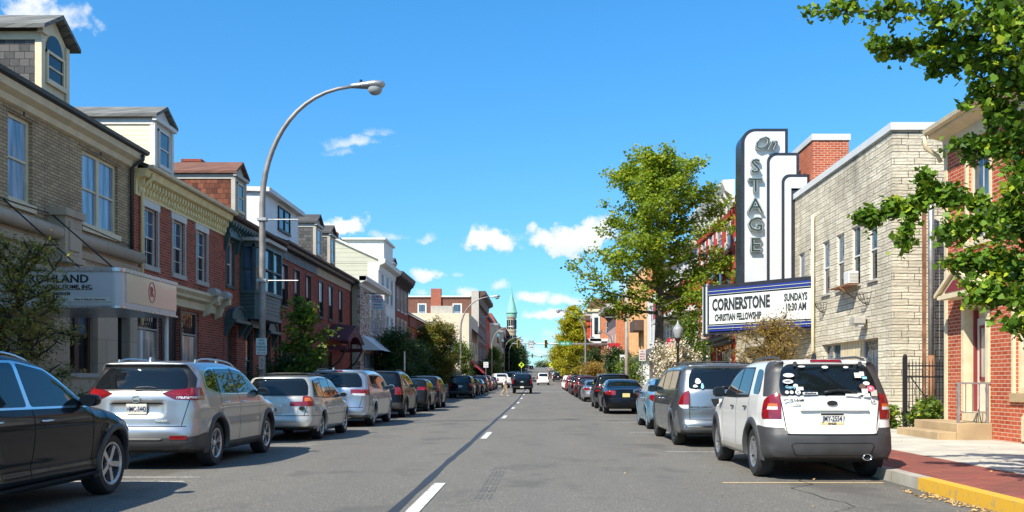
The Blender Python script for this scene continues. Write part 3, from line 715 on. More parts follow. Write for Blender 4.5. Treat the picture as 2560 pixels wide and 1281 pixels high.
def dormer(b, ya, yb, xf, zb, zw, zp, sidem, facem, roofm, shed=False, glass=('glass', 'glass'), arch=False, win=(.22, .25, .2), back=3.2, over=.14, pane_frame='trim_cream', wz=None):
    """small roof room: front at x = xf, side wall towards the camera"""
    sg = b.sg; X = lambda n: xf+sg*n
    m = MB()
    zt = zw if shed else zw+.12; m.quad((X(-back), ya, zb-.6), (X(0), ya, zb-.6), (X(0), ya, zt), (X(-back), ya, zt)); m.quad((X(-back), yb, zb-.6), (X(0), yb, zb-.6), (X(0), yb, zt), (X(-back), yb, zt)); m.quad((X(-back), ya, zb-.6), (X(-back), yb, zb-.6), (X(-back), yb, zt), (X(-back), ya, zt))
    d = m.build('dormer', sidem, b.r, world=True)
    m = MB(); yc = (ya+yb)/2
    if shed: m.add([(X(0), ya, zb-.6), (X(0), yb, zb-.6), (X(0), yb, zw), (X(0), ya, zw)], [(0, 1, 2, 3)])
    else: m.add([(X(0), ya, zb-.6), (X(0), yb, zb-.6), (X(0), yb, zw), (X(0), yc, zp-.1), (X(0), ya, zw)], [(0, 1, 2, 3, 4)])
    m.build('dormer_front', facem, d, world=True)
    m = MB()
    if shed:
        m.prism([(X(over*2), zw-.02), (X(over*2), zw+.16), (X(-back), zw+.32), (X(-back), zw+.14)], 'y', ya-over, yb+over)
        m.build('dormer_roof', M['trim_white'], d, world=True)
    else:
        o = over
        for s_ in (-1, 1):
            ye = yc+s_*((yb-ya)/2+o); ze = zw+.08
            m.add([(X(o), yc, zp), (X(o), ye, ze), (X(-back), ye, ze), (X(-back), yc, zp), (X(o), yc, zp-.10), (X(o), ye, ze-.09), (X(-back), ye, ze-.09), (X(-back), yc, zp-.10)],
                  [(0, 1, 2, 3), (4, 5, 6, 7), (0, 1, 5, 4), (1, 2, 6, 5), (2, 3, 7, 6), (3, 0, 4, 7)])
        m.build('dormer_roof', roofm, d, world=True)
        m = MB()   # cornice return and corner boards
        m.box(X(0), X(.05), ya-.02, ya+.12, zb-.6, zw); m.box(X(0), X(.05), yb-.12, yb+.02, zb-.6, zw); m.box(X(-.10), X(.045), ya-.022, ya-.002, zb-.6, zw)
        m.box(X(.0), X(.12), ya-.10, yb+.10, zw-.10, zw+.02) if not arch else m.box(X(0), X(.12), ya-.10, ya+.14, zw-.06, zw+.06)
        m.box(X(-back), X(.0), ya-.03, ya-.004, zw-.20, zw-.02)
        m.build('dormer_trim', facem, d, world=True)
    mp = lambda a, z, n: (xf+sg*n, a, z)
    f, lo_, hi_ = win
    wz0, wz1 = wz if wz else (zb+lo_, zw-hi_)
    a0, a1 = ya+f, yb-f
    if shed: a0, a1 = ya+(yb-ya)*.38, ya+(yb-ya)*.72
    m = MB(); t_ = .06
    mbox(m, mp, a0, a0+t_, wz0, wz1, .0, .06); mbox(m, mp, a1-t_, a1, wz0, wz1, .0, .06); mbox(m, mp, a0, a1, wz1-t_, wz1, .0, .061); mbox(m, mp, a0-.04, a1+.04, wz0-.05, wz0+t_, .0, .08)
    zm = (wz0+wz1)/2; mbox(m, mp, a0+t_, a1-t_, zm-.02, zm+.02, .0, .05)
    if shed: mbox(m, mp, (a0+a1)/2-.05, (a0+a1)/2+.05, wz0, wz1, .0, .062)
    m.build('dormer_window', M[pane_frame], d, world=True)
    m = MB()
    if arch:
        n = 8; r_ = (a1-a0)/2-.03; pts = [mp(a0+.03, wz0, .025), mp(a1-.03, wz0, .025)]+[mp((a0+a1)/2+r_*math.cos(math.pi*i/n), wz1+r_*1.2*math.sin(math.pi*i/n), .025) for i in range(n+1)]
        m.add(pts, [tuple(range(len(pts)))])
    else: m.quad(mp(a0+.03, wz0, .025), mp(a1-.03, wz0, .025), mp(a1-.03, wz1, .025), mp(a0+.03, wz1, .025))
    m.build('pane', M[glass[0]], d, world=True)
    return d
def brackets(b, mat, z0, z1, n0, n1, ys, w_=.09, name='brackets'):
    m = MB()
    for y in ys:
        m.prism([(b.xf+b.sg*n0, z1), (b.xf+b.sg*n1, z1), (b.xf+b.sg*n1, z1-(z1-z0)*.25), (b.xf+b.sg*(n0+(n1-n0)*.45), z1-(z1-z0)*.5), (b.xf+b.sg*(n0+.05), z0), (b.xf+b.sg*n0, z0)], 'y', y-w_/2, y+w_/2)
    return m.each('bracket', M[mat], b.r)
def frange(a, b, s):
    o = []
    while a < b: o.append(a); a += s
    return o
def pediment(b, yc, w_, z, mat, arch=True, n=.3, h=.45):
    X = lambda k: b.xf+b.sg*k; m = MB()
    pts = []
    if arch:
        for i in range(9): a = math.pi*i/8; pts.append((yc-w_/2*math.cos(a), z+.1+h*math.sin(a)))
        pts = [(yc-w_/2, z)]+pts+[(yc+w_/2, z)]
    else: pts = [(yc-w_/2, z), (yc+w_/2, z), (yc+w_/2, z+.1), (yc, z+h), (yc-w_/2, z+.1)]
    m.prism(pts, 'x', X(0.002), X(n*.6))
    m.box(X(0.003), X(n), yc-w_/2-.08, yc+w_/2+.08, z-.02, z+.09)
    rim = [(X(n*.62), p[0], p[1]+.02) for p in pts[1:-1]]; m.tube(rim, .05, 6)
    for s_ in (-1, 1): m.prism([(X(0.004), z-.02), (X(n*.8), z-.02), (X(.12), z-.35), (X(.05), z-.5), (X(0.004), z-.5)], 'y', yc+s_*w_/2-.06, yc+s_*w_/2+.06)
    return m.build('door_hood', M[mat], b.r, world=True)

# ================= left side =================
# --- tan brick building with the funeral canopy
W2 = [(18.75, 19.65), (21.8, 23.65)]; Z2 = (5.13, 6.93)
G1 = [(20.95, 22.3, 1.55, 3.05)]
b = B('tan_brick_house', 'tan brick house with an arched dormer above a stone ground floor', 1, XL, 9.0, 24.55, 7.45, 10, M['tan_brick'],
      holes=[(a, c, *Z2) for a, c in W2]+[(15.6, 16.6, *Z2), (12.2, 13.2, *Z2), (20.9, 22.35, 1.5, 3.1), (17.15, 18.85, 1.5, 3.1), (23.3, 24.1, .16, 3.15)])
for a, c in W2+[(15.6, 16.6), (12.2, 13.2)]: b.win(a, c, *Z2, fm='trim_cream', up='glass_light', lo='glass_light', sill='trim_cream', double=(c-a > 1.3), fw=.08, sillh=.16)
b.strip('fascia', M['trim_cream'], [(0.003, 7.05), (.10, 7.08), (.14, 7.2), (.30, 7.28), (.34, 7.42), (0.003, 7.42)])
gable_roof(b, M['roof_dark'], 7.56, .40); gutter(b, 7.50, n=.33)
downspout(b, 24.3, 4.75, 7.1)
for y in (19.3, 22.7):  # iron wall anchors
    m = MB(); m.box(XL+.004, XL+.03, y-.03, y+.03, 6.98, 7.35); m.box(XL+.004, XL+.034, y-.10, y+.10, 7.14, 7.19); m.build('wall_anchor', M['iron'], b.r, world=True)
m = MB()   # soldier courses over the windows
for a, c in W2:
    y = a-.15
    while y < c+.15: m.box(XL+.002, XL+.018, y+.008, y+.067, 6.96, 7.04+.24*.0+.0); y += .075
m.each('window_arch', M['tan_brick'], b.r)
# stone ground floor stands proud of the brick
m = MB(); face(m, lambda a, z, n: (XL+.14+n, a, z), 9.0, 24.5, .12, 4.55, [(20.95, 22.3, 1.55, 3.05), (17.2, 18.8, 1.55, 3.05), (23.35, 24.05, .16, 3.1)], .25)
m.quad((XL, 9.0, 4.55), (XL+.14, 9.0, 4.55), (XL+.14, 24.5, 4.55), (XL, 24.5, 4.55)); m.quad((XL, 24.5, .12), (XL+.14, 24.5, .12), (XL+.14, 24.5, 4.55), (XL, 24.5, 4.55)); m.build('stone_base', M['limestone'], b.r, world=True)
for a0, a1 in ((20.95, 22.3), (17.2, 18.8)):
    window(b.r, lambda a, z, n: (XL+.14+n, a, z), a0, a1, 1.55, 3.05, fm='wood_brown', up='glass', lo='glass_dark', rec=.22, fw=.11, sill='trim_grey', mid=.62, double=True)
window(b.r, lambda a, z, n: (XL+.14+n, a, z), 23.35, 24.05, .16, 3.1, fm='trim_black', up='glass_dark', lo='glass_dark', rec=.25, sill=None)
m = MB(); m.tube([(XL+.24, 9, 4.66), (XL+.24, 24.45, 4.66)], .155, 14); m.build('roll_moulding', M['limestone'], b.r, smooth=True, world=True)
b.strip('ledge', M['limestone'], [(.0, 4.2), (.22, 4.25), (.26, 4.40), (.0, 4.40)], 9, 24.5)
m = MB(); m.box(XL, XL+.40, 20.25, 21.0, 4.15, 5.05); m.box(XL, XL+.46, 20.18, 21.07, 5.05, 5.22); m.box(XL, XL+.46, 20.2, 21.05, 4.02, 4.15); m.box(XL+.4, XL+.44, 20.4, 20.85, 4.3, 4.95)
m.build('stone_pilaster', M['limestone'], b.r, world=True)
dormer(b, 20.14, 21.3, -11.0, 7.95, 9.10, 9.68, M['sh_grey'], M['trim_cream'], M['roof_grey'], arch=True, win=(.20, .12, .33), glass=('glass_dark', 'glass'), over=.22, back=4)
dormer(b, 13.0, 14.2, -11.0, 7.95, 9.10, 9.68, M['sh_grey'], M['trim_cream'], M['roof_grey'], arch=True, win=(.20, .12, .33), glass=('glass_dark', 'glass'), over=.22, back=4)
m = MB(); m.tube([(XL+.1, 9, 5.02), (XL+.07, 19, 5.06), (XL+.07, 21.2, 5.10), (XL+.06, 24.4, 4.95)], .012, 5); m.build('cable', M['iron'], b.r, world=True)

# --- the canopy
cn = thing('funeral_home_canopy', (-9.45, 18.8, 2.77), 'grey metal canopy lettered for a funeral home, hung from the tan brick wall by rods', 'canopy')
cx0, cx1, cy0, cy1 = XL+.15, -8.0, 17.5, 20.15
def crect(x0, x1, y0, y1, r, n=6):
    pts = [(x0, y0)]
    for i in range(n+1): a = -math.pi/2+math.pi/2*i/n; pts.append((x1-r+r*math.cos(a), y0+r+r*math.sin(a)))
    return pts+[(x1, y1), (x0, y1)]
m = MB(); m.prism(crect(cx0, cx1, cy0, cy1, .16), 'z', 2.80, 3.47); m.build('fascia', M['sign_grey'], cn, world=True)
m = MB(); m.prism(crect(cx0, cx1+.03, cy0-.03, cy1+.03, .19), 'z', 3.47, 3.54); m.prism(crect(cx0, cx1+.03, cy0-.03, cy1+.03, .19), 'z', 2.765, 2.80); m.build('edge_trim', M['alloy'], cn, world=True)
m = MB(); m.box(cx1+.002, cx1+.014, cy0+.2, cy1-.01, 2.90, 3.46); m.build('side_panel', M['sign_cream'], cn, world=True)
m = MB(); m.box(cx1-.98, cx1-.20, cy0-.012, cy0-.002, 2.885, 2.965); m.build('name_strip', M['plate'], cn, world=True)
Yc = cy0-.006
text('lettering', 'ROHLAND', M['ink'], cn, (-9.20, Yc, 3.315), .215, 1.12, .01, .004)
text('lettering', 'FUNERAL HOME, INC.', M['ink'], cn, (-9.08, Yc, 3.165), .105, 1.05, .01, .002)
m = MB(); m.box(-9.95, -8.55, Yc-.003, Yc+.003, 3.110, 3.118); m.build('underline', M['ink'], cn, world=True)
text('lettering', '& Cremations', M['ink'], cn, (-9.30, Yc, 3.045), .105, 1.1, .01, .002)
text('lettering', 'Peter A. Pyles Jr., Supervisor', M['ink'], cn, (-8.59, cy0-.016, 2.925), .052, 1.0, .004, .0005)
text('lettering', 'R', M['ink_red'], cn, (cx1+.020, 18.86, 3.19), .28, .95, .01, .006, rz=math.pi/2)
m = MB(); rr_ = []
for i in range(25): a = 2*math.pi*i/24; rr_.append((cx1+.018, 18.86+.15*math.cos(a), 3.19+.21*math.sin(a)))
m.tube(rr_, .008, 5, cap=False); m.build('oval', M['ink_red'], cn, world=True)
m = MB(); m.tube([(XL+.05, 18.5, 5.06), (-8.9, 17.9, 3.5)], .016, 6); m.build('rod', M['iron'], cn, world=True)
m = MB(); m.tube([(XL+.05, 20.3, 5.1), (-8.4, 18.4, 3.5)], .016, 6); m.build('rod', M['iron'], cn, world=True)
m = MB(); m.tube([(-8.15, 20.0, 2.79), (-8.15, 20.0, .16)], .045, 10); m.tube([(-8.15, 20.0, .16), (-8.15, 20.0, .2)], .09, 10); m.build('post', M['wht'], cn, world=True, smooth=False)

# --- red brick with yellow dentil cornice
Zw = (4.60, 6.22); Ws = [(25.2, 26.1), (27.2, 28.1), (29.1, 30.0)]
b = B('red_brick_house', 'red brick house with a cream dentil cornice, two dormers and a black shopfront', 1, XL, 24.6, 31.6, 7.0, 10, M['red_brick'],
      holes=[(a, c, *Zw) for a, c in Ws]+[(24.85, 26.35, 1.0, 3.55, .10), (26.5, 27.7, .2, 3.55, .10), (27.85, 29.3, 1.0, 3.55, .10), (30.2, 30.9, .9, 2.2, .10)])
for a, c in Ws: b.win(a, c, *Zw, fm='trim_white', up='glass', lo='glass_dark', munt=(1, 1), sill='trim_grey', lint=('trim_white', .22), surround=('trim_grey', .085), lw=.14, sillh=.13)
b.strip('cornice', M['trim_yellow'], [(0.003, 6.42), (.05, 6.42), (.06, 6.86), (.30, 6.92), (.36, 7.1), (.40, 7.12), (0.003, 7.12)])
m = MB()
for y in frange(24.75, 31.5, .21):
    m.prism([(XL+.062, 6.88), (XL+.20, 6.88), (XL+.19, 6.74), (XL+.11, 6.66), (XL+.12, 6.56), (XL+.062, 6.48)], 'y', y, y+.10)
m.build('dentils', M['trim_yellow'], b.r, world=True)
gable_roof(b, M['roof_dark'], 7.22, .40, over=.40, y0=24.62); gutter(b, 7.18, n=.40, mat='trim_cream')
downspout(b, 24.95, 2.9, 6.75, mat='trim_yellow', r=.05)
m = MB(); m.box(XL+.02, XL+.16, 24.63, 24.78, .2, 2.75); m.build('corner_pipe', M['wht'], b.r, world=True)
dormer(b, 26.1, 27.4, -11.0, 7.35, 8.92, 9.42, M['sid_yellow'], M['trim_white'], M['roof_grey'], win=(.26, .25, .25), glass=('glass', 'glass'), back=5, pane_frame='trim_white')
# shopfront
for a0, a1 in ((24.85, 26.35), (27.85, 29.3)):
    w_ = window(b.r, b.mp, a0, a1, 1.0, 3.55, fm='trim_grey', up='glass_dark', lo='glass_dark', rec=.10, mid=.72, sill='trim_black')
    m = MB(); z0, z1 = 2.88, 3.5; n_ = 9
    for i in range(n_+1):
        y = a0+.06+(a1-a0-.12)*i/n_; m.box(XL-.085, XL-.075, y-.007, y+.007, z0+.2, z1)
        if i < n_:
            dy = (a1-a0-.12)/n_
            for s_ in (0, 1): m.tube([(XL-.08, y+dy*s_, z0+.2), (XL-.08, y+dy*(.5), z0+.1), (XL-.08, y+dy*s_, z0)], .008, 4)
    m.build('leaded_bars', M['iron'], w_, world=True)
    m = MB(); m.quad((XL-.092, a0+.1, 1.75), (XL-.092, a1-.1, 1.75), (XL-.092, a1-.1, 2.78), (XL-.092, a0+.1, 2.78)); m.build('window_curtain', M['glass_warm'], w_, world=True)
b.bx('shop_door', M['trim_black'], 26.5, 27.7, .2, 3.55, -.16, -.10)
b.bx('shop_pilaster', M['trim_black'], 26.36, 26.49, .2, 3.6, -.02, .03); b.bx('shop_pilaster', M['trim_black'], 27.71, 27.84, .2, 3.6, -.02, .03)
b.bx('letter_box', M['trim_grey'], 30.2, 30.9, .9, 2.2, -.12, -.08)
b.strip('shop_cornice', M['trim_cream'], [(0.003, 3.62), (.10, 3.64), (.12, 3.85), (.28, 3.92), (.30, 4.0), (.40, 4.1), (.40, 4.18), (0.003, 4.25)], 24.9, 30.6)
for y in (29.6, 30.7):
    m = MB(); m.prism([(XL+.01, 3.45), (XL+.20, 3.55), (XL+.30, 3.85), (XL+.52, 3.95), (XL+.52, 4.25), (XL+.45, 4.38), (XL+.38, 4.25), (XL+.01, 4.25)], 'y', y, y+.16); m.build('cornice_bracket', M['trim_cream'], b.r, world=True)
    m = MB(); m.tube([(XL+.42, y-.3, 4.24), (XL+.42, y+.17, 4.24)], .15, 10); m.build('barrel_cap', M['trim_grey'], b.r, world=True)

# --- red brick, green woodwork
b = B('green_trimmed_house', 'red brick house with dark green bay window, door hoods and bracketed cornice', 1, XL, 31.62, 38.1, 7.0, 10, M['red_brick'],
      holes=[(31.9, 32.65, 4.75, 6.3), (32.0, 33.0, .2, 3.35, .25), (34.0, 34.9, 1.0, 3.3), (36.3, 37.2, 1.0, 3.2)])
b.win(31.9, 32.65, 4.75, 6.3, fm='wht', up='glass', lo='glass_dark', sill='trim_green', surround=('trim_green', .09)); pediment(b, 32.28, 1.15, 6.42, 'trim_green', h=.25, n=.24)
b.strip('cornice', M['trim_green'], [(0.003, 6.45), (.05, 6.45), (.06, 6.75), (.26, 6.85), (.30, 7.02), (0.003, 7.04)])
brackets(b, 'trim_green', 6.48, 6.92, .06, .30, frange(31.75, 38, .30), .10)
gable_roof(b, M['roof_dark'], 7.15, .40, over=.36); gutter(b, 7.12, n=.37, mat='trim_brown')
b.bx('front_door', M['trim_green'], 32.0, 33.0, .2, 3.35, -.30, -.24); pediment(b, 32.5, 1.5, 3.45, 'trim_green', n=.42)
b.win(34.0, 34.9, 1.0, 3.3, fm='trim_green', up='glass_dark', lo='glass_dark', sill='trim_green'); pediment(b, 34.45, 1.25, 3.4, 'trim_green', n=.35, h=.35)
b.win(36.3, 37.2, 1.0, 3.2, fm='trim_green', up='glass_dark', lo='glass_dark', sill='trim_green'); pediment(b, 36.75, 1.25, 3.3, 'trim_green', n=.35, h=.35)
downspout(b, 37.7, .2, 6.8, mat='trim_brown')
# bay
def bay():
    x0, x1, y0, y1 = XL, -10.12, 33.35, 36.2; m = MB()
    P = [(x0, y0), (x1-.25, y0), (x1, y0+.32), (x1, y1-.32), (x1-.25, y1), (x0, y1)]
    m.prism(P, 'z', 3.75, 4.62); m.build_z = 0
    o = m.build('bay_window', M['trim_green'], b.r, world=True)
    for z0_, z1_, e in ((4.60, 4.72, .06), (6.30, 6.50, .05), (6.50, 6.62, .22), (3.66, 3.76, .03)):
        m = MB(); Q = [(x0, y0-e), (x1-.25+e*.5, y0-e), (x1+e, y0+.32-e*.5), (x1+e, y1-.32+e*.5), (x1-.25+e*.5, y1+e), (x0, y1+e)]; m.prism(Q, 'z', z0_, z1_); m.build('bay_moulding', M['trim_green'] if z0_ != 6.50 else M['trim_grey'], o, world=True)
    m = MB(); m.prism([(p[0]-.06 if p[0] > x0+.1 else p[0], p[1]+(.06 if p[1] < 34.5 else -.06)) for p in P], 'z', 4.7, 6.4); m.build('bay_glass', M['glass'], o, world=True)
    m = MB()
    for (px_, py_) in P[1:5]+[(x0+.04, y0), (x0+.04, y1), (x1, (y0+y1)/2)]: m.box(px_-.06, px_+.045, py_-.05, py_+.05, 4.6, 6.4)
    m.box(x0, x1-.2, y0-.02, y0+.03, 5.50, 5.56); m.box(x1-.02, x1+.03, y0+.3, y1-.3, 5.5, 5.56)
    m.box(x1-.02, x1+.02, y0+.32, y0+.46, 4.6, 6.4); m.box(x0, x0+.14, y0-.02, y0+.03, 4.6, 6.4)
    m.build('bay_mullions', M['trim_green'], o, world=True)
    m = MB()
    for z in frange(3.9, 4.6, .14): m.box(x0, x1-.24, y0-.012, y0, z, z+.02); m.box(x1, x1+.012, y0+.32, y1-.32, z, z+.02)
    m.build('bay_boards', M['trim_black'], o, world=True)
bay()
dormer(b, 33.0, 34.25, -11.0, 7.35, 8.90, 9.46, M['sh_brown'], M['trim_grey'], M['roof_brown'], win=(.28, .25, .25), glass=('glass', 'glass'), back=5)
m = MB(); m.box(-13.1, -12.55, 33.8, 34.3, 8.0, 9.55); m.box(-13.2, -12.45, 33.7, 34.4, 9.50, 9.60); m.build('chimney', M['red_brick_dark'], b.r, world=True)

# --- two dark red houses with black eaves
def eaves_house(name, label, y0, y1, wins, fr, extra_holes=()):
    bb = B(name, label, 1, XL, y0, y1, 7.1, 10, M['red_brick_dark'], holes=[(a, c, 4.62, 6.4) for a, c in wins]+[(a, c, 1.2, 3.0) for a, c in wins[:2]]+list(extra_holes))
    for a, c in wins: bb.win(a, c, 4.62, 6.4, fm='trim_black', up='shade_blind', lo='glass_dark', sill='trim_brown', surround=('trim_black', .05), fw=.05, mid=.42)
    for a, c in wins[:2]: bb.win(a, c, 1.2, 3.0, fm='trim_black', up='glass_dark', lo='glass_dark', sill='trim_brown', fw=.05)
    bb.strip('fascia', M[fr], [(0.003, 6.62), (.05, 6.62), (.06, 7.0), (0.003, 7.0)]); bb.strip('eaves', M['trim_black'], [(.0, 6.98), (.30, 7.05), (.34, 7.22), (.0, 7.22)])
    gable_roof(bb, M['roof_dark'], 7.30, .40, over=.36); gutter(bb, 7.26, n=.36, mat='trim_black')
    return bb
b = eaves_house('white_dormer_house', 'dark red brick house under a wide white clapboard dormer', 38.12, 44.8, [(38.7, 39.65), (40.75, 41.65), (42.8, 43.7)], 'trim_black')
downspout(b, 38.3, .2, 6.95, mat='trim_black')
dormer(b, 36.7, 42.0, -11.05, 7.35, 9.02, 9.4, M['sid_white'], M['sid_white'], M['roof_grey'], shed=True, glass=('glass_dark', 'glass_dark'), wz=(7.85, 8.85), back=5, pane_frame='trim_black')
b = eaves_house('twin_dormer_house', 'dark red brick house with tan frieze and two narrow grey dormers', 44.82, 53.3, [(45.3, 46.2), (47.4, 48.3), (49.9, 50.7)], 'trim_tan')
downspout(b, 52.9, .2, 6.95, mat='trim_black')
dormer(b, 45.0, 46.25, -11.0, 7.45, 9.2, 9.75, M['sh_grey'], M['trim_grey'], M['roof_dark'], back=4, glass=('glass_light', 'glass'))
dormer(b, 48.05, 49.25, -11.0, 7.45, 9.2, 9.72, M['sh_grey'], M['trim_grey'], M['roof_dark'], back=4, glass=('glass_light', 'glass'))
m = MB(); X = lambda n: XL+n
for ya, yb, s_ in ((46.2, 48.4, 1), (48.4, 50.6, -1)):
    za, zb = (3.5, 4.35) if s_ > 0 else (4.35, 3.5)
    m.add([(X(0), ya, za), (X(1.25), ya, za-.1), (X(1.25), yb, zb-.1), (X(0), yb, zb), (X(0), ya, za+.1), (X(1.25), ya, za), (X(1.25), yb, zb), (X(0), yb, zb+.1)], [(0, 3, 2, 1), (4, 5, 6, 7), (0, 1, 5, 4), (1, 2, 6, 5), (2, 3, 7, 6), (3, 0, 4, 7)])
pts = [(46.3, 2.9), (46.3, 3.45), (48.4, 4.25), (50.5, 3.45), (50.5, 2.9), (50.2, 2.9), (50.2, 3.2)]+[(48.4+1.7*math.cos(a), 3.0+.85*math.sin(a)) for a in [math.pi*i/8 for i in range(9)]][::1]+[(46.6, 3.2), (46.6, 2.9)]
o = m.build('porch_hood', M['awn_maroon'], b.r, world=True)
m = MB()
for i in range(12):
    a, c = math.pi*i/12, math.pi*(i+1)/12
    def top(y): return 3.40+(1-abs(y-48.4)/2.1)*.85
    P = [(48.4+1.75*math.cos(a), 2.95+.8*math.sin(a)), (48.4+1.75*math.cos(c), 2.95+.8*math.sin(c))]
    m.prism([P[0], P[1], (P[1][0], top(P[1][0])), (P[0][0], top(P[0][0]))], 'x', X(1.16), X(1.24))
m.box(X(0), X(1.2), 46.25, 46.4, 3.0, 3.2); m.box(X(0), X(1.2), 50.4, 50.55, 3.0, 3.2)
m.build('hood_arch', M['awn_maroon'], o, world=True)
m = MB()
for y in (46.35, 50.45): m.tube([(X(1.15), y, 3.05), (X(.8), y, 2.4), (X(.1), y, 1.9)], .05, 6)
m.build('hood_bracket', M['trim_black'], o, world=True)

# --- mixed brick corner shop
xf = -10.42
b = B('speckled_brick_shop', 'low shop of speckled red and cream brick with tan side wall and white awning', 1, xf, 53.4, 62.3, 7.3, 9, M['mixed_brick'], side=M['stucco_tan'],
      holes=[(56.5, 57.5, 4.4, 6.6), (58.4, 59.2, 4.4, 6.6), (60.2, 61.0, 4.4, 6.6), (54.6, 57.6, 1.9, 3.1), (55.4, 57.2, .2, 1.7)])
for a in (56.5, 58.4, 60.2): b.win(a, a+(1.0 if a < 57 else .8), 4.4, 6.6, fm='trim_white', up='glass_light', lo='glass_light', sill='trim_white', lint=('trim_white', .2))
b.win(54.6, 57.6, 1.9, 3.1, fm='trim_green', up='glass_light', sill=None, mid=0); b.win(55.4, 57.2, .2, 1.7, fm='trim_grey', up='glass_dark', sill=None, mid=0, double=True)
b.strip('cornice', M['trim_white'], [(0.003, 6.95), (.06, 6.97), (.10, 7.15), (.38, 7.28), (.45, 7.50), (.36, 7.60), (0.003, 7.62)], 53.1, 62.3)
m = MB(); m.box(xf-1.0, xf+.42, 53.1, 53.6, 7.28, 7.55); m.build('cornice_return', M['trim_white'], b.r, world=True)
m = MB(); m.add([(xf+.01, 54.0, 4.15), (xf+1.15, 54.0, 3.25), (xf+1.15, 58.4, 3.25), (xf+.01, 58.4, 4.15), (xf+.01, 54.0, 3.25), (xf+.01, 58.4, 3.25)], [(0, 1, 2, 3), (0, 4, 1), (3, 2, 5)]); m.build('awning', M['wht'], b.r, world=True)
m = MB(); m.box(xf-.012, xf+.012, 53.39-.0, 53.62, .1, 6.95); m.box(xf-.16, xf+.004, 53.385, 53.4, .1, 6.95); m.build('brick_corner', M['mixed_brick'], b.r, world=True)
sgn = thing('estate_agent_sign', (-9.6, 54.6, 5.6), 'white estate agent sign with red and blue lettering hung from the speckled brick shop', 'sign')
m = MB(); m.box(-10.0, -9.2, 54.58, 54.62, 5.68, 6.58); m.build('board', M['signwhite'], sgn, world=True)
m = MB(); m.tube([(-10.4, 54.6, 6.68), (-9.1, 54.6, 6.68)], .025, 6); m.tube([(-9.9, 54.6, 6.7), (-9.9, 54.6, 6.55)], .012, 5); m.tube([(-9.3, 54.6, 6.7), (-9.3, 54.6, 6.55)], .012, 5); m.build('bracket', M['iron'], sgn, world=True)
for s_, z, sz, mt in (('RE/MAX', 6.46, .20, 'ink_red'), ('PINNACLE', 6.29, .15, 'ink_navy'), ('717-279-8808', 6.15, .115, 'ink_red'), ('HOME SELLERS', 5.98, .10, 'ink_navy'), ('KEYSTONE MORTGAGE', 5.80, .07, 'ink_navy')):
    text('lettering', s_, M[mt], sgn, (-9.6, 54.572, z), sz, .95 if len(s_) < 9 else .8, .004, .003)

# --- white three-storey and ornate brick neighbours
b = B('white_mansard_house', 'tall white three storey building with sage clapboard side wall and a boxy white roof room', 1, XL, 62.4, 69.5, 9.55, 10, M['stucco_white'], side=M['sid_green'],
      holes=[(63.4+2*i, 64.4+2*i, z, z+1.9) for i in range(3) for z in (4.2, 7.0)])
for i in range(3):
    for z in (4.2, 7.0): b.win(63.4+2*i, 64.4+2*i, z, z+1.9, fm='trim_white', up='glass_light', lo='glass', surround=('trim_white', .15))
b.strip('cornice', M['trim_white'], [(0.003, 9.0), (.05, 9.0), (.1, 9.35), (.45, 9.5), (.50, 9.78), (0.003, 9.8)], 62.2, 69.5)
m = MB(); m.prism([(XL, 9.5), (XL-8, 9.5), (XL-8, 12.6), (XL-6.5, 12.6), (XL-3.1, 11.15), (XL, 9.75)], 'y', 62.38, 69.4); m.build('gable_wall', M['sid_green'], b.r, world=True)
m = MB(); m.box(XL-.02, XL-.75, 62.36, 62.41, .1, 9.6); m.build('corner_board', M['trim_white'], b.r, world=True)
m = MB(); m.prism([(XL-.02, 9.78), (XL-3.1, 11.17), (XL-3.1, 11.30), (XL-.02, 9.92)], 'y', 62.2, 62.36); m.build('rake_board', M['trim_white'], b.r, world=True)
m = MB(); m.box(XL-2.6, XL+.15, 63.6, 67.5, 9.6, 11.28); m.build('roof_room', M['stucco_white'], b.r, world=True)
m = MB(); m.box(XL-2.9, XL+.3, 63.4, 67.7, 11.28, 11.42); m.build('roof_room_top', M['trim_white'], b.r, world=True)
m = MB(); m.box(XL-3.6, XL-3.0, 63, 63.6, 11, 11.75); m.build('chimney', M['red_brick_dark'], b.r, world=True)
b = B('ornate_brick_house', 'three storey brown-red brick building with arched windows and a heavy dark bracketed cornice', 1, XL, 69.6, 76.6, 9.55, 10, M['red_brick_dark'],
      holes=[(70.4+2*i, 71.4+2*i, z, z+2.0) for i in range(3) for z in (4.2, 7.0)])
for i in range(3):
    for z in (4.2, 7.0): b.win(70.4+2*i, 71.4+2*i, z, z+2.0, fm='trim_white', up='glass_light', lo='glass', surround=('trim_tan', .18))
b.strip('cornice', M['trim_brown'], [(0.003, 8.9), (.08, 8.9), (.12, 9.3), (.5, 9.5), (.6, 9.85), (0.003, 9.9)], 69.6, 76.9); brackets(b, 'trim_brown', 8.7, 9.5, .08, .5, frange(69.9, 76.6, .8), .16)
dormer(b, 70.0, 71.6, -11.2, 9.7, 10.6, 11.0, M['sh_grey'], M['trim_white'], M['roof_dark'], back=1.6)
b = B('gabled_brick_house', 'low red brick house with a white edged gable showing above the orange-tinged tree', 1, XL, 77, 99, 6.2, 12, M['paint_red'], side=M['red_brick'], holes=[(79+3*i, 80+3*i, 4, 5.6) for i in range(6)])
for i in range(6): b.win(79+3*i, 80+3*i, 4, 5.6)
m = MB(); m.prism([(XL+.1, 7.0), (XL-3.4, 8.9), (XL-7, 7.0), (XL-7, 6.1), (XL+.1, 6.1)], 'y', 77.02, 98.9); m.build('gable', M['red_brick'], b.r, world=True)
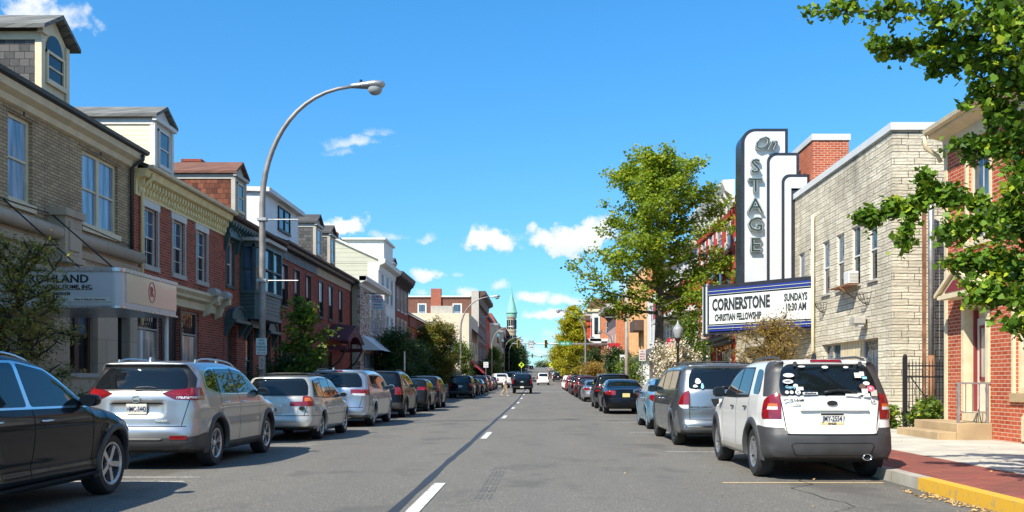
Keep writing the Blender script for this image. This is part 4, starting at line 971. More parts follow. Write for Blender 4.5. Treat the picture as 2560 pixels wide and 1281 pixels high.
m = MB(); m.prism([(XL+.3, 6.95), (XL-3.4, 8.98), (XL-3.4, 9.15), (XL+.3, 7.12)], 'y', 76.8, 99); m.prism([(XL-3.4, 8.98), (XL-7.2, 6.95), (XL-7.2, 7.12), (XL-3.4, 9.15)], 'y', 76.8, 99); m.build('roof', M['trim_white'], b.r, world=True)
b = B('corner_shop', 'small cream shop with a white sign board at the corner, half hidden by trees', 1, XL, 99.3, X0-1.8, 4.6, 10, M['stucco_cream'], holes=[(101+4*i, 103.5+4*i, 1.2, 3.2) for i in range(5)])
for i in range(5): b.win(101+4*i, 103.5+4*i, 1.2, 3.2, mid=0, up='glass_dark', fm='trim_black')
b.bx('sign_board', M['wht'], 100, 112, 3.5, 4.4, .02, .12); b.strip('awning', M['awn_red'], [(.01, 3.3), (1.2, 2.6), (1.2, 2.45), (.01, 3.2)], 112.5, 120)
# --- beyond the cross street
zb = gz(140)
b = B('cream_corner_building', 'plain cream stucco building on the far corner with a maroon awning', 1, -10.6, 140, 161, 12.0, 14, M['stucco_cream'],
      near_holes=[(-13.6, -12.0, 4.8, 7.3)], holes=[(143+4.5*i, 145+4.5*i, 6, 8) for i in range(4)])
b.win(-13.6, -12.0, 4.8, 7.3, near=True, fm='trim_grey', up='glass', lo='glass_dark'); [b.win(143+4.5*i, 145+4.5*i, 6, 8) for i in range(4)]
b.strip('awning', M['awn_maroon'], [(.01, 10.0), (1.8, 8.4), (1.8, 8.2), (.01, 9.7)], 146, 160); b.strip('shop_awning', M['awn_red'], [(.01, 4.9), (2.2, 2.9), (2.2, 2.7), (.01, 4.7)], 141, 152)
m = MB(); m.box(-16.6, -13.2, 141, 143, 12, 13.2); m.build('rooftop_unit', M['trim_grey'], b.r, world=True)
b.bx('wall_sign', M['wht'], -17.2, -13.8, 2.6, 4.6, .02, .15, near=True)
b = B('tall_brick_block', 'tall brown brick block with a red chimney, white framed windows and a dark cornice', 1, -10.7, 162, 189, 16.5, 16, M['brown_brick'],
      near_holes=[(-21.2, -20.0, 12.6, 15.4), (-15.0, -13.7, 12.6, 15.2)], holes=[(164+4*i, 165.6+4*i, z, z+2.3) for i in range(6) for z in (5.5, 9, 12.5)])
for a, c in ((-21.2, -20.0), (-15.0, -13.7)): b.win(a, c, 12.6, 15.2, near=True, fm='wht', up='glass', lo='glass_light', surround=('wht', .18))
for i in range(6):
    for z in (5.5, 9, 12.5): b.win(164+4*i, 165.6+4*i, z, z+2.3, up='glass_light')
m = MB(); m.box(-27, -12, 161.7, 189, 16.5, 16.75); m.build('parapet', M['trim_white'], b.r, world=True)
m = MB(); m.box(-19.0, -17.2, 161.6, 163, 8, 18.0); m.build('chimney', M['red_brick'], b.r, world=True)
m = MB(); m.box(-11.8, -10.5, 161.6, 162.2, 1.3, 17.6); m.build('corner_pier', M['trim_grey'], b.r, world=True)
m = MB(); m.prism([(-10.7, 15.2), (-10.3, 15.3), (-10.1, 16.6), (-9.3, 17.0), (-9.3, 17.6), (-10.7, 17.6)], 'y', 161.9, 189); m.build('cornice', M['trim_brown'], b.r, world=True)
b.strip('shop_awning', M['awn_maroon'], [(.01, 5.4), (1.8, 4.0), (1.8, 3.8), (.01, 5.2)], 163, 188)
b = B('victorian_brick_building', 'red brick building with cream bay fronts, round plaques and a maroon roof', 1, -10.8, 191, 246, 15.0, 16, M['paint_red'], holes=[(193+5*i, 195+5*i, z, z+2.5) for i in range(2) for z in (6, 10)])
for i in range(2):
    for z in (6, 10): b.win(193+5*i, 195+5*i, z, z+2.5, up='glass_light')
for y in (204, 232):
    m = MB(); m.prism([(-10.8, y), (-9.3, y+1.2), (-8.9, y+4), (-9.3, y+8), (-10.8, y+9)], 'z', 5.5, 14.2); m.build('bay_front', M['stucco_cream'], b.r, world=True)
    for z in (6.6, 10.2):
        m = MB(); m.prism([(-9.27, y+1.35), (-8.87, y+4), (-8.9, y+6), (-9.0, y+6), (-9.35, y+1.5)], 'z', z, z+2.2); m.build('bay_glass', M['glass_dark'], b.r, world=True)
    m = MB(); m.prism([(-10.8, y-.3), (-9.0, y+1), (-8.6, y+4), (-9.0, y+8.3), (-10.8, y+9.3)], 'z', 14.2, 14.7); m.build('bay_cornice', M['trim_white'], b.r, world=True)
m = MB(); m.prism([(-10.3, 15.0), (-11.8, 17.6), (-24, 17.6), (-26, 15.0)], 'y', 191, 246); m.build('roof', M['awn_maroon'], b.r, world=True)
m = MB(); m.box(-10.85, -15, 190.9, 191.0, 13.4, 14.6); m.build('frieze', M['stucco_cream'], b.r, world=True)
b = B('dark_brick_row', 'far dark brick row beyond the red gabled building', 1, -10.9, 247, 318, 15.5, 14, M['brown_brick'], holes=[(250+8*i, 253+8*i, z, z+2.6) for i in range(8) for z in (8, 12)])
for i in range(8):
    for z in (8, 12): b.win(250+8*i, 253+8*i, z, z+2.6)
m = MB(); m.prism([(-10.4, 15.5), (-12.6, 20.2), (-22, 20.2), (-24, 15.5)], 'y', 247, 318); m.build('roof', M['red_brick'], b.r, world=True)
b = B('turreted_building', 'far brick building carrying the round turret with green copper cone roof', 1, -11.5, 324, 350, 21, 16, M['brown_brick'], holes=[(327+5*i, 330+5*i, z, z+3) for i in range(4) for z in (9, 14)])
for i in range(4):
    for z in (9, 14): b.win(327+5*i, 330+5*i, z, z+3, up='glass_light')
def turret():
    cx, cy = -9.6, 333
    m = MB(); m.lathe([(1.6, 5), (1.6, 19.6), (1.8, 19.9), (1.8, 20.4), (1.5, 20.5), (1.5, 24.6), (1.8, 25.0), (1.8, 26.6)], (cx, cy, 0), 'z', 24); m.build('turret', M['stucco_tan'], b.r, world=True, autosmooth=R(30))
    m = MB()
    for i in range(12):
        a = 2*math.pi*i/12; x, y = cx+1.55*math.cos(a), cy+1.55*math.sin(a)
        for z0, z1 in ((20.9, 24.2), (14.5, 18.5)):
            m.tube([(x, y, z0), (x, y, z1)], .28, 6)
    m.build('turret_windows', M['glass_dark'], b.r, world=True)
    m = MB(); m.lathe([(1.85, 25.4), (1.85, 26.4), (2.1, 26.6), (2.1, 26.9), (1.85, 27.2), (.35, 33.4), (.18, 33.9), (.28, 34.2), (.10, 34.5), (.07, 36.2), (0, 36.2)], (cx, cy, 0), 'z', 24); m.ball((cx, cy, 35.3), .22)
    m.build('turret_roof', M['copper'], b.r, world=True, autosmooth=R(30))
turret()
b = B('distant_brick_block', 'distant dark brick block past the turret', 1, -11, 352, 420, 17.5, 14, M['brown_brick'])

# ================= right side =================
XB = 9.35
b = B('bright_brick_house', 'bright red brick house with cream gabled doorway and stone sills behind the ginkgo leaves', -1, XB, 8, 20.9, 6.75, 10, M['red_brick_vivid'],
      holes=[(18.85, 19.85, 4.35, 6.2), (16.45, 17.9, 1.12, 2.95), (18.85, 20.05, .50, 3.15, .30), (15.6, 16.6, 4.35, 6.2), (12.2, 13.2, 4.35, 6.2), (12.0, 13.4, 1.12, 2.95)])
for a, c, z0, z1 in ((18.85, 19.85, 4.35, 6.2), (15.6, 16.6, 4.35, 6.2), (12.2, 13.2, 4.35, 6.2)): b.win(a, c, z0, z1, fm='trim_cream', up='glass', lo='glass', munt=(1, 0), sill='trim_cream', fw=.09, surround=('trim_cream', .07))
for a, c in ((16.45, 17.9), (12.0, 13.4)): b.win(a, c, 1.12, 2.95, fm='trim_cream', up='glass_light', lo='glass', sill='stoop', fw=.12, sillh=.17, surround=('trim_cream', .06))
gable_roof(b, M['roof_brown'], 7.12, .42, over=.45)
b.strip('eaves', M['trim_cream'], [(.0, 6.55), (.06, 6.55), (.08, 6.85), (.40, 6.93), (.42, 7.02), (.0, 7.02)])
gutter(b, 7.06, n=.42, mat='trim_cream')
m = MB(); m.box(XB-.03, XB+.12, 20.80, 20.935, .16, 6.9); m.build('corner_board', M['trim_cream'], b.r, world=True)
m = MB(); m.tube([(8.86, 20.9, 6.98), (8.9, 20.95, 6.72), (9.2, 21.0, 6.55), (9.28, 21.0, 6.4)], .05, 8); m.build('gutter_elbow', M['trim_cream'], b.r, smooth=True, world=True)
# doorway
m = MB(); mp = b.mp
mbox(m, mp, 18.85, 18.97, .70, 3.15, -.30, .05); mbox(m, mp, 19.93, 20.05, .70, 3.15, -.30, .05); mbox(m, mp, 18.85, 20.05, 2.95, 3.15, -.30, .052)
mbox(m, mp, 18.97, 19.93, 2.40, 2.95, -.28, -.25); mbox(m, mp, 18.85, 20.05, .50, .70, -.32, .03)
dr = m.build('door_frame', M['trim_cream'], b.r, world=True)
m = MB(); mbox(m, mp, 19.04, 19.86, .71, 2.72, -.27, -.22); o = m.build('front_door', M['door_white'], b.r, world=True)
m = MB(); mbox(m, mp, 19.25, 19.65, 1.45, 2.5, -.219, -.20); m.build('door_glass', M['glass_warm'], o, world=True)
m = MB()
for a, c, z0, z1 in ((19.19, 19.25, 1.40, 2.56), (19.65, 19.71, 1.40, 2.56), (19.25, 19.65, 2.5, 2.56), (19.19, 19.71, 1.36, 1.45)): mbox(m, mp, a, c, z0, z1, -.218, -.19)
mbox(m, mp, 18.975, 19.035, .71, 2.9, -.26, -.16); mbox(m, mp, 19.865, 19.925, .71, 2.9, -.26, -.16)
m.build('door_casing', M['door_maroon'], o, world=True)
m = MB(); m.prism([(18.62, 3.25), (19.45, 3.72), (20.28, 3.25)], 'x', XB-.42, XB-.02); o = m.build('door_pediment', M['trim_cream'], b.r, world=True)
m = MB(); m.prism([(18.9, 3.30), (19.45, 3.61), (20.0, 3.30)], 'x', XB-.44, XB-.418); m.build('pediment_panel', M['door_maroon'], o, world=True)
m = MB()
for s_ in (-1, 1): m.prism([(19.45, 3.74), (19.45+s_*.95, 3.20), (19.45+s_*.95, 3.28), (19.45, 3.83)], 'x', XB-.50, XB)
m.box(XB-.46, XB, 18.58, 20.32, 3.16, 3.25); m.build('pediment_moulding', M['trim_cream'], o, world=True)
m = MB(); m.box(XB-.02, XB+.04, 17.3, 17.75, .22, .72); m.build_ = 0
m = MB(); m.prism([(16.85, .2), (17.55, .2), (17.55, .66), (17.45, .74), (17.2, .78), (16.95, .74), (16.85, .66)], 'x', XB-.05, XB+.01); o = m.build('cellar_vent', M['trim_cream'], b.r, world=True)
m = MB()
for i in range(5): m.box(XB-.056, XB-.048, 16.95+i*.11, 17.0+i*.11, .3, .62)
m.build('vent_slots', M['iron'], o, world=True)
st = thing('stoop', (8.9, 19.8, .15), 'tan concrete stoop with two steps at the bright brick house door', 'steps')
m = MB(); m.box(8.62, XB-.003, 18.75, 20.9, .13, .49); m.build('platform', M['stoop'], st, world=True, bevel=.012)
m = MB(); m.box(8.22, 8.617, 18.75, 20.9, .13, .31); m.build('step', M['stoop'], st, world=True, bevel=.012)
rl = thing('handrail', (8.9, 18.85, .49), 'thin metal handrail on the tan stoop', 'railing')
m = MB(); m.box(8.66, 8.71, 18.82, 18.87, .49, 1.30); m.build('post', M['steel'], rl, world=True); m = MB(); m.box(9.26, 9.30, 18.82, 18.86, .49, 1.30); m.build('post', M['steel'], rl, world=True)
m = MB(); m.box(8.64, 9.34, 18.82, 18.87, 1.30, 1.335); m.build('top_rail', M['steel'], rl, world=True); m = MB(); m.box(8.7, 9.28, 18.83, 18.86, .70, .72); m.build('bottom_rail', M['steel'], rl, world=True)
for x in (8.84, 8.98, 9.12): m = MB(); m.box(x-.008, x+.008, 18.835, 18.855, .72, 1.3); m.build('baluster', M['steel'], rl, world=True)
m = MB(); m.tube([(9.05, 18.84, .5), (9.10, 18.84, .78), (9.16, 18.84, .5)], .012, 6); m.build('boot_scraper', M['iron'], rl, world=True)
# iron fence across the alley
fn = thing('iron_fence', (9.6, 22.3, .15), 'black wrought iron fence closing the narrow alley beside the stone building', 'fence')
m = MB(); m.box(8.93, 9.02, 22.26, 22.35, .13, 1.95); m.ball((8.975, 22.3, 1.98), .05); m.build('fence_post', M['iron'], fn, world=True)
m = MB()
for z in (.35, 1.45, 1.72): m.box(9.0, 10.45, 22.29, 22.32, z, z+.035)
m.build('rail', M['iron'], fn, world=True)
for i in range(17):
    x = 9.08+i*.082; m = MB(); m.box(x-.008, x+.008, 22.297, 22.313, .2, 1.80+.04*(i % 2)); m.tube([(x, 22.305, 1.80), (x, 22.305, 1.90+.04*(i % 2))], [.012, .001], 5); m.build('picket', M['iron'], fn, world=True)
m = MB(); m.tube([(9.1, 22.33, 1.5), (9.9, 22.33, .4)], .015, 5); m.build('brace', M['iron'], fn, world=True)
tw = thing('tin_wall', (10.9, 24.9, .15), 'rusty pressed tin wall at the end of the alley', 'wall')
m = MB(); m.box(10.22, 12.4, 24.7, 25.0, .1, 7.6); m.build('tin_cladding', M['tin'], tw, world=True)
m = MB()
for z in frange(.6, 7.6, .62):
    m.box(10.2, 12.4, 24.68, 24.71, z, z+.025)
    for x in frange(10.24, 12.2, .4): m.tube([(x, 24.69, z+.06), (x+.2, 24.67, z+.5), (x+.4, 24.69, z+.06)], .012, 4)
m.build('tin_ribs', M['tin_frame'], tw, world=True)
pp = thing('alley_downpipe', (10.05, 23.2, .15), 'large galvanised downpipe with a rusty lower end in the alley', 'pipe')
m = MB(); m.tube([(10.0, 23.2, 2.0), (10.0, 23.2, 5.9), (10.1, 23.6, 6.4)], .075, 12); m.build('pipe', M['steel'], pp, smooth=True, world=True)
m = MB(); m.tube([(10.0, 23.2, .15), (10.0, 23.2, 2.02)], .085, 12); m.build('cast_iron_shoe', M['steel_rust'], pp, smooth=True, world=True)
m = MB(); m.box(9.78, 9.86, 23.15, 23.22, .15, 6.2); m.build('conduit', M['tin_frame'], pp, world=True)

# --- stone faced building
RW = [(25.27, 25.9), (26.6, 27.3), (28.0, 28.7), (29.4, 30.1), (31.0, 31.6), (32.15, 32.85)]; ZR = (4.2, 5.95)
b = B('stone_faced_building', 'pale stone faced two storey building with a white roof edge and boarded shop window', -1, XR, 24.2, 43.4, 8.02, 14, M['stone'],
      holes=[(a, c, *ZR, .09) for a, c in RW]+[(25.2, 30.2, .9, 2.58, .20), (34.5, 41.5, .2, 2.9, .8)])
for a, c in RW: window(b.r, b.mp, a, c, *ZR, fm='wht', up='glass', lo='glass_dark', rec=.07, fw=.042, sill='trim_grey', sillh=.05)
m = MB(); m.box(XR-.07, XR+.3, 24.12, 43.4, 8.02, 8.22); m.box(XR+.3, XR+2.6, 24.12, 24.4, 8.02, 8.22); m.build('roof_edge', M['signwhite'], b.r, world=True)
m = MB(); m.box(XR+.02, XR+14, 24.4, 43.3, 8.0, 8.05); m.build('flat_roof', M['metal_roof'], b.r, world=True)
window(b.r, b.mp, 28.75, 30.2, .9, 2.58, fm='trim_grey', up='glass', rec=.18, sill=None, mid=0, double=True, name='shop_window')
window(b.r, b.mp, 25.2, 26.7, .9, 2.58, fm='trim_grey', up='glass', rec=.18, sill=None, mid=0, name='shop_window')
m = MB(); mbox(m, b.mp, 26.72, 28.73, .9, 2.58, -.20, -.14); o = m.build('boarding', M['trim_cream'], b.r, world=True)
m = MB()
for a in frange(26.9, 28.7, .24): mbox(m, b.mp, a, a+.015, .9, 2.58, -.14, -.135)
m.build('board_joints', M['trim_tan'], o, world=True)
m = MB(); m.tube([(XR-.09, 30.9, 7.0), (XR-.09, 30.9, .2)], .055, 10); m.build('downspout', M['trim_cream'], b.r, smooth=True, world=True)
m = MB(); m.box(XR+.3, XR+2.2, 42.6, 43.35, .1, 3); m.build('lobby_wall', M['stone_dark'], b.r, world=True)
m = MB(); m.box(9.95, 11.25, 33, 43, 8.0, 10.1); o = m.build('fly_tower', M['red_brick_vivid'], b.r, world=True)
m = MB(); m.box(9.9, 11.3, 32.95, 43.1, 10.1, 10.32); m.build('fly_tower_cap', M['signwhite'], o, world=True)
ac = thing('air_conditioner', (9.1, 27.0, 4.3), 'white box air conditioner on a bracket below the second stone building window', 'air conditioner')
m = MB(); m.box(9.10, 9.40, 26.72, 27.16, 4.24, 4.60); o = m.build('casing', M['wht'], ac, world=True, bevel=.015)
m = MB()
for i in range(7): m.box(9.12, 9.38, 26.71, 26.718, 4.29+i*.04, 4.305+i*.04)
m.build('grille', M['trim_grey'], o, world=True)
m = MB(); m.box(9.0, XR, 26.65, 28.2, 4.18, 4.22); m.tube([(8.9, 27.0, 4.18), (9.38, 27.0, 3.8)], .018, 5); m.build('shelf_bracket', M['steel_rust'], ac, world=True)
for i, (yc, zc, lb) in enumerate(((26.0, 3.72, 'right'), (29.95, 3.78, 'left'))):
    bk = thing('wire_basket', (9.25, yc, zc), 'half round wire plant basket on the stone wall, '+('nearer the corner' if i == 0 else 'beside the cream downspout'), 'basket', 'wire baskets on the stone wall')
    m = MB(); n = 8
    arc = lambda r_, z: [(XR-.004-r_*math.sin(math.pi*k/n), yc+r_*math.cos(math.pi*k/n), z) for k in range(n+1)]
    m.tube(arc(.30, zc+.15), .010, 5); m.tube(arc(.24, zc+.0), .007, 4); m.tube(arc(.12, zc-.12), .007, 4)
    m.build('hoops', M['iron'], bk, world=True)
    m = MB()
    for k in range(n+1):
        a = math.pi*k/n; m.tube([(XR-.004-r_*math.sin(a), yc+r_*math.cos(a), z) for r_, z in ((.30, zc+.15), (.24, zc), (.12, zc-.12), (.02, zc-.18))], .006, 4)
    m.build('wires', M['iron'], bk, world=True)
fl = thing('flood_light', (9.2, 26.1, 3.1), 'small grey box floodlight on the stone wall above the boarded shop window', 'light')
m = MB(); m.box(8.98, 9.30, 25.85, 26.3, 3.0, 3.2); m.build('housing', M['trim_grey'], fl, world=True, bevel=.02); m = MB(); m.box(9.1, 9.25, 25.9, 26.2, 2.93, 3.0); m.build('lens', M['lens_white'], fl, world=True); m = MB(); m.box(9.3, XR, 26.02, 26.12, 3.02, 3.14); m.build('arm', M['iron'], fl, world=True)

# --- theatre marquee
mq = thing('theatre_marquee', (8.3, 34.3, 3.15), 'wedge shaped theatre marquee with blue bands and a white letter board reading Cornerstone', 'marquee')
A_, N_, C_ = Vector((XR-.02, 30.9)), Vector((6.3, 34.3)), Vector((XR-.02, 37.7))
d1 = (A_-N_).normalized(); n1 = Vector((d1.y, -d1.x)); n1 = n1 if n1.y < 0 else -n1
def mpan(name, u0, u1, z0, z1, t0, t1, mat, parent=mq):
    m = MB(); vs = []
    for t_ in (t0, t1):
        for z in (z0, z1):
            for u in (u0, u1): p = N_+d1*u+n1*t_; vs.append((p.x, p.y, z))
    m.add(vs, [(0, 1, 3, 2), (4, 6, 7, 5), (0, 4, 5, 1), (2, 3, 7, 6), (0, 2, 6, 4), (1, 5, 7, 3)])
    return m.build(name, mat, parent, world=True)
m = MB(); m.prism([(A_.x, A_.y), (N_.x+.1, N_.y-.1), (N_.x+.1, N_.y+.1), (C_.x, C_.y)], 'z', 3.17, 4.91); m.build('marquee_body', M['sign_black'], mq, world=True)
L_ = (A_-N_).length
mpan('frame', .02, L_-.02, 3.12, 4.95, -.02, .05, M['sign_black'])
mpan('letter_board', .22, L_-.10, 3.50, 4.54, .05, .075, M['sign_cell'])
m_l = MB()
for z in (3.50+.26*i for i in range(1, 4)):
    vs = [];
    for zz in (z-.004, z+.004):
        for u in (.24, L_-.12): p = N_+d1*u+n1*.079; vs.append((p.x, p.y, zz))
    m_l.add(vs, [(0, 1, 3, 2)])
for k in range(5):
    u = .3+k*1.02; vs = []
    for zz in (3.5, 4.54):
        for uu in (u-.005, u+.005): p = N_+d1*uu+n1*.0792; vs.append((p.x, p.y, zz))
    m_l.add(vs, [(0, 1, 3, 2)])
m_l.build('board_rails', M['trim_grey'], mq, world=True)
for z0, z1 in ((4.63, 4.69), (4.745, 4.80), (3.235, 3.29), (3.35, 3.41)): mpan('blue_band', .22, L_-.06, z0, z1, .05, .10, M['sign_blue'])
m = MB()
for z in (4.72, 4.60, 3.33, 3.44):
    p, q = N_+d1*.16+n1*.09, N_+d1*(L_-.08)+n1*.09; m.tube([(p.x, p.y, z), (q.x, q.y, z)], .012, 5)
m.build('neon_tube', M['letter_silver'], mq, world=True)
m = MB(); m.lathe([(.0, 3.05), (.17, 3.05), (.20, 3.12), (.20, 4.95), (.17, 5.02), (0, 5.04)], (N_.x+.10, N_.y-.02, 0), 'z', 20); m.build('nose', M['sign_black'], mq, smooth=False, world=True)
m = MB(); m.lathe([(.208, 3.15), (.215, 3.17), (.215, 4.9), (.208, 4.92)], (N_.x+.10, N_.y-.02, 0), 'z', 6); m.build('nose_tube', M['letter_silver'], mq, world=True)
ang = math.atan2(d1.y, d1.x)
def mtext(s_, u, z, size, xs, bold=.008):
    p = N_+d1*u+n1*.085; text('lettering', s_, M['letter'], mq, (p.x, p.y, z), size, xs, .01, bold, rz=ang)
mtext('CORNERSTONE', 1.62, 4.19, .60, .58, .022); mtext('CHRISTIAN FELLOWSHIP', 1.50, 3.72, .345, .53, .011); mtext('SUNDAYS', 3.90, 4.27, .36, .57, .011); mtext('10:30 AM', 3.90, 3.93, .36, .59, .011)
# --- stepped tower sign
ts = thing('stepped_tower_sign', (8.6, 34.0, 4.9), 'tall white stepped vertical sign edged in black with script and deco letters reading On Stage', 'sign')
def rpl(x0, x1, z0, z1, r, n=8):
    pts = [(x0, z0), (x1, z0), (x1, z1)]
    for i in range(n+1): a = math.pi/2+math.pi/2*i/n; pts.append((x0+r+r*math.cos(a), z1-r+r*math.sin(a)))
    return pts
for k, (x0, x1, zt, r_) in enumerate(((7.46, 9.18, 10.66, .52), (8.40, 9.58, 9.76, .34), (8.93, 9.96, 8.96, .28))):
    yf = 33.5-.05*k; lastx = {0: 9.18, 1: 9.58, 2: 9.96}[k]
    m = MB(); m.prism(rpl(x0, x1, 4.9, zt, r_), 'y', yf, 34.42-.02*k); o = m.build('sign_box', M['sign_black'], ts, world=True)
    m = MB(); m.prism(rpl(x0+(.10 if k else .13), x1-.11, 4.9, zt-.11, r_*.8), 'y', yf-.012, yf+.004); m.build('sign_face', M['signwhite'], o, world=True)
m = MB(); m.box(9.27, 9.52, 33.36, 33.384, 4.9, 8.42); m.box(9.27, 9.9, 33.36, 33.384, 8.36, 8.44); m.build('black_panel', M['sign_black'], ts, world=True)
def deco(s_, x, z, size, xs, shear=0, bold=.010):
    for k, (bd, yy, dp, mt) in enumerate(((bold+.016, 33.395, .11, 'letter_silver'), (bold+.016, 33.337, .008, 'letter_green'), (bold+.004, 33.330, .008, 'signwhite'), (bold-.010, 33.322, .008, 'letter_green'))):
        text('lettering', s_, M[mt], ts, (x, yy, z), size, xs, dp, bd, shear=shear)
for s_, z in (('S', 9.22), ('T', 8.52), ('A', 7.79), ('G', 7.09), ('E', 6.34)): deco(s_, 7.95, z, .72, 1.12 if s_ not in 'TE' else 1.2)
deco('On', 8.27, 10.06, .66, .98, .5, .004)

# --- painted red brick beyond the theatre
b = B('painted_red_building', 'bright red painted brick building with white cornice just past the tower sign', -1, XR, 43.7, 53.4, 10.3, 12, M['paint_red'],
      holes=[(44.6+2.2*i, 45.7+2.2*i, z, z+h_) for i in range(4) for z, h_ in ((8.0, 1.5), (5.6, 1.7), (3.9, 1.2))])
for i in range(4):
    for z, h_ in ((8.0, 1.5), (5.6, 1.7), (3.9, 1.2)):
        b.win(44.6+2.2*i, 45.7+2.2*i, z, z+h_, fm='trim_white', up='glass_dark', lo='glass', sill='wht', lint=('wht', .28), lw=.06)
m = MB()
for i in range(4):
    for z in (8.0, 3.9):
        for a in (44.6+2.2*i-.14, 45.7+2.2*i+.004):
            for q in (0, .8): mbox(m, b.mp, a, a+.14, z+q*1.1, z+q*1.1+.35, -.02, .03)
m.each('quoin_block', M['wht'], b.r)
b.strip('cornice', M['trim_white'], [(0.003, 9.75), (.10, 9.78), (.16, 10.3), (.45, 10.5), (.58, 10.85), (.58, 11.02), (0.003, 11.05)], 43.55, 53.4)
brackets(b, 'trim_white', 9.6, 10.5, .1, .45, frange(44, 53.3, .9), .2)
b.strip('brick_band', M['paint_red'], [(0.002, 9.35), (.1, 9.4), (.14, 9.62), (0.002, 9.7)])
b.strip('awning', M['awn_black'], [(.01, 7.75), (.95, 6.95), (.95, 6.80), (.01, 7.6)], 44.3, 49.6)
b.strip('porch_roof', M['roof_grey'], [(.01, 3.75), (1.3, 3.3), (1.3, 3.12), (.01, 3.2)], 43.8, 53.3)
m = MB()
for y in (44.2, 47.0, 50.2, 53.0): m.box(XR-1.25, XR-1.08, y-.08, y+.08, .15, 3.15)
m.each('porch_post', M['wht'], b.r)
for a, c in ((44.5, 46.5), (49.5, 52.5)): b.bx('shop_front', M['glass_dark'], a, c, .9, 2.9, .01, .03)
for a in (44.3, 46.6, 47.6, 49.2, 52.6): b.bx('shop_pilaster', M['wht'] if a in (44.3, 47.6, 52.6) else M['door_maroon'], a, a+.22, .15, 3.1, .01, .06)
# --- grey sided with red band
b = B('red_band_building', 'grey sided building with a red metal band over a pale blue-green shopfront', -1, XR, 53.5, 67.5, 9.6, 12, M['sid_grey'], holes=[(54.8+2.6*i, 56.1+2.6*i, 7.9, 9.2) for i in range(5)])
for i in range(5): b.win(54.8+2.6*i, 56.1+2.6*i, 7.9, 9.2, surround=('trim_white', .12), up='glass_light')
b.strip('cornice', M['trim_white'], [(0.003, 9.3), (.35, 9.5), (.4, 9.75), (0.003, 9.8)]); b.strip('red_band', M['sid_red'], [(.01, 5.9), (.9, 5.9), (.9, 7.3), (.01, 7.7)], 53.5, 67.4)
b.strip('shop_cornice', M['trim_white'], [(.01, 5.55), (1.0, 5.6), (1.0, 5.88), (.01, 5.88)])
m = MB()
for y in frange(53.7, 67.4, 1.52): m.box(XR-.12, XR-.01, y, y+.32, .15, 5.5)
m.each('shop_post', M['wht'], b.r)
m = MB(); m.box(XR-.06, XR-.005, 53.6, 67.3, .15, 5.5); m.build('shop_wall', plain('pale_teal', (.33, .42, .42), .5, var=.15), b.r, world=True)
m = MB()
for y in frange(54.1, 66.5, 1.52): m.box(XR-.075, XR-.062, y+.05, y+1.0, 1.0, 3.0); m.box(XR-.075, XR-.062, y+.05, y+1.0, 3.5, 5.1)
m.each('shop_pane', M['glass'], b.r)
# --- white fronted, dark canopy roof
b = B('white_bay_building', 'white fronted building with a dark conical shop canopy and tall white posts', -1, XR, 67.6, 78.5, 8.5, 12, M['stucco_white'], holes=[(69+3*i, 70.4+3*i, 4.6, 7.6) for i in range(3)])
for i in range(3): b.win(69+3*i, 70.4+3*i, 4.6, 7.6, up='glass', lo='glass_light')
b.strip('canopy_roof', M['roof_dark'], [(.01, 4.2), (1.5, 3.3), (1.5, 3.1), (.01, 3.1)])
m = MB()
for y in frange(68, 78.3, 1.1): m.box(XR-1.3, XR-1.1, y, y+.3, .2, 3.1)
m.each('canopy_post', M['wht'], b.r)
def pilastered(name, label, y0, y1, zt, wall, pil, shop='stucco_cream'):
    bb = B(name, label, -1, XR, y0, y1, zt, 12, wall, holes=[(y, y+1.1, z, z+2.3) for y in frange(y0+.8, y1-1.4, 2.1) for z in (4.6, zt-3.3)])
    for y in frange(y0+.8, y1-1.4, 2.1):
        for z in (4.6, zt-3.3): bb.win(y, y+1.1, z, z+2.3, up='glass_light', fw=.08)
    m = MB()
    for y in frange(y0+.1, y1, 2.1): m.box(XR-.22, XR-.004, y, y+.42, 3.8, zt-.3)
    m.each('pilaster', pil, bb.r)
    bb.strip('cornice', M['trim_white'], [(0.003, zt-.35), (.3, zt-.2), (.42, zt+.15), (0.003, zt+.2)]); bb.strip('shop_sign', M[shop], [(.01, 3.0), (.25, 3.0), (.25, 3.8), (.01, 3.8)])
    bb.strip('shop_windows', M['glass_dark'], [(.01, .8), (.03, .8), (.03, 2.9), (.01, 2.9)])
    return bb
pilastered('orange_brick_building', 'orange brick building with buff pilasters and a brown oriel ledge', 78.6, 94.5, 11.6, M['orange_brick'], plain('buff_pilaster', (.60, .36, .17), .8, var=.15), 'trim_tan').bx('oriel_ledge', M['trim_brown'], 79.5, 83.5, 5.9, 6.8, .01, 1.0)
bb = pilastered('buff_brick_building', 'buff and orange brick building beside the blue shopfront', 94.6, 108, 10.6, M['orange_brick'], M['orange_brick'], 'trim_tan')
bb.bx('blue_shopfront', plain('shop_blue', (.03, .15, .42), .5), 79.0+15.7, 100, .3, 4.0, .02, .3)
b = B('pink_sided_building', 'narrow pink metal sided building with a grey bracketed eave', -1, XR, 108.1, X0-2, 10.4, 12, M['sid_pink'], holes=[(110+4*i, 111.5+4*i, 4.8, 7.4) for i in range(3)])
for i in range(3): b.win(110+4*i, 111.5+4*i, 4.8, 7.4)
b.strip('eaves', M['trim_grey'], [(0.003, 9.8), (1.3, 10.3), (1.35, 10.7), (0.003, 10.9)]); brackets(b, 'trim_brown', 9.2, 10.3, .05, 1.0, frange(108.5, 122, 1.5), .2)
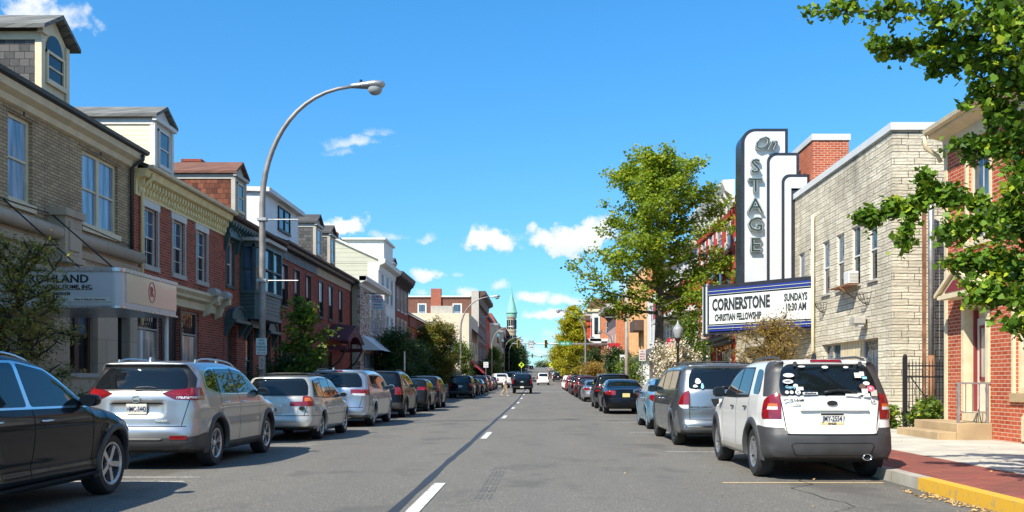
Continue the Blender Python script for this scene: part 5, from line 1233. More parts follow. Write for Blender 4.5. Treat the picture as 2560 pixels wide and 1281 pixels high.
# beyond the cross street
b = B('gambrel_brick_building', 'brown-orange brick corner building with a white bay and bracketed cornices across the junction', -1, 9.6, 139, 160, 12.3, 10, M['red_brick'], side=M['orange_brick'], near_holes=[(10.4, 11.6, 8.8, 10.6)])
b.win(10.4, 11.6, 8.8, 10.6, near=True, up='glass_dark')
m = MB(); m.prism([(9.3, 12.3), (10.4, 13.6), (14, 13.9), (19.6, 13.9), (19.6, 12.3)], 'y', 138.9, 160); m.build('roof', M['roof_brown'], b.r, world=True)
m = MB(); m.box(7.9, 20, 138.4, 139.0, 7.6, 8.0); m.prism([(7.6, 8.0), (7.8, 7.6), (9.6, 7.0), (9.6, 8.1)], 'y', 138.4, 160); m.build('shop_cornice', M['trim_white'], b.r, world=True)
m = MB(); m.box(8.4, 9.6, 141, 146, 8.1, 12.0); m.build('white_bay', M['wht'], b.r, world=True)
m = MB(); m.box(8.38, 8.42, 142, 145, 8.8, 11.4); m.box(8.7, 9.3, 140.97, 141.02, 8.8, 11.4); m.build('bay_glass', M['glass_dark'], b.r, world=True)
m = MB(); m.box(7.7, 9.6, 148, 156, 10.6, 11.4); m.box(8.0, 9.6, 148.3, 155.7, 2, 10.6); m.build('projecting_bay', M['paint_red'], b.r, world=True)
m = MB(); m.box(7.5, 9.7, 147.8, 156.2, 11.4, 12.2); m.build('bay_cornice', M['trim_brown'], b.r, world=True)
b = B('cream_stone_building', 'cream stone building under a dark brick attic rising behind the yellow tree', -1, 9.4, 176, 205, 15.2, 12, M['stucco_cream'], near_holes=[(10.2, 11.0, 12.6, 14.2)])
b.win(10.2, 11.0, 12.6, 14.2, near=True, up='glass_dark')
m = MB(); m.box(9.0, 21.6, 175.6, 176.3, 15.0, 15.5); m.build('parapet', M['trim_cream'], b.r, world=True)
m = MB(); m.prism([(9.6, 15.2), (11.0, 18.4), (24, 17.6), (24, 15.2)], 'y', 184, 205); m.build('attic', M['brown_brick'], b.r, world=True)
m = MB(); m.box(17.5, 21, 186, 188, 17.5, 19.6); m.build('rooftop_unit', M['steel'], b.r, world=True)
m = MB(); m.box(8.2, 9.4, 205, 212, 13.8, 15.6); m.build('cornice_block', M['trim_black'], b.r, world=True)
b = B('far_brick_terrace', 'far brown brick terrace half hidden behind the yellow trees', -1, 9.6, 213, 320, 14.5, 12, M['brown_brick'])
b = B('distant_pale_block', 'distant pale block near the top of the hill on the right', -1, 10, 330, 430, 16, 12, M['stucco_cream'])
# ------------------------------------------------------------------ street lamps, signs, signals
def cobra_lamp(name, x, y, h, reach, label, arms=False, toward=1, cat='street lamp', group='curved street lamps', thick=.10):
    z0 = gz(y)+.12; t = thing(name, (x, y, z0), label, cat, group)
    P = []
    hv = h*.70
    P += [(0, 0, 0), (0, 0, hv*.5), (0, 0, hv*.92)]
    p0, p1, p2, p3 = Vector((0, hv*.92)), Vector((-.02, hv+.9)), Vector((reach*.22, h-.15)), Vector((reach*.78, h))
    for i in range(1, 15):
        u = i/14; q = p0*(1-u)**3+p1*3*u*(1-u)**2+p2*3*u*u*(1-u)+p3*u**3; P.append((toward*q.x, 0, q.y))
    m = MB(); n = len(P); m.tube(P, [thick*(1-.55*i/n) if i > 2 else thick*(1.05-.05*i) for i in range(n)], 12); m.build('pole', M['pole'], t, smooth=True)
    m = MB(); m.lathe([(thick*2, 0), (thick*2, .1), (thick*1.4, .3), (thick*1.2, .9), (thick*1.02, .95)], n=14); m.build('base', M['pole'], t, autosmooth=R(40))
    m = MB(); hx = p3.x; L = reach*.28
    secs = [(-.02, .045, .045), (.05, .06, .05), (L*.45, .11, .075), (L*.7, .16, .09), (L*.92, .155, .08), (L*1.02, .10, .05), (L*1.05, .03, .02)]
    vs = []; k = 10
    for dx, wy, wz in [(p, q*1.35, r_*1.3) for p, q, r_ in secs]:
        for j in range(k): a = 2*math.pi*j/k; vs.append((toward*(hx+dx), wy*math.cos(a), h+.02+dx*.05+wz*math.sin(a)))
    m.add(vs, [(i*k+j, i*k+(j+1) % k, (i+1)*k+(j+1) % k, (i+1)*k+j) for i in range(len(secs)-1) for j in range(k)]+[tuple(range(k))[::-1]])
    hd = m.build('lamp_head', M['steel'], t, smooth=True)
    m = MB(); m.ball((toward*(hx+L*.74), 0, h-.06), .21, .17, .18, 14, 8); m.build('lamp_lens', M['globe'], hd, smooth=True)
    m = MB(); m.lathe([(0, 0), (.04, 0), (.04, .08), (0, .09)], (toward*(hx+L*.3), 0, h+.11), n=8); m.build('photocell', M['black'], hd)
    if arms:
        for z in (5.75, 4.05):
            m = MB(); m.tube([(0.05, 0, z), (1.0, 0, z)], .016, 6); m.box(-.12, .14, -.12, .12, z-.04, z+.04); m.build('banner_arm', M['steel'], t)
    return t
lp = cobra_lamp('street_lamp', -7.68, 25.4, 9.45, 3.18, 'nearest and tallest street lamp, with banner arms, curving over the left cars', True, thick=.09)
sp = thing('parking_sign', (-7.66, 25.26, 2.1), 'white two hour parking plate strapped to the near left street lamp', 'sign')
m = MB(); m.prism(rnd([(-.15, 0), (.15, 0), (.15, .46), (-.15, .46)], .03), 'y', -.012, .0); m.build('plate', M['signwhite'], sp)
for s_, z, q in (('TWO', .395, .085), ('HOUR', .305, .085), ('PARKING', .215, .08), ('9 AM-5 PM', .13, .06)): text('lettering', s_, M['sign_green'], sp, (0, -.016, z), q, .8, .002, .002, local=True)
m = MB(); m.box(-.09, .09, -.016, -.013, .045, .058); m.prism([(-.12, .051), (-.07, .03), (-.07, .073)], 'y', -.016, -.013); m.prism([(.12, .051), (.07, .03), (.07, .073)], 'y', -.016, -.013); m.build('arrow', M['sign_green'], sp)
st_ = thing('sticker_panel', (-7.66, 25.27, 1.7), 'faded graffiti sticker on the near left street lamp below the parking plate', 'sticker')
m = MB(); m.box(-.075, .075, -.008, .0, 0, .36); m.build('sheet', M['trim_grey'], st_)
m = MB(); m.tube([(-.04, -.012, .06), (.05, -.012, .12), (-.03, -.012, .18), (.05, -.012, .24), (-.04, -.012, .30)], .008, 5); m.build('scrawl', M['ink_red'], st_)
k = 0
for x, y, h, rc, w_ in ((-7.55, 89, 9.3, 3.6, 'over the dark parked hatchbacks on the left'), (-7.4, 146, 9.2, 3.4, 'before the gabled red brick building past the junction'), (-7.4, 200, 9.2, 3.5, 'fourth along the left kerb beside the dark trees'), (-7.4, 232, 9.2, 3.4, 'fifth along the left kerb seen between the signals'), (-7.4, 285, 9.2, 3.4, 'sixth and farthest along the left kerb on the hill')):
    cobra_lamp('street_lamp', x, y, h, rc, 'curved grey street lamp '+w_)
cobra_lamp('street_lamp', 5.15, 99, 8.6, 3.0, 'curved grey street lamp on the right reaching left past the yellow tree', toward=-1)
cobra_lamp('street_lamp', 7.6, 92, 6.0, 1.4, 'short white gooseneck lamp in front of the red and pink buildings on the right', toward=-1, group=None)
up = thing('utility_pole', (5.25, 54, .13), 'plain tall grey utility pole before the orange brick building on the right', 'pole')
m = MB(); m.tube([(0, 0, 0), (0, 0, 6.55)], [.13, .09], 12); m.build('pole', M['pole_wood'], up, smooth=True)
m = MB(); m.box(-1.3, .1, -.03, .03, 5.05, 5.10); m.build('cross_arm', M['steel'], up)
def acorn_lamp(x, y, label, h=3.0):
    t = thing('post_lamp', (x, y, gz(y)+.14), label, 'street lamp', 'acorn globe post lamps')
    m = MB(); m.lathe([(.20, 0), (.20, .15), (.12, .35), (.06, .55), (.05, h-.35), (.09, h-.3), (.05, h-.2), (.13, h-.03), (.15, h)], n=14); m.build('post', M['iron'], t, autosmooth=R(40))
    m = MB(); m.lathe([(.11, h), (.16, h+.10), (.20, h+.32), (.185, h+.42), (.10, h+.50), (.04, h+.60), (.015, h+.72), (0, h+.74)], n=16); m.build('globe', M['globe'], t, smooth=True)
acorn_lamp(5.55, 36.2, 'black post lamp with a frosted acorn globe above the flowering shrub', 2.95)
acorn_lamp(-8.0, 168, 'small post lamp with a white globe before the dark left shopfronts')
def sign_post(x, y, label, plates, h=3.0, edge=False):
    t = thing('sign_post', (x, y, gz(y)+.14), label, 'sign')
    m = MB(); m.tube([(0, 0, 0), (0, 0, h)], .03, 6); m.build('post', M['steel'], t)
    for (w_, z0, z1, mt, lines) in plates:
        m = MB()
        if edge: m.box(-.01, .01, -w_/2, w_/2, z0, z1)
        else: m.box(-w_/2, w_/2, -.05, -.035, z0, z1)
        o = m.build('plate', M[mt], t)
        if not edge:
            n = len(lines)
            for i, (s_, ik) in enumerate(lines):
                hh = (z1-z0)/(n+.4)
                text('lettering', s_, M[ik], o, (0, -.055, z1-hh*(i+.7)), hh*.85, min(1.1, w_*.86/(len(s_)*hh*.55)), .003, .003, local=True)
sign_post(6.1, 65.5, 'white post sign with a red no parking symbol over a green lettered plate, right pavement', [(.45, 2.35, 3.15, 'signwhite', [('P', 'ink_red')]), (.45, 1.55, 2.25, 'signwhite', [('2 HR', 'sign_green'), ('PARKING', 'sign_green')])], 3.1)
sign_post(5.6, 49.0, 'white no parking sign with red letters beside the big ginkgo trunk', [(.36, 2.35, 2.95, 'signwhite', [('NO', 'ink_red'), ('PARKING', 'ink_red'), ('FRIDAY', 'ink_red'), ('9AM-11AM', 'ink_red')])], 3.0)
sign_post(5.75, 38.5, 'red snow emergency route sign at the top of the flowering shrub', [(.62, 2.62, 3.05, 'ink_redb', [('SNOW', 'signwhite'), ('EMERGENCY', 'signwhite'), ('ROUTE', 'signwhite')])], 3.0) if M.setdefault('ink_redb', plain('sign_red', (.48, .02, .03), .4)) else None
sign_post(7.0, 84.0, 'red and white hanging shop sign on the right before the pink sided building', [(1.1, 3.2, 4.6, 'ink_redb', [('SHOP', 'signwhite')])], 4.7)
sign_post(-7.75, 53.0, 'edge on white street sign beside the dark tree on the left pavement', [(.45, 1.9, 3.0, 'signwhite', [])], 3.0, edge=True)
sign_post(-7.6, 133, 'small red lettered sign on a post ahead of the white pickup', [(.7, 2.6, 3.4, 'signwhite', [('NO', 'ink_red'), ('TURN', 'ink_red')])], 3.5)
def ped_sign(x, y, label):
    t = thing('crossing_sign', (x, y, gz(y)+.1), label, 'sign', 'yellow green crossing signs')
    m = MB(); m.tube([(0, 0, 0), (0, 0, 3.4)], .05, 6); m.build('post', M['steel'], t)
    m = MB(); m.prism([(0, 2.6), (.55, 3.15), (0, 3.7), (-.55, 3.15)], 'y', -.06, -.03); o = m.build('plate', M['ped_green'], t)
    m = MB(); m.ball((.05, -.09, 3.5), .09, .02, .09); m.prism([(-.08, 3.38), (.14, 3.38), (.12, 3.05), (-.1, 3.05)], 'y', -.10, -.07)
    for a, b_ in (((-.05, 3.05), (-.28, 2.75)), ((.08, 3.05), (.25, 2.72)), ((-.08, 3.33), (-.3, 3.12)), ((.12, 3.33), (.3, 3.14))): m.tube([(a[0], -.085, a[1]), (b_[0], -.085, b_[1])], .04, 5)
    m.build('walking_figure', M['ink'], o)
ped_sign(-3.3+.3, 165, 'yellow green crossing sign on the left of the road past the signals'); ped_sign(2.5, 166, 'yellow green crossing sign at the foot of the yellow tree')
def signal_arm(y, xa, xb, h, heads, label, plates=()):
    z = gz(y); t = thing('signal_arm', (xb, y, z+.1), label, 'traffic signal mast')
    m = MB(); m.tube([(0, 0, 0), (0, 0, h+.3)], [.17, .14], 12); m.build('pole', M['steel'], t, smooth=True)
    m = MB(); m.tube([(0, 0, h), (xa-xb, 0, h+.05)], [.14, .07], 10); m.build('arm', M['steel'], t, smooth=True)
    for x in heads:
        s_ = thing('traffic_light', (x, y-.25, z+h+.1), 'yellow traffic light on the mast arm '+('left of the one way sign' if x < 0 else 'right of the one way sign'), 'traffic light', 'yellow traffic lights') if y < 200 else t
        ox = 0 if y < 200 else x-xb; oz = 0 if y < 200 else h
        oy = 0 if y < 200 else -.25
        m = MB(); m.box(ox-.20, ox+.20, oy-.10, oy+.10, oz-.55, oz+.55); hs = m.build('housing', M['sig_yellow'], s_, bevel=.03)
        m = MB(); m.box(ox-.15, ox+.15, oy-.115, oy-.098, oz-.50, oz+.50); m.build('face', M['sign_black'], hs)
        for i, mt in enumerate(('sig_red', 'sig_yellow', 'sig_green')):
            zc = oz+.34-.34*i; m = MB(); m.lathe([(0, 0), (.11, 0), (.11, .01)], (ox, oy-.13, zc), 'y', 14); m.build('lens', M[mt if i else 'sig_red'], hs)
            m = MB(); n = 8; m.add([(ox+.145*math.cos(a), oy-yy, zc+.145*math.sin(a)) for yy in (.1, .30) for a in [math.pi*j/n for j in range(n+1)]], [(j, j+1, n+1+j+1, n+1+j) for j in range(n)]); m.build('visor', M['sign_black'], hs)
    return t
signal_arm(122.0, -3.5, 9.4, 5.75, (-2.6, 1.05), 'long grey signal mast arm spanning the junction from the right, carrying two lights')
ow = thing('one_way_sign', (-.9, 121.7, gz(122)+5.15), 'white one way sign with a right arrow hung between the two traffic lights', 'sign')
m = MB(); m.box(-.37, .37, 0, .03, 0, 1.15); m.build('plate', M['signwhite'], ow)
m = MB()
for a in ((-.36, .36, .01, .035), (-.36, .36, 1.115, 1.14), (-.36, -.335, .01, 1.14), (.335, .36, .01, 1.14)): m.box(a[0], a[1], -.008, -.002, a[2], a[3])
m.box(-.26, .08, -.008, -.002, .22, .30); m.prism([(.08, .14), (.28, .26), (.08, .38)], 'y', -.008, -.002); m.build('arrow', M['ink'], ow)
text('lettering', 'ONE', M['ink'], ow, (0, -.006, .92), .36, .95, .004, .006, local=True); text('lettering', 'WAY', M['ink'], ow, (0, -.006, .60), .36, .95, .004, .006, local=True)
sn = thing('street_name_sign', (3.6, 121.75, gz(122)+5.65), 'green street name sign reading 6th St on the signal mast arm', 'sign')
m = MB(); m.prism(rnd([(-.82, 0), (.82, 0), (.82, .52), (-.82, .52)], .06), 'y', 0, .03); m.build('plate', M['sign_green'], sn)
text('lettering', '6th St', M['signwhite'], sn, (0, -.006, .25), .40, 1.15, .004, .008, local=True)
signal_arm(250, -3.5, 7.5, 5.6, (-1.6,), 'second grey signal mast arm farther up the street')
signal_arm(400, -6, 7.5, 5.6, (-2.6, 1.5), 'third thin signal mast arm near the hill top')
hy = thing('shop_flag', (7.6, 93, gz(93)+2.2), 'pale blue and white shop flag near the brown shrub on the right', 'flag')
m = MB(); m.prism([(-.7, 1.2), (-.2, 1.5), (.2, 1.1), (.8, .9), (.6, .4), (.1, .5), (-.4, .2)], 'y', -.02, .02); m.build('cloth', M['letter_sky'], hy); m = MB(); m.tube([(-.7, 0, -2.1), (-.7, 0, 1.6)], .03, 6); m.build('flagpole', M['steel'], hy)
bd = thing('tree_band', (5.6, 42.55, 1.05), 'bright yellow band wrapped around the big ginkgo trunk', 'band')
m = MB(); m.lathe([(.262, 0), (.266, .02), (.266, .28), (.262, .30)], (0, 0, 0), 'z', 16); m.build('sleeve', plain('band_yellow', (.75, .78, .01), .5), bd)
# overhead wires
wr = thing('overhead_wires', (8, 300, gz(300)+6), 'thin overhead wires crossing far up the street', 'wires')
m = MB()
for y, z in ((262, 9.2), (330, 11.5), (360, 12.6)): m.tube([(-12, y, z), (-2, y, z-.5), (12, y, z)], .035, 4)
m.build('wire', M['iron'], wr, world=True)
# ------------------------------------------------------------------ trees
def leaf_mesh(name, C, size, mat, parent, seed=0, shape='kite', up=.45, colv=None, vary=.35, aspect=.7, world=True, smooth=False, droop=None):
    rg = np.random.default_rng(seed); n = len(C)
    N = rg.normal(size=(n, 3)); N[:, 2] = np.abs(N[:, 2])+up; N /= np.linalg.norm(N, axis=1)[:, None]
    T = rg.normal(size=(n, 3))
    if droop is not None: T[:, 2] -= droop
    T -= (T*N).sum(1)[:, None]*N; T /= np.linalg.norm(T, axis=1)[:, None]; Bn = np.cross(N, T)
    s = size*(1+vary*(rg.random(n)*2-1)); a = s[:, None]
    if shape == 'kite': P = [C-T*a*.5, C+Bn*a*.5*aspect+T*a*.05, C+T*a*.5, C-Bn*a*.5*aspect+T*a*.05]
    elif shape == 'needle': P = [C-T*a*.5, C+Bn*a*.13, C+T*a*.5, C-Bn*a*.13]
    else:  # fan with a notch
        b = N*a*.10
        P = [C-T*a*.45, C+Bn*a*.52+T*a*.12+b, C+Bn*a*.28+T*a*.46+b*.5, C+T*a*.34, C-Bn*a*.28+T*a*.46+b*.5, C-Bn*a*.52+T*a*.12+b]
    k = len(P); V = np.stack(P, 1).reshape(-1, 3)
    me = bpy.data.meshes.new(name); me.vertices.add(n*k); me.vertices.foreach_set('co', V.astype(np.float32).ravel())
    me.loops.add(n*k); me.loops.foreach_set('vertex_index', np.arange(n*k, dtype=np.int32))
    me.polygons.add(n); me.polygons.foreach_set('loop_start', np.arange(0, n*k, k, dtype=np.int32))
    me.update(calc_edges=True); me.materials.append(mat)
    at = me.attributes.new('leaf', 'FLOAT', 'FACE')
    v = rg.random(n) if colv is None else np.clip(colv+rg.normal(size=n)*.16, 0, 1)
    at.data.foreach_set('value', v.astype(np.float32))
    return link(name, me, parent, world=world)
def curve_pts(p, d, L, n, rg, wander=.15, rise=0.0):
    pts = [np.array(p, float)]; d = np.array(d, float); d /= np.linalg.norm(d)
    for i in range(n):
        d = d+rg.normal(size=3)*wander; d[2] += rise; d /= np.linalg.norm(d); pts.append(pts[-1]+d*L/n)
    return pts
LEAF = {
 'ginkgo': leafmat('ginkgo_leaf', (.08, .14, .02), (.29, .38, .04), (.58, .55, .05), .48),
 'ginkgo_near': leafmat('ginkgo_leaf_near', (.030, .075, .012), (.16, .29, .025), (.46, .52, .04), .32),  # dark-to-light colour range stands in for inner shade and lit edges
 'yellow': leafmat('ginkgo_leaf_yellow', (.22, .23, .02), (.46, .42, .03), (.58, .50, .05), .45),
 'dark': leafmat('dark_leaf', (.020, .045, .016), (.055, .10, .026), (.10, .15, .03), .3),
 'turning': leafmat('turning_leaf', (.05, .085, .02), (.17, .18, .03), (.46, .17, .03), .38),
 'cypress': leafmat('cypress_needle', (.20, .12, .03), (.40, .27, .07), (.42, .38, .10), .4),
 'cypress_green': leafmat('cypress_green', (.07, .085, .025), (.24, .23, .05), (.60, .50, .09), .4),
 'bush': leafmat('bush_leaf', (.045, .085, .02), (.14, .22, .03), (.50, .52, .05), .42),
 'hydrangea': leafmat('hydrangea_flower', (.06, .11, .03), (.84, .70, .58), (.88, .78, .68), .25, .5, (.36, .56)),
 'far': leafmat('far_leaf', (.06, .10, .06), (.12, .16, .09), (.16, .20, .10), .3)}
def tree(name, label, loc, H, trunk_r, crown0, prof, nb, leaves, size, lm, barkm='bark', seed=1, cat='tree', group=None, lean=.0, shape='kite', spread=.22, elev=(.25, .9), sub=4, bare=0, aspect=.7, up=.45, lrad=None, twist=0.0, droop=None, stems=1):
    """trunk with limbs that carry leaf clumps; prof(t) gives the crown radius at height fraction t"""
    rg = np.random.default_rng(seed); t = thing(name, loc, label, cat, group)
    m = MB(); tips = []
    for s_ in range(stems):
        off = np.array([0, 0, 0.]) if stems == 1 else np.array([rg.normal()*.18, rg.normal()*.18, 0])
        path = [np.array([0, 0, -.1])+off]; n = 12
        dx = rg.normal(size=2)*lean+(off[:2]*1.2 if stems > 1 else 0)
        for i in range(1, n+1):
            u = i/n; path.append(off+np.array([dx[0]*u*H*.1+.06*math.sin(5*u+seed)*(H/10), dx[1]*u*H*.1+.06*math.cos(4*u+seed)*(H/10), u*H*.97]))
        r0 = trunk_r*(1 if stems == 1 else .6)
        m.tube(path, [r0*(1.25 if i == 0 else 1)*(1-i/n)**.75+.012 for i in range(n+1)], 9)
        for b_ in range(nb//stems):
            u = crown0+(1-crown0)*((b_+.5)/(nb//stems))**.92
            k = u*n; i = min(int(k), n-1); p = path[i]*(1-(k-i))+path[i+1]*(k-i)
            tt = (u-crown0)/(1-crown0); Rr = prof(tt)*rg.uniform(.78, 1.12)
            a = b_*2.399+rg.normal()*.3+twist; e = elev[0]+(elev[1]-elev[0])*tt+rg.normal()*.08
            d = (math.cos(a)*math.cos(e), math.sin(a)*math.cos(e), math.sin(e))
            br = curve_pts(p, d, Rr/max(.35, math.cos(e)), 6, rg, .10, .03)
            rb = max(.015, trunk_r*.32*(1-tt)+.012)
            m.tube(br, [rb*(1-j/7)+.004 for j in range(7)], 5)
            for j in range(1, 7): tips.append((br[j], .35+.65*j/6, tt))
            for q in range(sub):
                j = rg.integers(1, 6); dd = np.array(d)+rg.normal(size=3)*.75; sb = curve_pts(br[j], dd, Rr*rg.uniform(.25, .5), 4, rg, .2, .03)
                m.tube(sb, [.012+.008*(1-x/4) for x in range(5)], 4)
                for x in range(1, 5): tips.append((sb[x], 1.0, tt))
    for q in range(bare):
        p = np.array([rg.normal()*.25, rg.normal()*.25, H*.86]); br = curve_pts(p, (rg.normal()*.35, rg.normal()*.35, 1), H*.17, 6, rg, .12)
        m.tube(br, [.022*(1-j/7)+.004 for j in range(7)], 4)
        for j in (2, 3, 4, 5): 
            tw = curve_pts(br[j], (rg.normal(), rg.normal(), .8), H*.035, 3, rg, .2); m.tube(tw, [.008, .006, .004, .003], 3)
    A = np.array([x[0] for x in tips]); zs = (H-A[:, 2].max())
    rad = np.hypot(A[:, 0], A[:, 1]); Rt = max(prof(q/20) for q in range(21)); fr = min(1.15, Rt/np.percentile(rad, 97)); fz = H/A[:, 2].max()
    S = np.array([fr, fr, fz]); m.v = [tuple(np.array(v)*S if v[2] > 0 else v) for v in m.v]; tips = [(x[0]*S, x[1], x[2]) for x in tips]
    m.build('trunk', M[barkm], t, smooth=True)
    tips_p = np.array([x[0] for x in tips]); wgt = np.array([x[1] for x in tips]); hs = np.array([x[2] for x in tips])
    idx = rg.choice(len(tips), size=leaves, p=wgt/wgt.sum())
    clump = rg.normal(size=(len(tips), 3))*spread*.4
    C = tips_p[idx]+clump[idx]+rg.normal(size=(leaves, 3))*spread*np.array([1, 1, .7])
    colv = .35+.35*(rg.random(len(tips)))[idx]+.12*(hs[idx]-.5)
    crown = leaf_mesh('crown', C, size, LEAF[lm], t, seed, shape, up, colv, world=False, aspect=aspect, droop=droop)
    return t
dome = lambda R_: (lambda t: R_*(.35+.65*math.sin(math.pi*(.12+.80*t))**.8))
column = lambda R_: (lambda t: R_*(.75+.25*math.sin(math.pi*t)))
def gk(t): return 5.15*(t+.10)**.30*(1-t)**.58+.25+.35*math.sin(13*t)*(1-t)
tree('ginkgo_tree', 'big green ginkgo with bare twigs at its top, the largest whole tree', (5.6, 42.55, .14), 12.3, .25, .37, gk, 42, 35000, .130, 'ginkgo', seed=12, sub=5, spread=.18, elev=(-.02, .8), bare=9, shape='fan', up=.5)
YG = 'yellow ginkgos past the junction'
tree('yellow_ginkgo', 'tall yellow ginkgo, the pointed one nearest the junction', (5.3, 140, gz(140)+.1), 11.8, .22, .12, lambda t: 3.3*(1-t)**.85*(.7+.3*min(1, t*6))+.2, 44, 30000, .26, 'yellow', seed=5, sub=5, spread=.28, elev=(.15, 1.2), up=.4, group=YG)
tree('yellow_ginkgo', 'yellow ginkgo behind the pointed one, in front of the cream stone building', (7.4, 160, gz(160)+.1), 10.5, .22, .12, lambda t: 2.8*(1-t)**.7+.3, 40, 16000, .27, 'yellow', seed=8, sub=5, spread=.34, elev=(.15, 1.2), group=YG)
tree('yellow_ginkgo', 'smaller yellow ginkgo farthest up on the right, beside the crossing sign', (5.6, 200, gz(200)+.1), 9.5, .2, .12, lambda t: 3.2*(1-t)**.6+.3, 36, 12000, .3, 'yellow', seed=9, sub=4, spread=.4, group=YG)
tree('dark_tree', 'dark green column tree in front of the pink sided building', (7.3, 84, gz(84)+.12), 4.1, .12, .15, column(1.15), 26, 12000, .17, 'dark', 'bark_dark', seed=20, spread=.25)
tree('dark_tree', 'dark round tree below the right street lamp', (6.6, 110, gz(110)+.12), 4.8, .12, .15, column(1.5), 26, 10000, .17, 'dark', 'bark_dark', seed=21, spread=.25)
tree('brown_shrub', 'brownish turning shrub on the right kerb beyond the parked cars', (6.4, 96, gz(96)+.12), 3.1, .08, .1, dome(2.0), 24, 8000, .16, 'cypress', seed=31, stems=3, spread=.3, cat='shrub')
tree('street_tree', 'small green street tree beside the utility pole on the right', (6.3, 62, .14), 2.9, .08, .35, dome(1.0), 18, 3500, .14, 'bush', seed=33, spread=.22)
# left
tree('bald_cypress', 'wispy yellow-green feathery tree standing before the funeral home canopy', (-8.75, 15.4, .14), 3.7, .05, .12, lambda t: .80*(1-t*.5)+.12, 34, 11000, .085, 'cypress_green', 'bark_dark', seed=41, shape='needle', sub=6, spread=.11, elev=(.1, .8), droop=.3)
tree('lit_sapling', 'young tree with bright yellow-green upper leaves before the dark red houses', (-7.95, 31.1, .14), 3.95, .05, .35, lambda t: .35+.50*math.sin(math.pi*min(1, t+.08)), 18, 2600, .12, 'bush', seed=43, spread=.12, sub=3, shape='fan')
tree('dark_shrub', 'dense dark green shrub under the yellow-green sapling', (-8.9, 32.6, .14), 2.25, .06, .05, dome(1.35), 30, 11000, .10, 'dark', 'bark_dark', seed=44, stems=4, spread=.2, cat='shrub')
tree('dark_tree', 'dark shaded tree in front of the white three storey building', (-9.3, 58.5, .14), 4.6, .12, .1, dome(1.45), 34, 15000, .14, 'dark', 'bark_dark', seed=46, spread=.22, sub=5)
tree('turning_tree', 'rounded tree turning orange at its top, left side before the gabled house', (-9.4, 83, .14), 7.2, .14, .12, lambda t: 2.1*(.5+.5*math.sin(math.pi*(.15+.8*t))), 46, 32000, .15, 'turning', seed=47, spread=.25, sub=6)
tree('dark_tree', 'lower dark tree between the white three storey building and the orange-tinged one', (-9.4, 66, .14), 4.3, .12, .1, dome(1.9), 34, 12000, .15, 'dark', 'bark_dark', seed=48, spread=.26, sub=5)
tree('street_tree', 'slim light green tree at the foot of the second left street lamp', (-8.0, 95, gz(95)+.12), 5.0, .1, .2, dome(1.1), 26, 6000, .17, 'bush', seed=49, spread=.24)
tree('white_shrub', 'pale flowering shrub near the second left street lamp', (-8.4, 89, gz(89)+.12), 2.5, .06, .1, dome(1.1), 20, 3600, .14, 'hydrangea', seed=50, spread=.22, stems=3, cat='shrub')
tree('turning_shrub', 'reddish shrub at the left kerb beyond the junction', (-8.6, 152, gz(152)+.1), 3.6, .1, .1, dome(1.9), 24, 6000, .25, 'turning', seed=51, spread=.35, cat='shrub')
tree('street_tree', 'green tree under the third left street lamp', (-8.4, 175, gz(175)+.1), 6.4, .1, .15, dome(1.5), 26, 6000, .25, 'bush', seed=52, spread=.35)
for i, (x, y, h, r_, lb) in enumerate(((-7.7, 262, 10.5, 2.6, 'tall dark tree nearest the turret on the left'), (-7.7, 290, 10, 2.6, 'tall dark tree second along the left kerb hill'), (-7.4, 320, 10, 2.8, 'tall dark tree third along the left kerb hill'), (-7.4, 360, 9.5, 3, 'tall dark tree fourth along the left kerb hill'), (-7.4, 410, 8.5, 3.2, 'dark tree farthest along the left kerb hill'))):
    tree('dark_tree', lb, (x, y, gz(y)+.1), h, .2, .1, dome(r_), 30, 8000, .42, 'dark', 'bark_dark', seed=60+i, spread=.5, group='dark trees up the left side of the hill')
for i, (x, y, h, r_, lb) in enumerate(((7.0, 240, 8.5, 3, 'green tree second beyond the yellow ginkgos'), (7.5, 290, 8.5, 3.2, 'green tree third beyond the yellow ginkgos'))):
    tree('street_tree', lb, (x, y, gz(y)+.1), h, .2, .1, dome(r_), 30, 6000, .45, 'bush', seed=70+i, spread=.55)
for i in range(9):
    tree('distant_tree', 'one of the distant pale green trees along the hill crest', (-60+15*i+(i*7 % 5), 640+(i % 3)*18, gz(640)), 5.5+(i*37 % 4), .3, .05, dome(6), 22, 1500, 1.0, 'far', seed=80+i, spread=1.2, group='distant trees on the hill crest')
# right foreground plants
tree('bald_cypress', 'small feathery rust coloured tree below the theatre marquee', (6.2, 24.3, .14), 3.0, .04, .3, lambda t: .9*math.sin(math.pi*(.22+.68*t))+.08, 30, 8500, .085, 'cypress', seed=91, shape='needle', sub=6, spread=.11, elev=(.2, .9))
tree('hydrangea_bush', 'rounded shrub covered in pale pink and white flowers', (5.8, 37.4, .14), 2.85, .08, .35, dome(.88), 40, 13000, .085, 'hydrangea', seed=92, stems=3, spread=.15, sub=6, cat='shrub')
tree('green_sapling', 'small green tree behind the flowering shrub and post lamp', (6.6, 39.8, .14), 4.2, .06, .3, dome(.8), 24, 5000, .10, 'bush', seed=93, spread=.18)
tree('weeds', 'bright green weeds growing through the iron fence', (9.35, 22.0, .14), .8, .02, .02, lambda t: .45, 26, 1500, .12, 'bush', seed=94, stems=6, spread=.10, cat='weeds')
tree('weeds', 'low weeds at the foot of the stone building corner', (8.95, 23.6, .14), .55, .015, .02, lambda t: .4, 18, 800, .11, 'bush', seed=95, stems=5, spread=.10, cat='weeds')

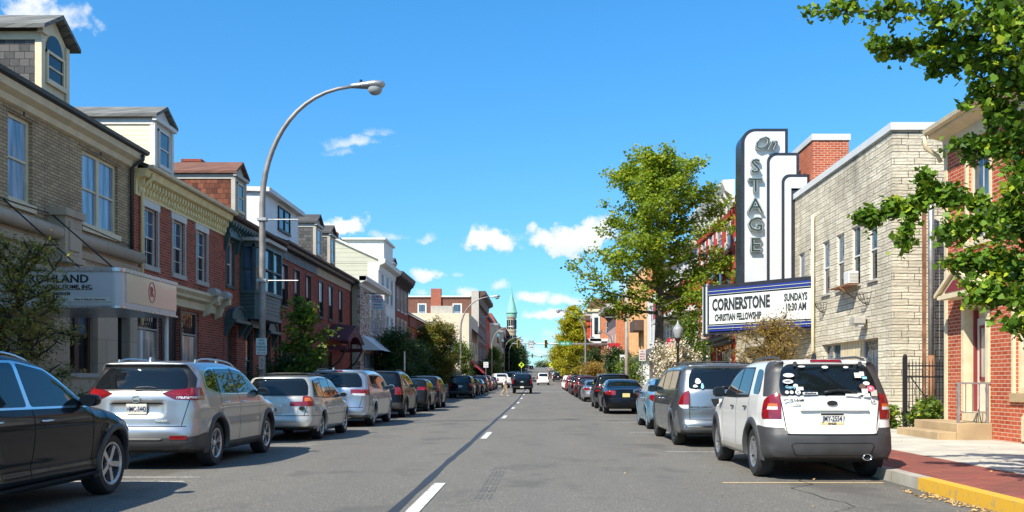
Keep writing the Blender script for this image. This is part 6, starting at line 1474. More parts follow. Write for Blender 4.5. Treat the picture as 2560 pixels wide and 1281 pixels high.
# the near ginkgo: trunk just outside the frame, limbs reaching across it
def near_ginkgo():
    rg = np.random.default_rng(77); base = np.array([6.05, 9.6, .14]); t = thing('near_ginkgo', tuple(base), 'large near ginkgo whose leafy limbs hang in from the top right corner', 'tree')
    m = MB(); trunk = [base+np.array([0, 0, -.1]), base+np.array([.02, 0, 2]), base+np.array([-.05, .05, 4]), base+np.array([.05, 0, 6]), base+np.array([0, 0, 9])]
    m.tube(trunk, [.20, .17, .15, .12, .05], 12)
    def P(px, py, Y): return np.array([(px-1345)*Y/2280.0, Y, 1.33+(957-py)*Y/2280.0])
    limbs = [ # points of each limb measured from the photograph
      ([P(2640, 150, 9.9), P(2480, 60, 10.2), P(2330, 30, 10.4), P(2180, 25, 10.4), P(2020, 30, 10.3)], 1.0, .17),
      ([P(2640, 220, 9.8), P(2500, 120, 10.3), P(2380, 110, 10.6), P(2270, 120, 10.8), P(2180, 110, 10.8)], 1.3, .17),
      ([P(2640, 60, 9.6), P(2520, -20, 9.6), P(2380, -60, 9.8), P(2240, -40, 9.8)], .8, .3),
      ([P(2650, 260, 9.7), P(2560, 220, 9.9), P(2480, 170, 10.1), P(2400, 150, 10.4), P(2330, 160, 10.5)], 1.3, .2),
      ([P(2640, 420, 9.8), P(2540, 330, 10.0), P(2490, 270, 10.2), P(2440, 220, 10.3)], 1.4, .26),
      ([P(2640, 500, 9.8), P(2540, 400, 10.1), P(2460, 360, 10.3), P(2400, 365, 10.5)], .9, .16),
      ([P(2640, 620, 9.7), P(2520, 520, 10.2), P(2400, 500, 10.5), P(2290, 500, 10.7), P(2180, 545, 10.9), P(2165, 535, 10.9)], 1.5, .13),
      ([P(2400, 500, 10.5), P(2330, 470, 10.6), P(2310, 450, 10.6)], .35, .08),
      ([P(2300, 505, 10.7), P(2270, 560, 10.7), P(2255, 620, 10.7)], .35, .07),
      ([P(2640, 650, 9.7), P(2540, 560, 10.0), P(2440, 560, 10.2), P(2370, 580, 10.3)], 1.3, .2),
      ([P(2640, 760, 9.6), P(2560, 680, 9.8), P(2480, 650, 10.0), P(2400, 660, 10.2)], 1.5, .22),
      ([P(2660, 820, 9.5), P(2580, 760, 9.7), P(2510, 740, 9.8), P(2440, 730, 9.9)], 1.3, .18),
      ([P(2660, 850, 9.3), P(2590, 815, 9.5), P(2530, 810, 9.6)], .4, .13),
      ([P(2650, 350, 9.3), P(2590, 420, 9.3), P(2540, 480, 9.4), P(2520, 560, 9.5)], 1.2, .28),
      ([P(2660, 100, 9.2), P(2600, 100, 9.2), P(2540, 60, 9.3), P(2480, 10, 9.5)], 1.2, .3)]
    C = []; col = []
    for pts, w_, spr in limbs:
        fine = []
        for a, b_ in zip(pts, pts[1:]):
            for u in np.linspace(0, 1, 6)[:-1]: fine.append(a*(1-u)+b_*u+rg.normal(size=3)*.02)
        fine.append(pts[-1]); m.tube(fine, [.035*(1-i/len(fine))+.006 for i in range(len(fine))], 6)
        n = int(1000*w_)
        for k in range(int(36*w_)):   # twigs with clumps
            i = rg.integers(1, len(fine)); d = rg.normal(size=3)*np.array([1, .8, .8]); tw = curve_pts(fine[i], d, spr*rg.uniform(.5, 1.5), 4, rg, .25)
            m.tube(tw, [.006, .005, .004, .004, .003], 4)
            c0 = rg.random()  # one tone per clump, painting in shaded and lit clumps
            for q in range(18): j = rg.integers(1, 5); C.append(tw[j]+rg.normal(size=3)*.045); col.append(.12+.75*c0)
        for q in range(int(n*.28)): C.append(fine[rg.integers(1, len(fine))]+rg.normal(size=3)*.05); col.append(.5)
    # the rest of the crown, behind the camera's right shoulder and overhead to the right
    for q in range(150):
        a = rg.uniform(0, 6.28); r_ = 2.9*math.sqrt(rg.random()); z = rg.uniform(3.6, 9)
        c = base+np.array([.9+r_*math.cos(a)*.8, -1.0+r_*math.sin(a), z])
        if c[0]/c[1]*2280+1345 < 2520 and c[1] > 1: continue
        for k in range(26): C.append(c+rg.normal(size=3)*.22); col.append(.5)
    m.build('trunk', M['bark'], t, smooth=True, world=True)
    leaf_mesh('crown', np.array(C), .071, LEAF['ginkgo_near'], t, 3, 'fan', .3, np.array(col), .42)
near_ginkgo()
# ------------------------------------------------------------------ vehicles
def poly_sd(P, Y, Z):
    """signed distance (negative inside) of grid points to the closed outline P"""
    P = np.asarray(P, float); n = len(P)
    d2 = np.full(Y.shape, 1e9); inside = np.zeros(Y.shape, bool)
    for i in range(n):
        a = P[i]; b = P[(i+1) % n]; e = b-a; wy = Y-a[0]; wz = Z-a[1]
        t = np.clip((wy*e[0]+wz*e[1])/(e@e+1e-12), 0, 1)
        d2 = np.minimum(d2, (wy-e[0]*t)**2+(wz-e[1]*t)**2)
        c = ((a[1] <= Z) & (Z < b[1])) | ((b[1] <= Z) & (Z < a[1]))
        with np.errstate(divide='ignore', invalid='ignore'):
            xi = a[0]+(Z-a[1])*e[0]/(e[1] if abs(e[1]) > 1e-12 else 1e-12)
        inside ^= c & (Y < xi)
    d = np.sqrt(d2)
    return np.where(inside, -d, d)
def chaikin(P, it=2):
    P = np.asarray(P, float)
    for _ in range(it):
        Q = np.roll(P, -1, axis=0); P = np.stack([P*.75+Q*.25, P*.25+Q*.75], 1).reshape(-1, 2)
    return P
def smax(a, b, k):
    h = np.maximum(k-np.abs(a-b), 0)/k
    return np.maximum(a, b)+h*h*k*.25
def nets(F, org, h):
    """surface nets"""
    ins = F < 0
    nx, ny, nz = F.shape
    c = np.zeros((nx-1, ny-1, nz-1), np.int8)
    for i in (0, 1):
        for j in (0, 1):
            for k in (0, 1): c += ins[i:nx-1+i, j:ny-1+j, k:nz-1+k]
    act = (c > 0) & (c < 8)
    I = np.argwhere(act); idx = -np.ones(act.shape, np.int64); idx[act] = np.arange(len(I))
    acc = np.zeros((len(I), 3)); cnt = np.zeros(len(I))
    x, y, z = I.T
    for ax in range(3):
        for a in (0, 1):
            for b in (0, 1):
                o0 = [0, 0, 0]; oth = [q for q in range(3) if q != ax]
                o0[oth[0]] = a; o0[oth[1]] = b; o1 = list(o0); o1[ax] = 1
                f0 = F[x+o0[0], y+o0[1], z+o0[2]]; f1 = F[x+o1[0], y+o1[1], z+o1[2]]
                m = (f0 < 0) != (f1 < 0)
                t = np.where(m, f0/np.where(m, f0-f1, 1), 0)
                p = np.tile(np.array(o0, float), (len(I), 1)); p[:, ax] = t
                acc += p*m[:, None]; cnt += m
    V = (I+acc/cnt[:, None])*h+org
    quads = []
    for ax in range(3):
        o = [q for q in range(3) if q != ax]
        sl0 = [slice(None)]*3; sl1 = [slice(None)]*3
        sl0[ax] = slice(0, -1); sl1[ax] = slice(1, None)
        a = ins[tuple(sl0)]; b = ins[tuple(sl1)]
        E = np.argwhere(a != b)
        E = E[(E[:, o[0]] > 0) & (E[:, o[1]] > 0) & (E[:, o[0]] < F.shape[o[0]]-1) & (E[:, o[1]] < F.shape[o[1]]-1)]
        def cell(d0, d1):
            G = E.copy(); G[:, o[0]] -= d0; G[:, o[1]] -= d1; return idx[G[:, 0], G[:, 1], G[:, 2]]
        q = np.stack([cell(1, 1), cell(0, 1), cell(0, 0), cell(1, 0)], 1)
        s = ins[E[:, 0], E[:, 1], E[:, 2]]
        if ax == 1: s = ~s
        q[~s] = q[~s][:, ::-1]
        quads.append(q)
    return V, np.concatenate(quads)
def trilin(F, P, org, h):
    g = (P-org)/h; i = np.clip(np.floor(g).astype(int), 0, np.array(F.shape[:3])-2); t = g-i
    out = 0
    for a in (0, 1):
        for b in (0, 1):
            for c in (0, 1):
                w_ = (t[:, 0] if a else 1-t[:, 0])*(t[:, 1] if b else 1-t[:, 1])*(t[:, 2] if c else 1-t[:, 2])
                f = F[i[:, 0]+a, i[:, 1]+b, i[:, 2]+c]
                out = out+(f.T*w_).T
    return out
def clip_patch(V, Fc, planes):
    """clip the face soup by half-spaces (n, d): keep n.p <= d"""
    polys = [[V[i] for i in f] for f in Fc]
    for n, d in planes:
        n = np.asarray(n, float); out = []
        for p in polys:
            s = [float(n@q)-d for q in p]
            if max(s) <= 0: out.append(p); continue
            if min(s) >= 0: continue
            r = []
            for i in range(len(p)):
                a, b = p[i], p[(i+1) % len(p)]; sa, sb = s[i], s[(i+1) % len(p)]
                if sa <= 0: r.append(a)
                if (sa < 0) != (sb < 0) and sa != sb: r.append(a+(b-a)*(sa/(sa-sb)))
            if len(r) > 2: out.append(r)
        polys = out
    return polys
def poly_planes(poly, axes, nper=3):
    """convex outline in the plane of two axes -> half-spaces"""
    P = [np.array(p, float) for p in poly]
    ar = sum(P[i][0]*P[(i+1) % len(P)][1]-P[(i+1) % len(P)][0]*P[i][1] for i in range(len(P)))
    if ar < 0: P = P[::-1]
    out = []
    for i in range(len(P)):
        a, b = P[i], P[(i+1) % len(P)]; e = b-a
        n = [0, 0, 0]; n[axes[0]] = e[1]; n[axes[1]] = -e[0]
        L = math.hypot(e[0], e[1])+1e-9; n = [q/L for q in n]
        out.append((n, n[axes[0]]*a[0]+n[axes[1]]*a[1]))
    return out
class Car:
    """body from a smooth distance field; glass, lamps and trim are clipped from the same surface so they lie flush on it"""
    def __init__(s, **k): s.__dict__.update(k); s.make()
    def HW(s, Y, Z):
        zz, dd = zip(*s.side); w_ = s.W+np.interp(Z, zz, dd)
        yr, wr = zip(*s.plan); w_ = w_+np.interp(Y, yr, wr)
        for yc in s.axles:
            r = np.hypot(Y-yc, Z-s.wr)
            w_ = w_+s.flare*np.exp(-((r-s.ar)/.10)**2)*(Z < 1.0)
        return w_
    def make(s):
        h = s.res; s.ar = s.wr+s.gap
        X = np.arange(-s.W-.12, s.W+.12+h, h); X -= (X[0]+X[-1])/2
        Yv = np.arange(-.15, s.L+.15+h, h); Zv = np.arange(.05, s.H+.15, h)
        Y, Z = np.meshgrid(Yv, Zv, indexing='ij')
        P = chaikin(s.prof, s.round)
        D2 = poly_sd(P, Y, Z); gy, gz = np.gradient(D2, h); HW2 = s.HW(Y, Z)
        ax = np.abs(X)[:, None, None]; q = (ax/s.W)**2
        D = D2[None]+s.bow*q*q*np.abs(gy)[None]*.9+s.bow*.5*q*np.abs(gy)[None]+s.crown*q*np.maximum(gz, 0)[None]
        F = smax(ax-HW2[None], D, s.k)
        Y3, Z3 = Y[None], Z[None]
        for yc in s.axles:
            r = np.hypot(Y3-yc, Z3-s.wr)
            c = np.maximum(r-s.ar, (HW2-.34)[None]-ax)
            F = np.maximum(F, -c)
        for fn in s.mods: F = fn(F, X[:, None, None], Y3, Z3)
        org = np.array([X[0], Yv[0], Zv[0]])
        V, Q = nets(F, org, h)
        G = np.stack(np.gradient(F, h), -1)
        for _ in range(2):
            f = trilin(F, V, org, h); g = trilin(G, V, org, h)
            n2 = (g**2).sum(1)+1e-6; V = V-(np.clip(f, -h, h)/n2)[:, None]*g*.8
        g = trilin(G, V, org, h); s.N = g/np.linalg.norm(g, axis=1)[:, None]
        s.V, s.Q = V, Q; s.FN = s.N[Q].mean(1); s.FC = V[Q].mean(1); s.F, s.G, s.org = F, G, org
        s.well = np.zeros(len(Q), bool)
        for yc in s.axles:
            r = np.hypot(s.FC[:, 1]-yc, s.FC[:, 2]-s.wr)
            s.well |= (r < s.ar+.035) & (np.abs(s.FN[:, 0]) < .5) & (np.abs(s.FC[:, 0]) < s.HW(s.FC[:, 1], s.FC[:, 2])-.03)
            s.well |= (r < s.ar-.02)
        s.well |= (s.FN[:, 2] < -.75) & (s.FC[:, 2] < .5)
    def patch(s, planes, off, nfilter=None):
        pl = np.ones(len(s.Q), bool)
        VV = s.V
        for n, d in planes:
            sv = VV@np.asarray(n, float)-d
            pl &= (sv[s.Q].min(1) < 0)
        pl &= ~s.well
        if nfilter is not None: pl &= nfilter(s.FN, s.FC)
        idx = np.where(pl)[0]
        polys = clip_patch(VV, s.Q[idx], planes)
        if not polys: return None
        mb = MB(); mb.keep = True
        allp = np.array([p for pg in polys for p in pg])
        g = trilin(s.G, allp, s.org, s.res); g /= np.linalg.norm(g, axis=1)[:, None]+1e-9
        allp = allp+g*off
        k = 0
        for pg in polys:
            mb.add([tuple(a) for a in allp[k:k+len(pg)]], [tuple(range(len(pg)))]); k += len(pg)
        # rim so the piece has thickness is not needed: it lies a few millimetres above the panel
        return mb
    def build(s, root_name, loc, label, cat, group=None, rz=0.0):
        """centre of the footprint at loc"""
        t = thing(root_name, loc, label, cat, group, rz); s.root = t; s.parts = []
        me = bpy.data.meshes.new('body'); me.from_pydata((s.V-[0, s.L/2, 0]).tolist(), [], s.Q.tolist())
        me.materials.append(s.paint); me.materials.append(M['well'])
        me.polygons.foreach_set('material_index', s.well.astype(np.int32)); me.update()
        body = link('body', me, t, smooth=True)
        me.normals_split_custom_set_from_vertices(s.N.tolist())
        for d in s.decals:
            s.decal(t, **d)
        s.wheels(t)
        for fn in s.extras: fn(s, t)
        return t
    def place(s, o, smooth=True):
        o.data.transform(Matrix.Translation((0, -s.L/2, 0)))
        if smooth:
            for p in o.data.polygons: p.use_smooth = True
        return o
    def decal(s, t, name, mat, side=None, rear=None, x=None, y=None, z=None, sides=(1,), off=.004, nf=None, planes=()):
        for sg in sides:
            pl = []
            if side is not None and x is None: x = (.02, 9)
            if side is not None: pl += poly_planes(side, (1, 2))
            if rear is not None: pl += poly_planes([(sg*p[0], p[1]) for p in rear], (0, 2))
            if x is not None:
                lo, hi = x
                if sg > 0: pl += [((-1, 0, 0), -lo), ((1, 0, 0), hi)]
                else: pl += [((1, 0, 0), -lo), ((-1, 0, 0), hi)]
            if y is not None: pl += [((0, -1, 0), -y[0]), ((0, 1, 0), y[1])]
            if z is not None: pl += [((0, 0, -1), -z[0]), ((0, 0, 1), z[1])]
            pl += [((sg*n[0], n[1], n[2]), d) for n, d in planes]
            mb = s.patch(pl, off, nf)
            if mb is None: continue
            o = mb.build(name, mat, t); s.place(o)
    def hw(s, y, z): return float(s.HW(np.array([y]), np.array([z]))[0])
    def wheels(s, t):
        key = (s.wr, s.rim, s.spokes, s.rimmat)
        if key not in WHEELS:
            WHEELS[key] = make_wheel(*key)
        ty, ri = WHEELS[key]
        for yc in s.axles:
            for sg in (1, -1):
                xx = sg*(s.hw(yc, s.wr)-.11-s.flare+s.wout)
                o = bpy.data.objects.new('wheel', ty); COL.objects.link(o); o.parent = t
                o.location = (xx, yc-s.L/2, s.wr); o.rotation_euler = (0, 0, 0 if sg > 0 else math.pi)
                r = bpy.data.objects.new('rim', ri); COL.objects.link(r); r.parent = o
                r.rotation_euler = (R(17*yc), 0, 0)
WHEELS = {}
def make_wheel(wr, rim, spokes, rimmat):
    """outer side towards +x; the tyre section is 0.22 wide"""
    rr = rim; b = .115
    prof = [(rr-.01, -b+.01), (rr+.01, -b), (wr-.035, -b-.004), (wr-.008, -b+.02), (wr, -b+.05), (wr, b-.05), (wr-.008, b-.02), (wr-.035, b+.004), (rr+.012, b), (rr-.008, b-.012), (rr-.012, -b+.02)]
    m = MB(); m.lathe(prof+[prof[0]], ax='x', n=40)
    for g in (-.04, 0, .04):    # tread grooves
        m.lathe([(wr+.0005, g-.004), (wr+.0015, g), (wr+.0005, g+.004)], ax='x', n=40)
    ty = m.build('tyre_tmp', M['rubber'], None, autosmooth=R(40)); tym = ty.data; bpy.data.objects.remove(ty)
    m = MB()
    m.lathe([(rr-.012, -b+.02), (rr-.012, b-.012), (rr+.004, b-.002), (rr+.006, b+.002), (rr-.012, b+.002), (rr-.028, b-.012), (rr-.032, -b+.02)], ax='x', n=40)
    m.lathe([(0.0, b-.012), (.028, b-.012), (.036, b-.02), (.07, b-.028), (.075, b-.05), (0.0, b-.05)], ax='x', n=20)
    m.cm = 0
    for i in range(spokes[0]):
        for sp in spokes[1]:
            a0 = 2*math.pi*i/spokes[0]; w0, w1 = spokes[2], spokes[3]
            def P(r, off, x): 
                a = a0+off; return (x, r*math.cos(a), r*math.sin(a))
            def Q(r, tt, x, ang):
                ca, sa = math.cos(ang), math.sin(ang); return (x, r*ca-tt*sa, r*sa+tt*ca)
            a1 = a0+sp
            v = [Q(.05, -w0, b-.024, a0), Q(.05, w0, b-.024, a0), Q(rr-.02, w1, b-.012, a1), Q(rr-.02, -w1, b-.012, a1),
                 Q(.05, -w0, b-.07, a0), Q(.05, w0, b-.07, a0), Q(rr-.02, w1, b-.05, a1), Q(rr-.02, -w1, b-.05, a1)]
            m.add(v, [(0, 3, 2, 1), (4, 5, 6, 7), (0, 1, 5, 4), (1, 2, 6, 5), (2, 3, 7, 6), (3, 0, 4, 7)])
    nr = len(m.f)
    m.cm = 1
    m.lathe([(0, b-.085), (rr-.03, b-.085), (rr-.03, b-.1), (0, b-.1)], ax='x', n=24)
    m.lathe([(0.02, b-.078), (rr*.62, b-.078), (rr*.62, b-.088)], ax='x', n=24)
    ri = m.build('rim_tmp', [rimmat, M['alloy_dark']], None, autosmooth=R(35)); rim_ = ri.data; bpy.data.objects.remove(ri)
    return tym, rim_
# ---- shared extras
def surf_x(s, y, z): return s.hw(y, z)
def arch_trim(mat, w_=.055, out=.014, low=.0):
    def fn(s, t):
        for yc in s.axles:
            for sg in (1, -1):
                m = MB(); vs = []; n = 30
                a0 = math.asin(min(1, (s.wr-s.sill-low)/(s.ar))) if s.ar > 0 else 0
                for i in range(n+1):
                    a = -a0+(math.pi+2*a0)*i/n
                    for rr, o_ in ((s.ar-.006, -.05), (s.ar-.006, out*.6), (s.ar+w_*.35, out), (s.ar+w_, out*.5), (s.ar+w_+.004, -.02)):
                        y, z = yc+rr*math.cos(a), s.wr+rr*math.sin(a)
                        vs.append((sg*(s.hw(y, z)+o_), y-s.L/2, z))
                fs = [(i*5+j, i*5+j+1, (i+1)*5+j+1, (i+1)*5+j) for i in range(n) for j in range(4)]
                m.add(vs, fs); m.build('wheel_arch', mat, t, smooth=True)
    return fn
def mirrors(y, z, mat, sz=(.12, .09, .085), stalk=.08):
    sz = (sz[0]*.85, sz[1], sz[2]*.85)
    def fn(s, t):
        for sg in (1, -1):
            m = MB(); x = sg*(s.hw(y, z-.1)+stalk)
            # a rounded wedge shell, blunt towards the rear
            vs = []; n = 14
            for (dy, sc) in ((-.055, .55), (-.05, .90), (-.02, 1.0), (.03, .92), (.07, .70), (.10, .35)):
                for j in range(n):
                    a = 2*math.pi*j/n; ca, sa = math.cos(a), math.sin(a)
                    px = sg*0+sz[0]*sc*abs(ca)**.7*(1 if ca > 0 else -1); pz = sz[2]*sc*abs(sa)**.7*(1 if sa > 0 else -1)
                    vs.append((x+px, y-s.L/2+dy*sz[1]/.09, z+pz))
            k = 6
            fs = [(i*n+j, i*n+(j+1) % n, (i+1)*n+(j+1) % n, (i+1)*n+j) for i in range(k-1) for j in range(n)]
            fs += [tuple(range(n))[::-1], tuple(range((k-1)*n, k*n))]
            m.add(vs, fs)
            m.box(x-sg*.16-.03, x-sg*.04, y-s.L/2-.0, y-s.L/2+.07, z-sz[2]*.75, z-sz[2]*.35)
            o = m.build('door_mirror', mat, t, autosmooth=R(50))
            g = MB(); n = 14
            g.add([(x+sz[0]*.82*abs(math.cos(2*math.pi*j/n))**.7*(1 if math.cos(2*math.pi*j/n) > 0 else -1), y-s.L/2-.0605*sz[1]/.09, z+sz[2]*.82*abs(math.sin(2*math.pi*j/n))**.7*(1 if math.sin(2*math.pi*j/n) > 0 else -1)) for j in range(n)], [tuple(range(n))])
            g.build('mirror_glass', M['cglass'], o)
    return fn
def handles(pts, mat, w_=.09):
    def fn(s, t):
        for (y, z) in pts:
            for sg in (1, -1):
                m = MB(); x = sg*(s.hw(y, z)+.012)
                m.tube([(x-sg*.015, y-w_-s.L/2, z), (x+sg*.014, y-w_*.7-s.L/2, z), (x+sg*.018, y-s.L/2, z+.002), (x+sg*.014, y+w_*.7-s.L/2, z+.003), (x-sg*.015, y+w_-s.L/2, z+.003)], .013, 8)
                m.build('door_handle', mat, t, smooth=True)
    return fn
def rails(y0, y1, x, mat, z0=None, h=.055, r=.014, cross=()):
    def fn(s, t):
        for sg in (1, -1):
            m = MB(); pts = []
            for i in range(13):
                u = i/12; y = y0+(y1-y0)*u
                zt = top_z(s, sg*x, y)
                lift = h*min(1, 7*u, 7*(1-u))**.7
                pts.append((sg*x, y-s.L/2, zt+lift-.004))
            m.tube(pts, r, 8)
            for u in (.04, .5, .96):
                y = y0+(y1-y0)*u; zt = top_z(s, sg*x, y); m.box(sg*x-.012, sg*x+.012, y-.04-s.L/2, y+.04-s.L/2, zt-.02, zt+h*.8)
            m.build('roof_rail', mat, t, autosmooth=R(40))
        for yc in cross:
            m = MB(); zt = top_z(s, x, yc)+h*.9
            m.tube([(-x, yc-s.L/2, zt), (-x*.5, yc-s.L/2, zt+.025), (x*.5, yc-s.L/2, zt+.025), (x, yc-s.L/2, zt)], .013, 8); m.build('cross_bar', mat, t, smooth=True)
    return fn
def top_z(s, x, y):
    d = np.abs(s.V[:, 0]-x)+np.abs(s.V[:, 1]-y); c = (s.N[:, 2] > .5) & (d < .12)
    return float(s.V[c, 2].mean()) if c.any() else s.H
def rear_y(s, x, z):
    d = np.abs(s.V[:, 0]-x)+np.abs(s.V[:, 2]-z); c = (s.N[:, 1] < -.3) & (d < .10) & (s.V[:, 1] < s.L*.3)
    return float(s.V[c, 1].min()) if c.any() else 0.0
def plate(z, txt, low='', mat='plate', x=0.0, sunk=0, tx=.5, ink='ink_navy', top=''):
    def fn(s, t):
        y = rear_y(s, x, z)-s.L/2-.012
        m = MB(); m.box(x-.155, x+.155, y-.006, y+.008, z-.08, z+.08); o = m.build('number_plate', M[mat], t, bevel=.004)
        if top: m = MB(); m.box(x-.152, x+.152, y-.0075, y-.006, z+.05, z+.077); m.build('plate_band', M[top], o)
        if txt: text('lettering', txt, M[ink], o, (x, y-.010, z), .105, .62, .004, .001, local=True)
        if low:
            m = MB(); m.box(x-.152, x+.152, y-.0075, y-.006, z-.077, z-.052); m.build('plate_band', M['plate_yellow'], o)
            text('lettering', low, M['ink'], o, (x, y-.010, z-.064), .036, .9, .003, .001, local=True)
    return fn
def wiper(x0, x1, z, bend=.02, base=.0):
    def fn(s, t):
        m = MB(); pts = []
        for i in range(7):
            u = i/6; x = x0+(x1-x0)*u; zz = z+bend*math.sin(math.pi*u)
            pts.append((x, rear_y(s, x, zz)-s.L/2-.022, zz))
        m.tube(pts, [.016, .013, .011, .010, .009, .008, .006], 6); m.build('rear_wiper', M['black'], t, smooth=True)
    return fn
def badge(x, z, r, mat='chrome', ring=True, w_=1.0):
    def fn(s, t):
        y = rear_y(s, x, z)-s.L/2-.008; m = MB()
        n = 24
        if ring:
            vs = []
            for j in range(n):
                a = 2*math.pi*j/n
                for rr, dy in ((r*.80, 0), (r*.84, -.012), (r*.96, -.012), (r, 0)): vs.append((x+w_*rr*math.cos(a), y+dy, z+rr*math.sin(a)))
            m.add(vs, [(j*4+k, j*4+k+1, ((j+1) % n)*4+k+1, ((j+1) % n)*4+k) for j in range(n) for k in range(3)])
            m.box(x-w_*r, x+w_*r, y-.012, y-.002, z-r*.2, z+r*.2)
        else:
            m.prism([(x+w_*r*math.cos(2*math.pi*j/n), z+r*math.sin(2*math.pi*j/n)) for j in range(n)], 'y', y-.008, y+.004)
        m.build('badge', M[mat], t)
    return fn
def rear_text(x, z, s_, size, mat='ink', xs=1.0, bold=.001):
    def fn(s, t):
        y = rear_y(s, x, z)-s.L/2-.010
        text('lettering', s_, M[mat], t, (x, y, z), size, xs, .006, bold, local=True)
    return fn
def exhaust(x, z, r=.04, wx=1.0, y=-.02):
    def fn(s, t):
        m = MB(); m.lathe([(r, 0), (r, .16), (r*.82, .16), (r*.82, .0), (r, 0)], (0, 0, 0), 'y', 16)
        for i, v in enumerate(m.v): m.v[i] = (v[0]*wx+x, v[1]+rear_y(s, x*.8, z+.12)-s.L/2+y, v[2]+z)
        m.build('exhaust_pipe', M['chrome'], t, smooth=True)
        m = MB(); m.lathe([(0, .03), (r*.8, .03)], (0, 0, 0), 'y', 16)
        m.v = [(v[0]*wx+x, v[1]+rear_y(s, x*.8, z+.12)-s.L/2+y, v[2]+z) for v in m.v]; m.build('exhaust_opening', M['well'], t)
    return fn
def antenna(y, mat, x=0.0, h=.06):
    def fn(s, t):
        z = top_z(s, x, y); m = MB()
        m.prism([(y-.09-s.L/2, z-.01), (y+.09-s.L/2, z-.01), (y-.03-s.L/2, z+h), (y-.08-s.L/2, z+h*.8)], 'x', x-.02, x+.02)
        m.build('antenna', mat, t, bevel=.008)
    return fn
def strip_y(y0, z0, y1, z1, w_=.010):
    """thin convex band between two points of the side view (a shut line)"""
    a = Vector((y0, z0)); b = Vector((y1, z1)); d = (b-a).normalized(); n = Vector((-d.y, d.x))*w_/2
    return [tuple(a-n), tuple(b-n), tuple(b+n), tuple(a+n)]
NSIDE = lambda n, c: np.abs(n[:, 0]) > .45
NREAR = lambda n, c: n[:, 1] < -.12
NBACK = lambda n, c: (n[:, 1] < -.2)
NFRONT = lambda n, c: (n[:, 1] > .08)
def sym(half): return [(x, z) for x, z in half]+[(-x, z) for x, z in half[::-1]]
P_SILVER = paint('paint_silver', (.40, .405, .41), .8, .30); P_BLACK = paint('paint_black', (.004, .005, .008), .0, .2, .06)
P_WHITE = paint('paint_white', (.72, .715, .68), 0, .35, .12); P_WARM = paint('paint_warm_silver', (.46, .455, .42), .4, .32)
P_ODY = paint('paint_pale_blue_silver', (.36, .41, .47), .8, .30); P_GREY = paint('paint_grey', (.17, .185, .20), .75, .30)
P_BLUE = paint('paint_light_blue', (.20, .38, .52), .5, .30); P_NAVY = paint('paint_navy', (.010, .016, .04), .2, .25, .12)
P_RED = paint('paint_red', (.28, .012, .015), .3, .28); P_MAROON = paint('paint_maroon', (.09, .01, .014), .4, .28)
P_DKGREY = paint('paint_dark_grey', (.018, .019, .023), .3, .25, .12)
S5 = (5, (0,), .030, .034); S10 = (5, (-.16, .16), .018, .017); S7 = (7, (0,), .02, .022); S6 = (6, (0,), .026, .03); S12 = (6, (-.14, .14), .014, .014)
DEF = dict(res=.03, round=2, bow=.10, crown=.045, k=.13, gap=.055, sill=.25, wout=.0, flare=.018, mods=(), decals=[], extras=[], rimmat=M['alloy'], rim=.225, spokes=S5)
def car(**k):
    d = dict(DEF); d.update(k); return Car(**d)
def glass(name, poly, r=.04, off=.005, **k): return dict(name=name, mat=M['cglass'], side=rnd(poly, r), nf=NSIDE, sides=(1, -1), off=off, **k)
def door_lines(s, lines):
    return [dict(name='shut_line', mat=M['well'], side=strip_y(*l), nf=NSIDE, sides=(1, -1), off=.002) for l in lines]
def bump_rear(y0, z0, amp, sz, wx):
    """a soft step in the rear face, e.g. the number plate recess"""
    def fn(F, X, Y, Z):
        b = np.clip(1-np.abs((Z-z0)/sz)**4, 0, 1)*np.clip(1-np.abs(X/wx)**6, 0, 1)*np.clip(1-np.abs(Y/.6), 0, 1)
        return F+amp*b
    return fn
PILL = M['black']

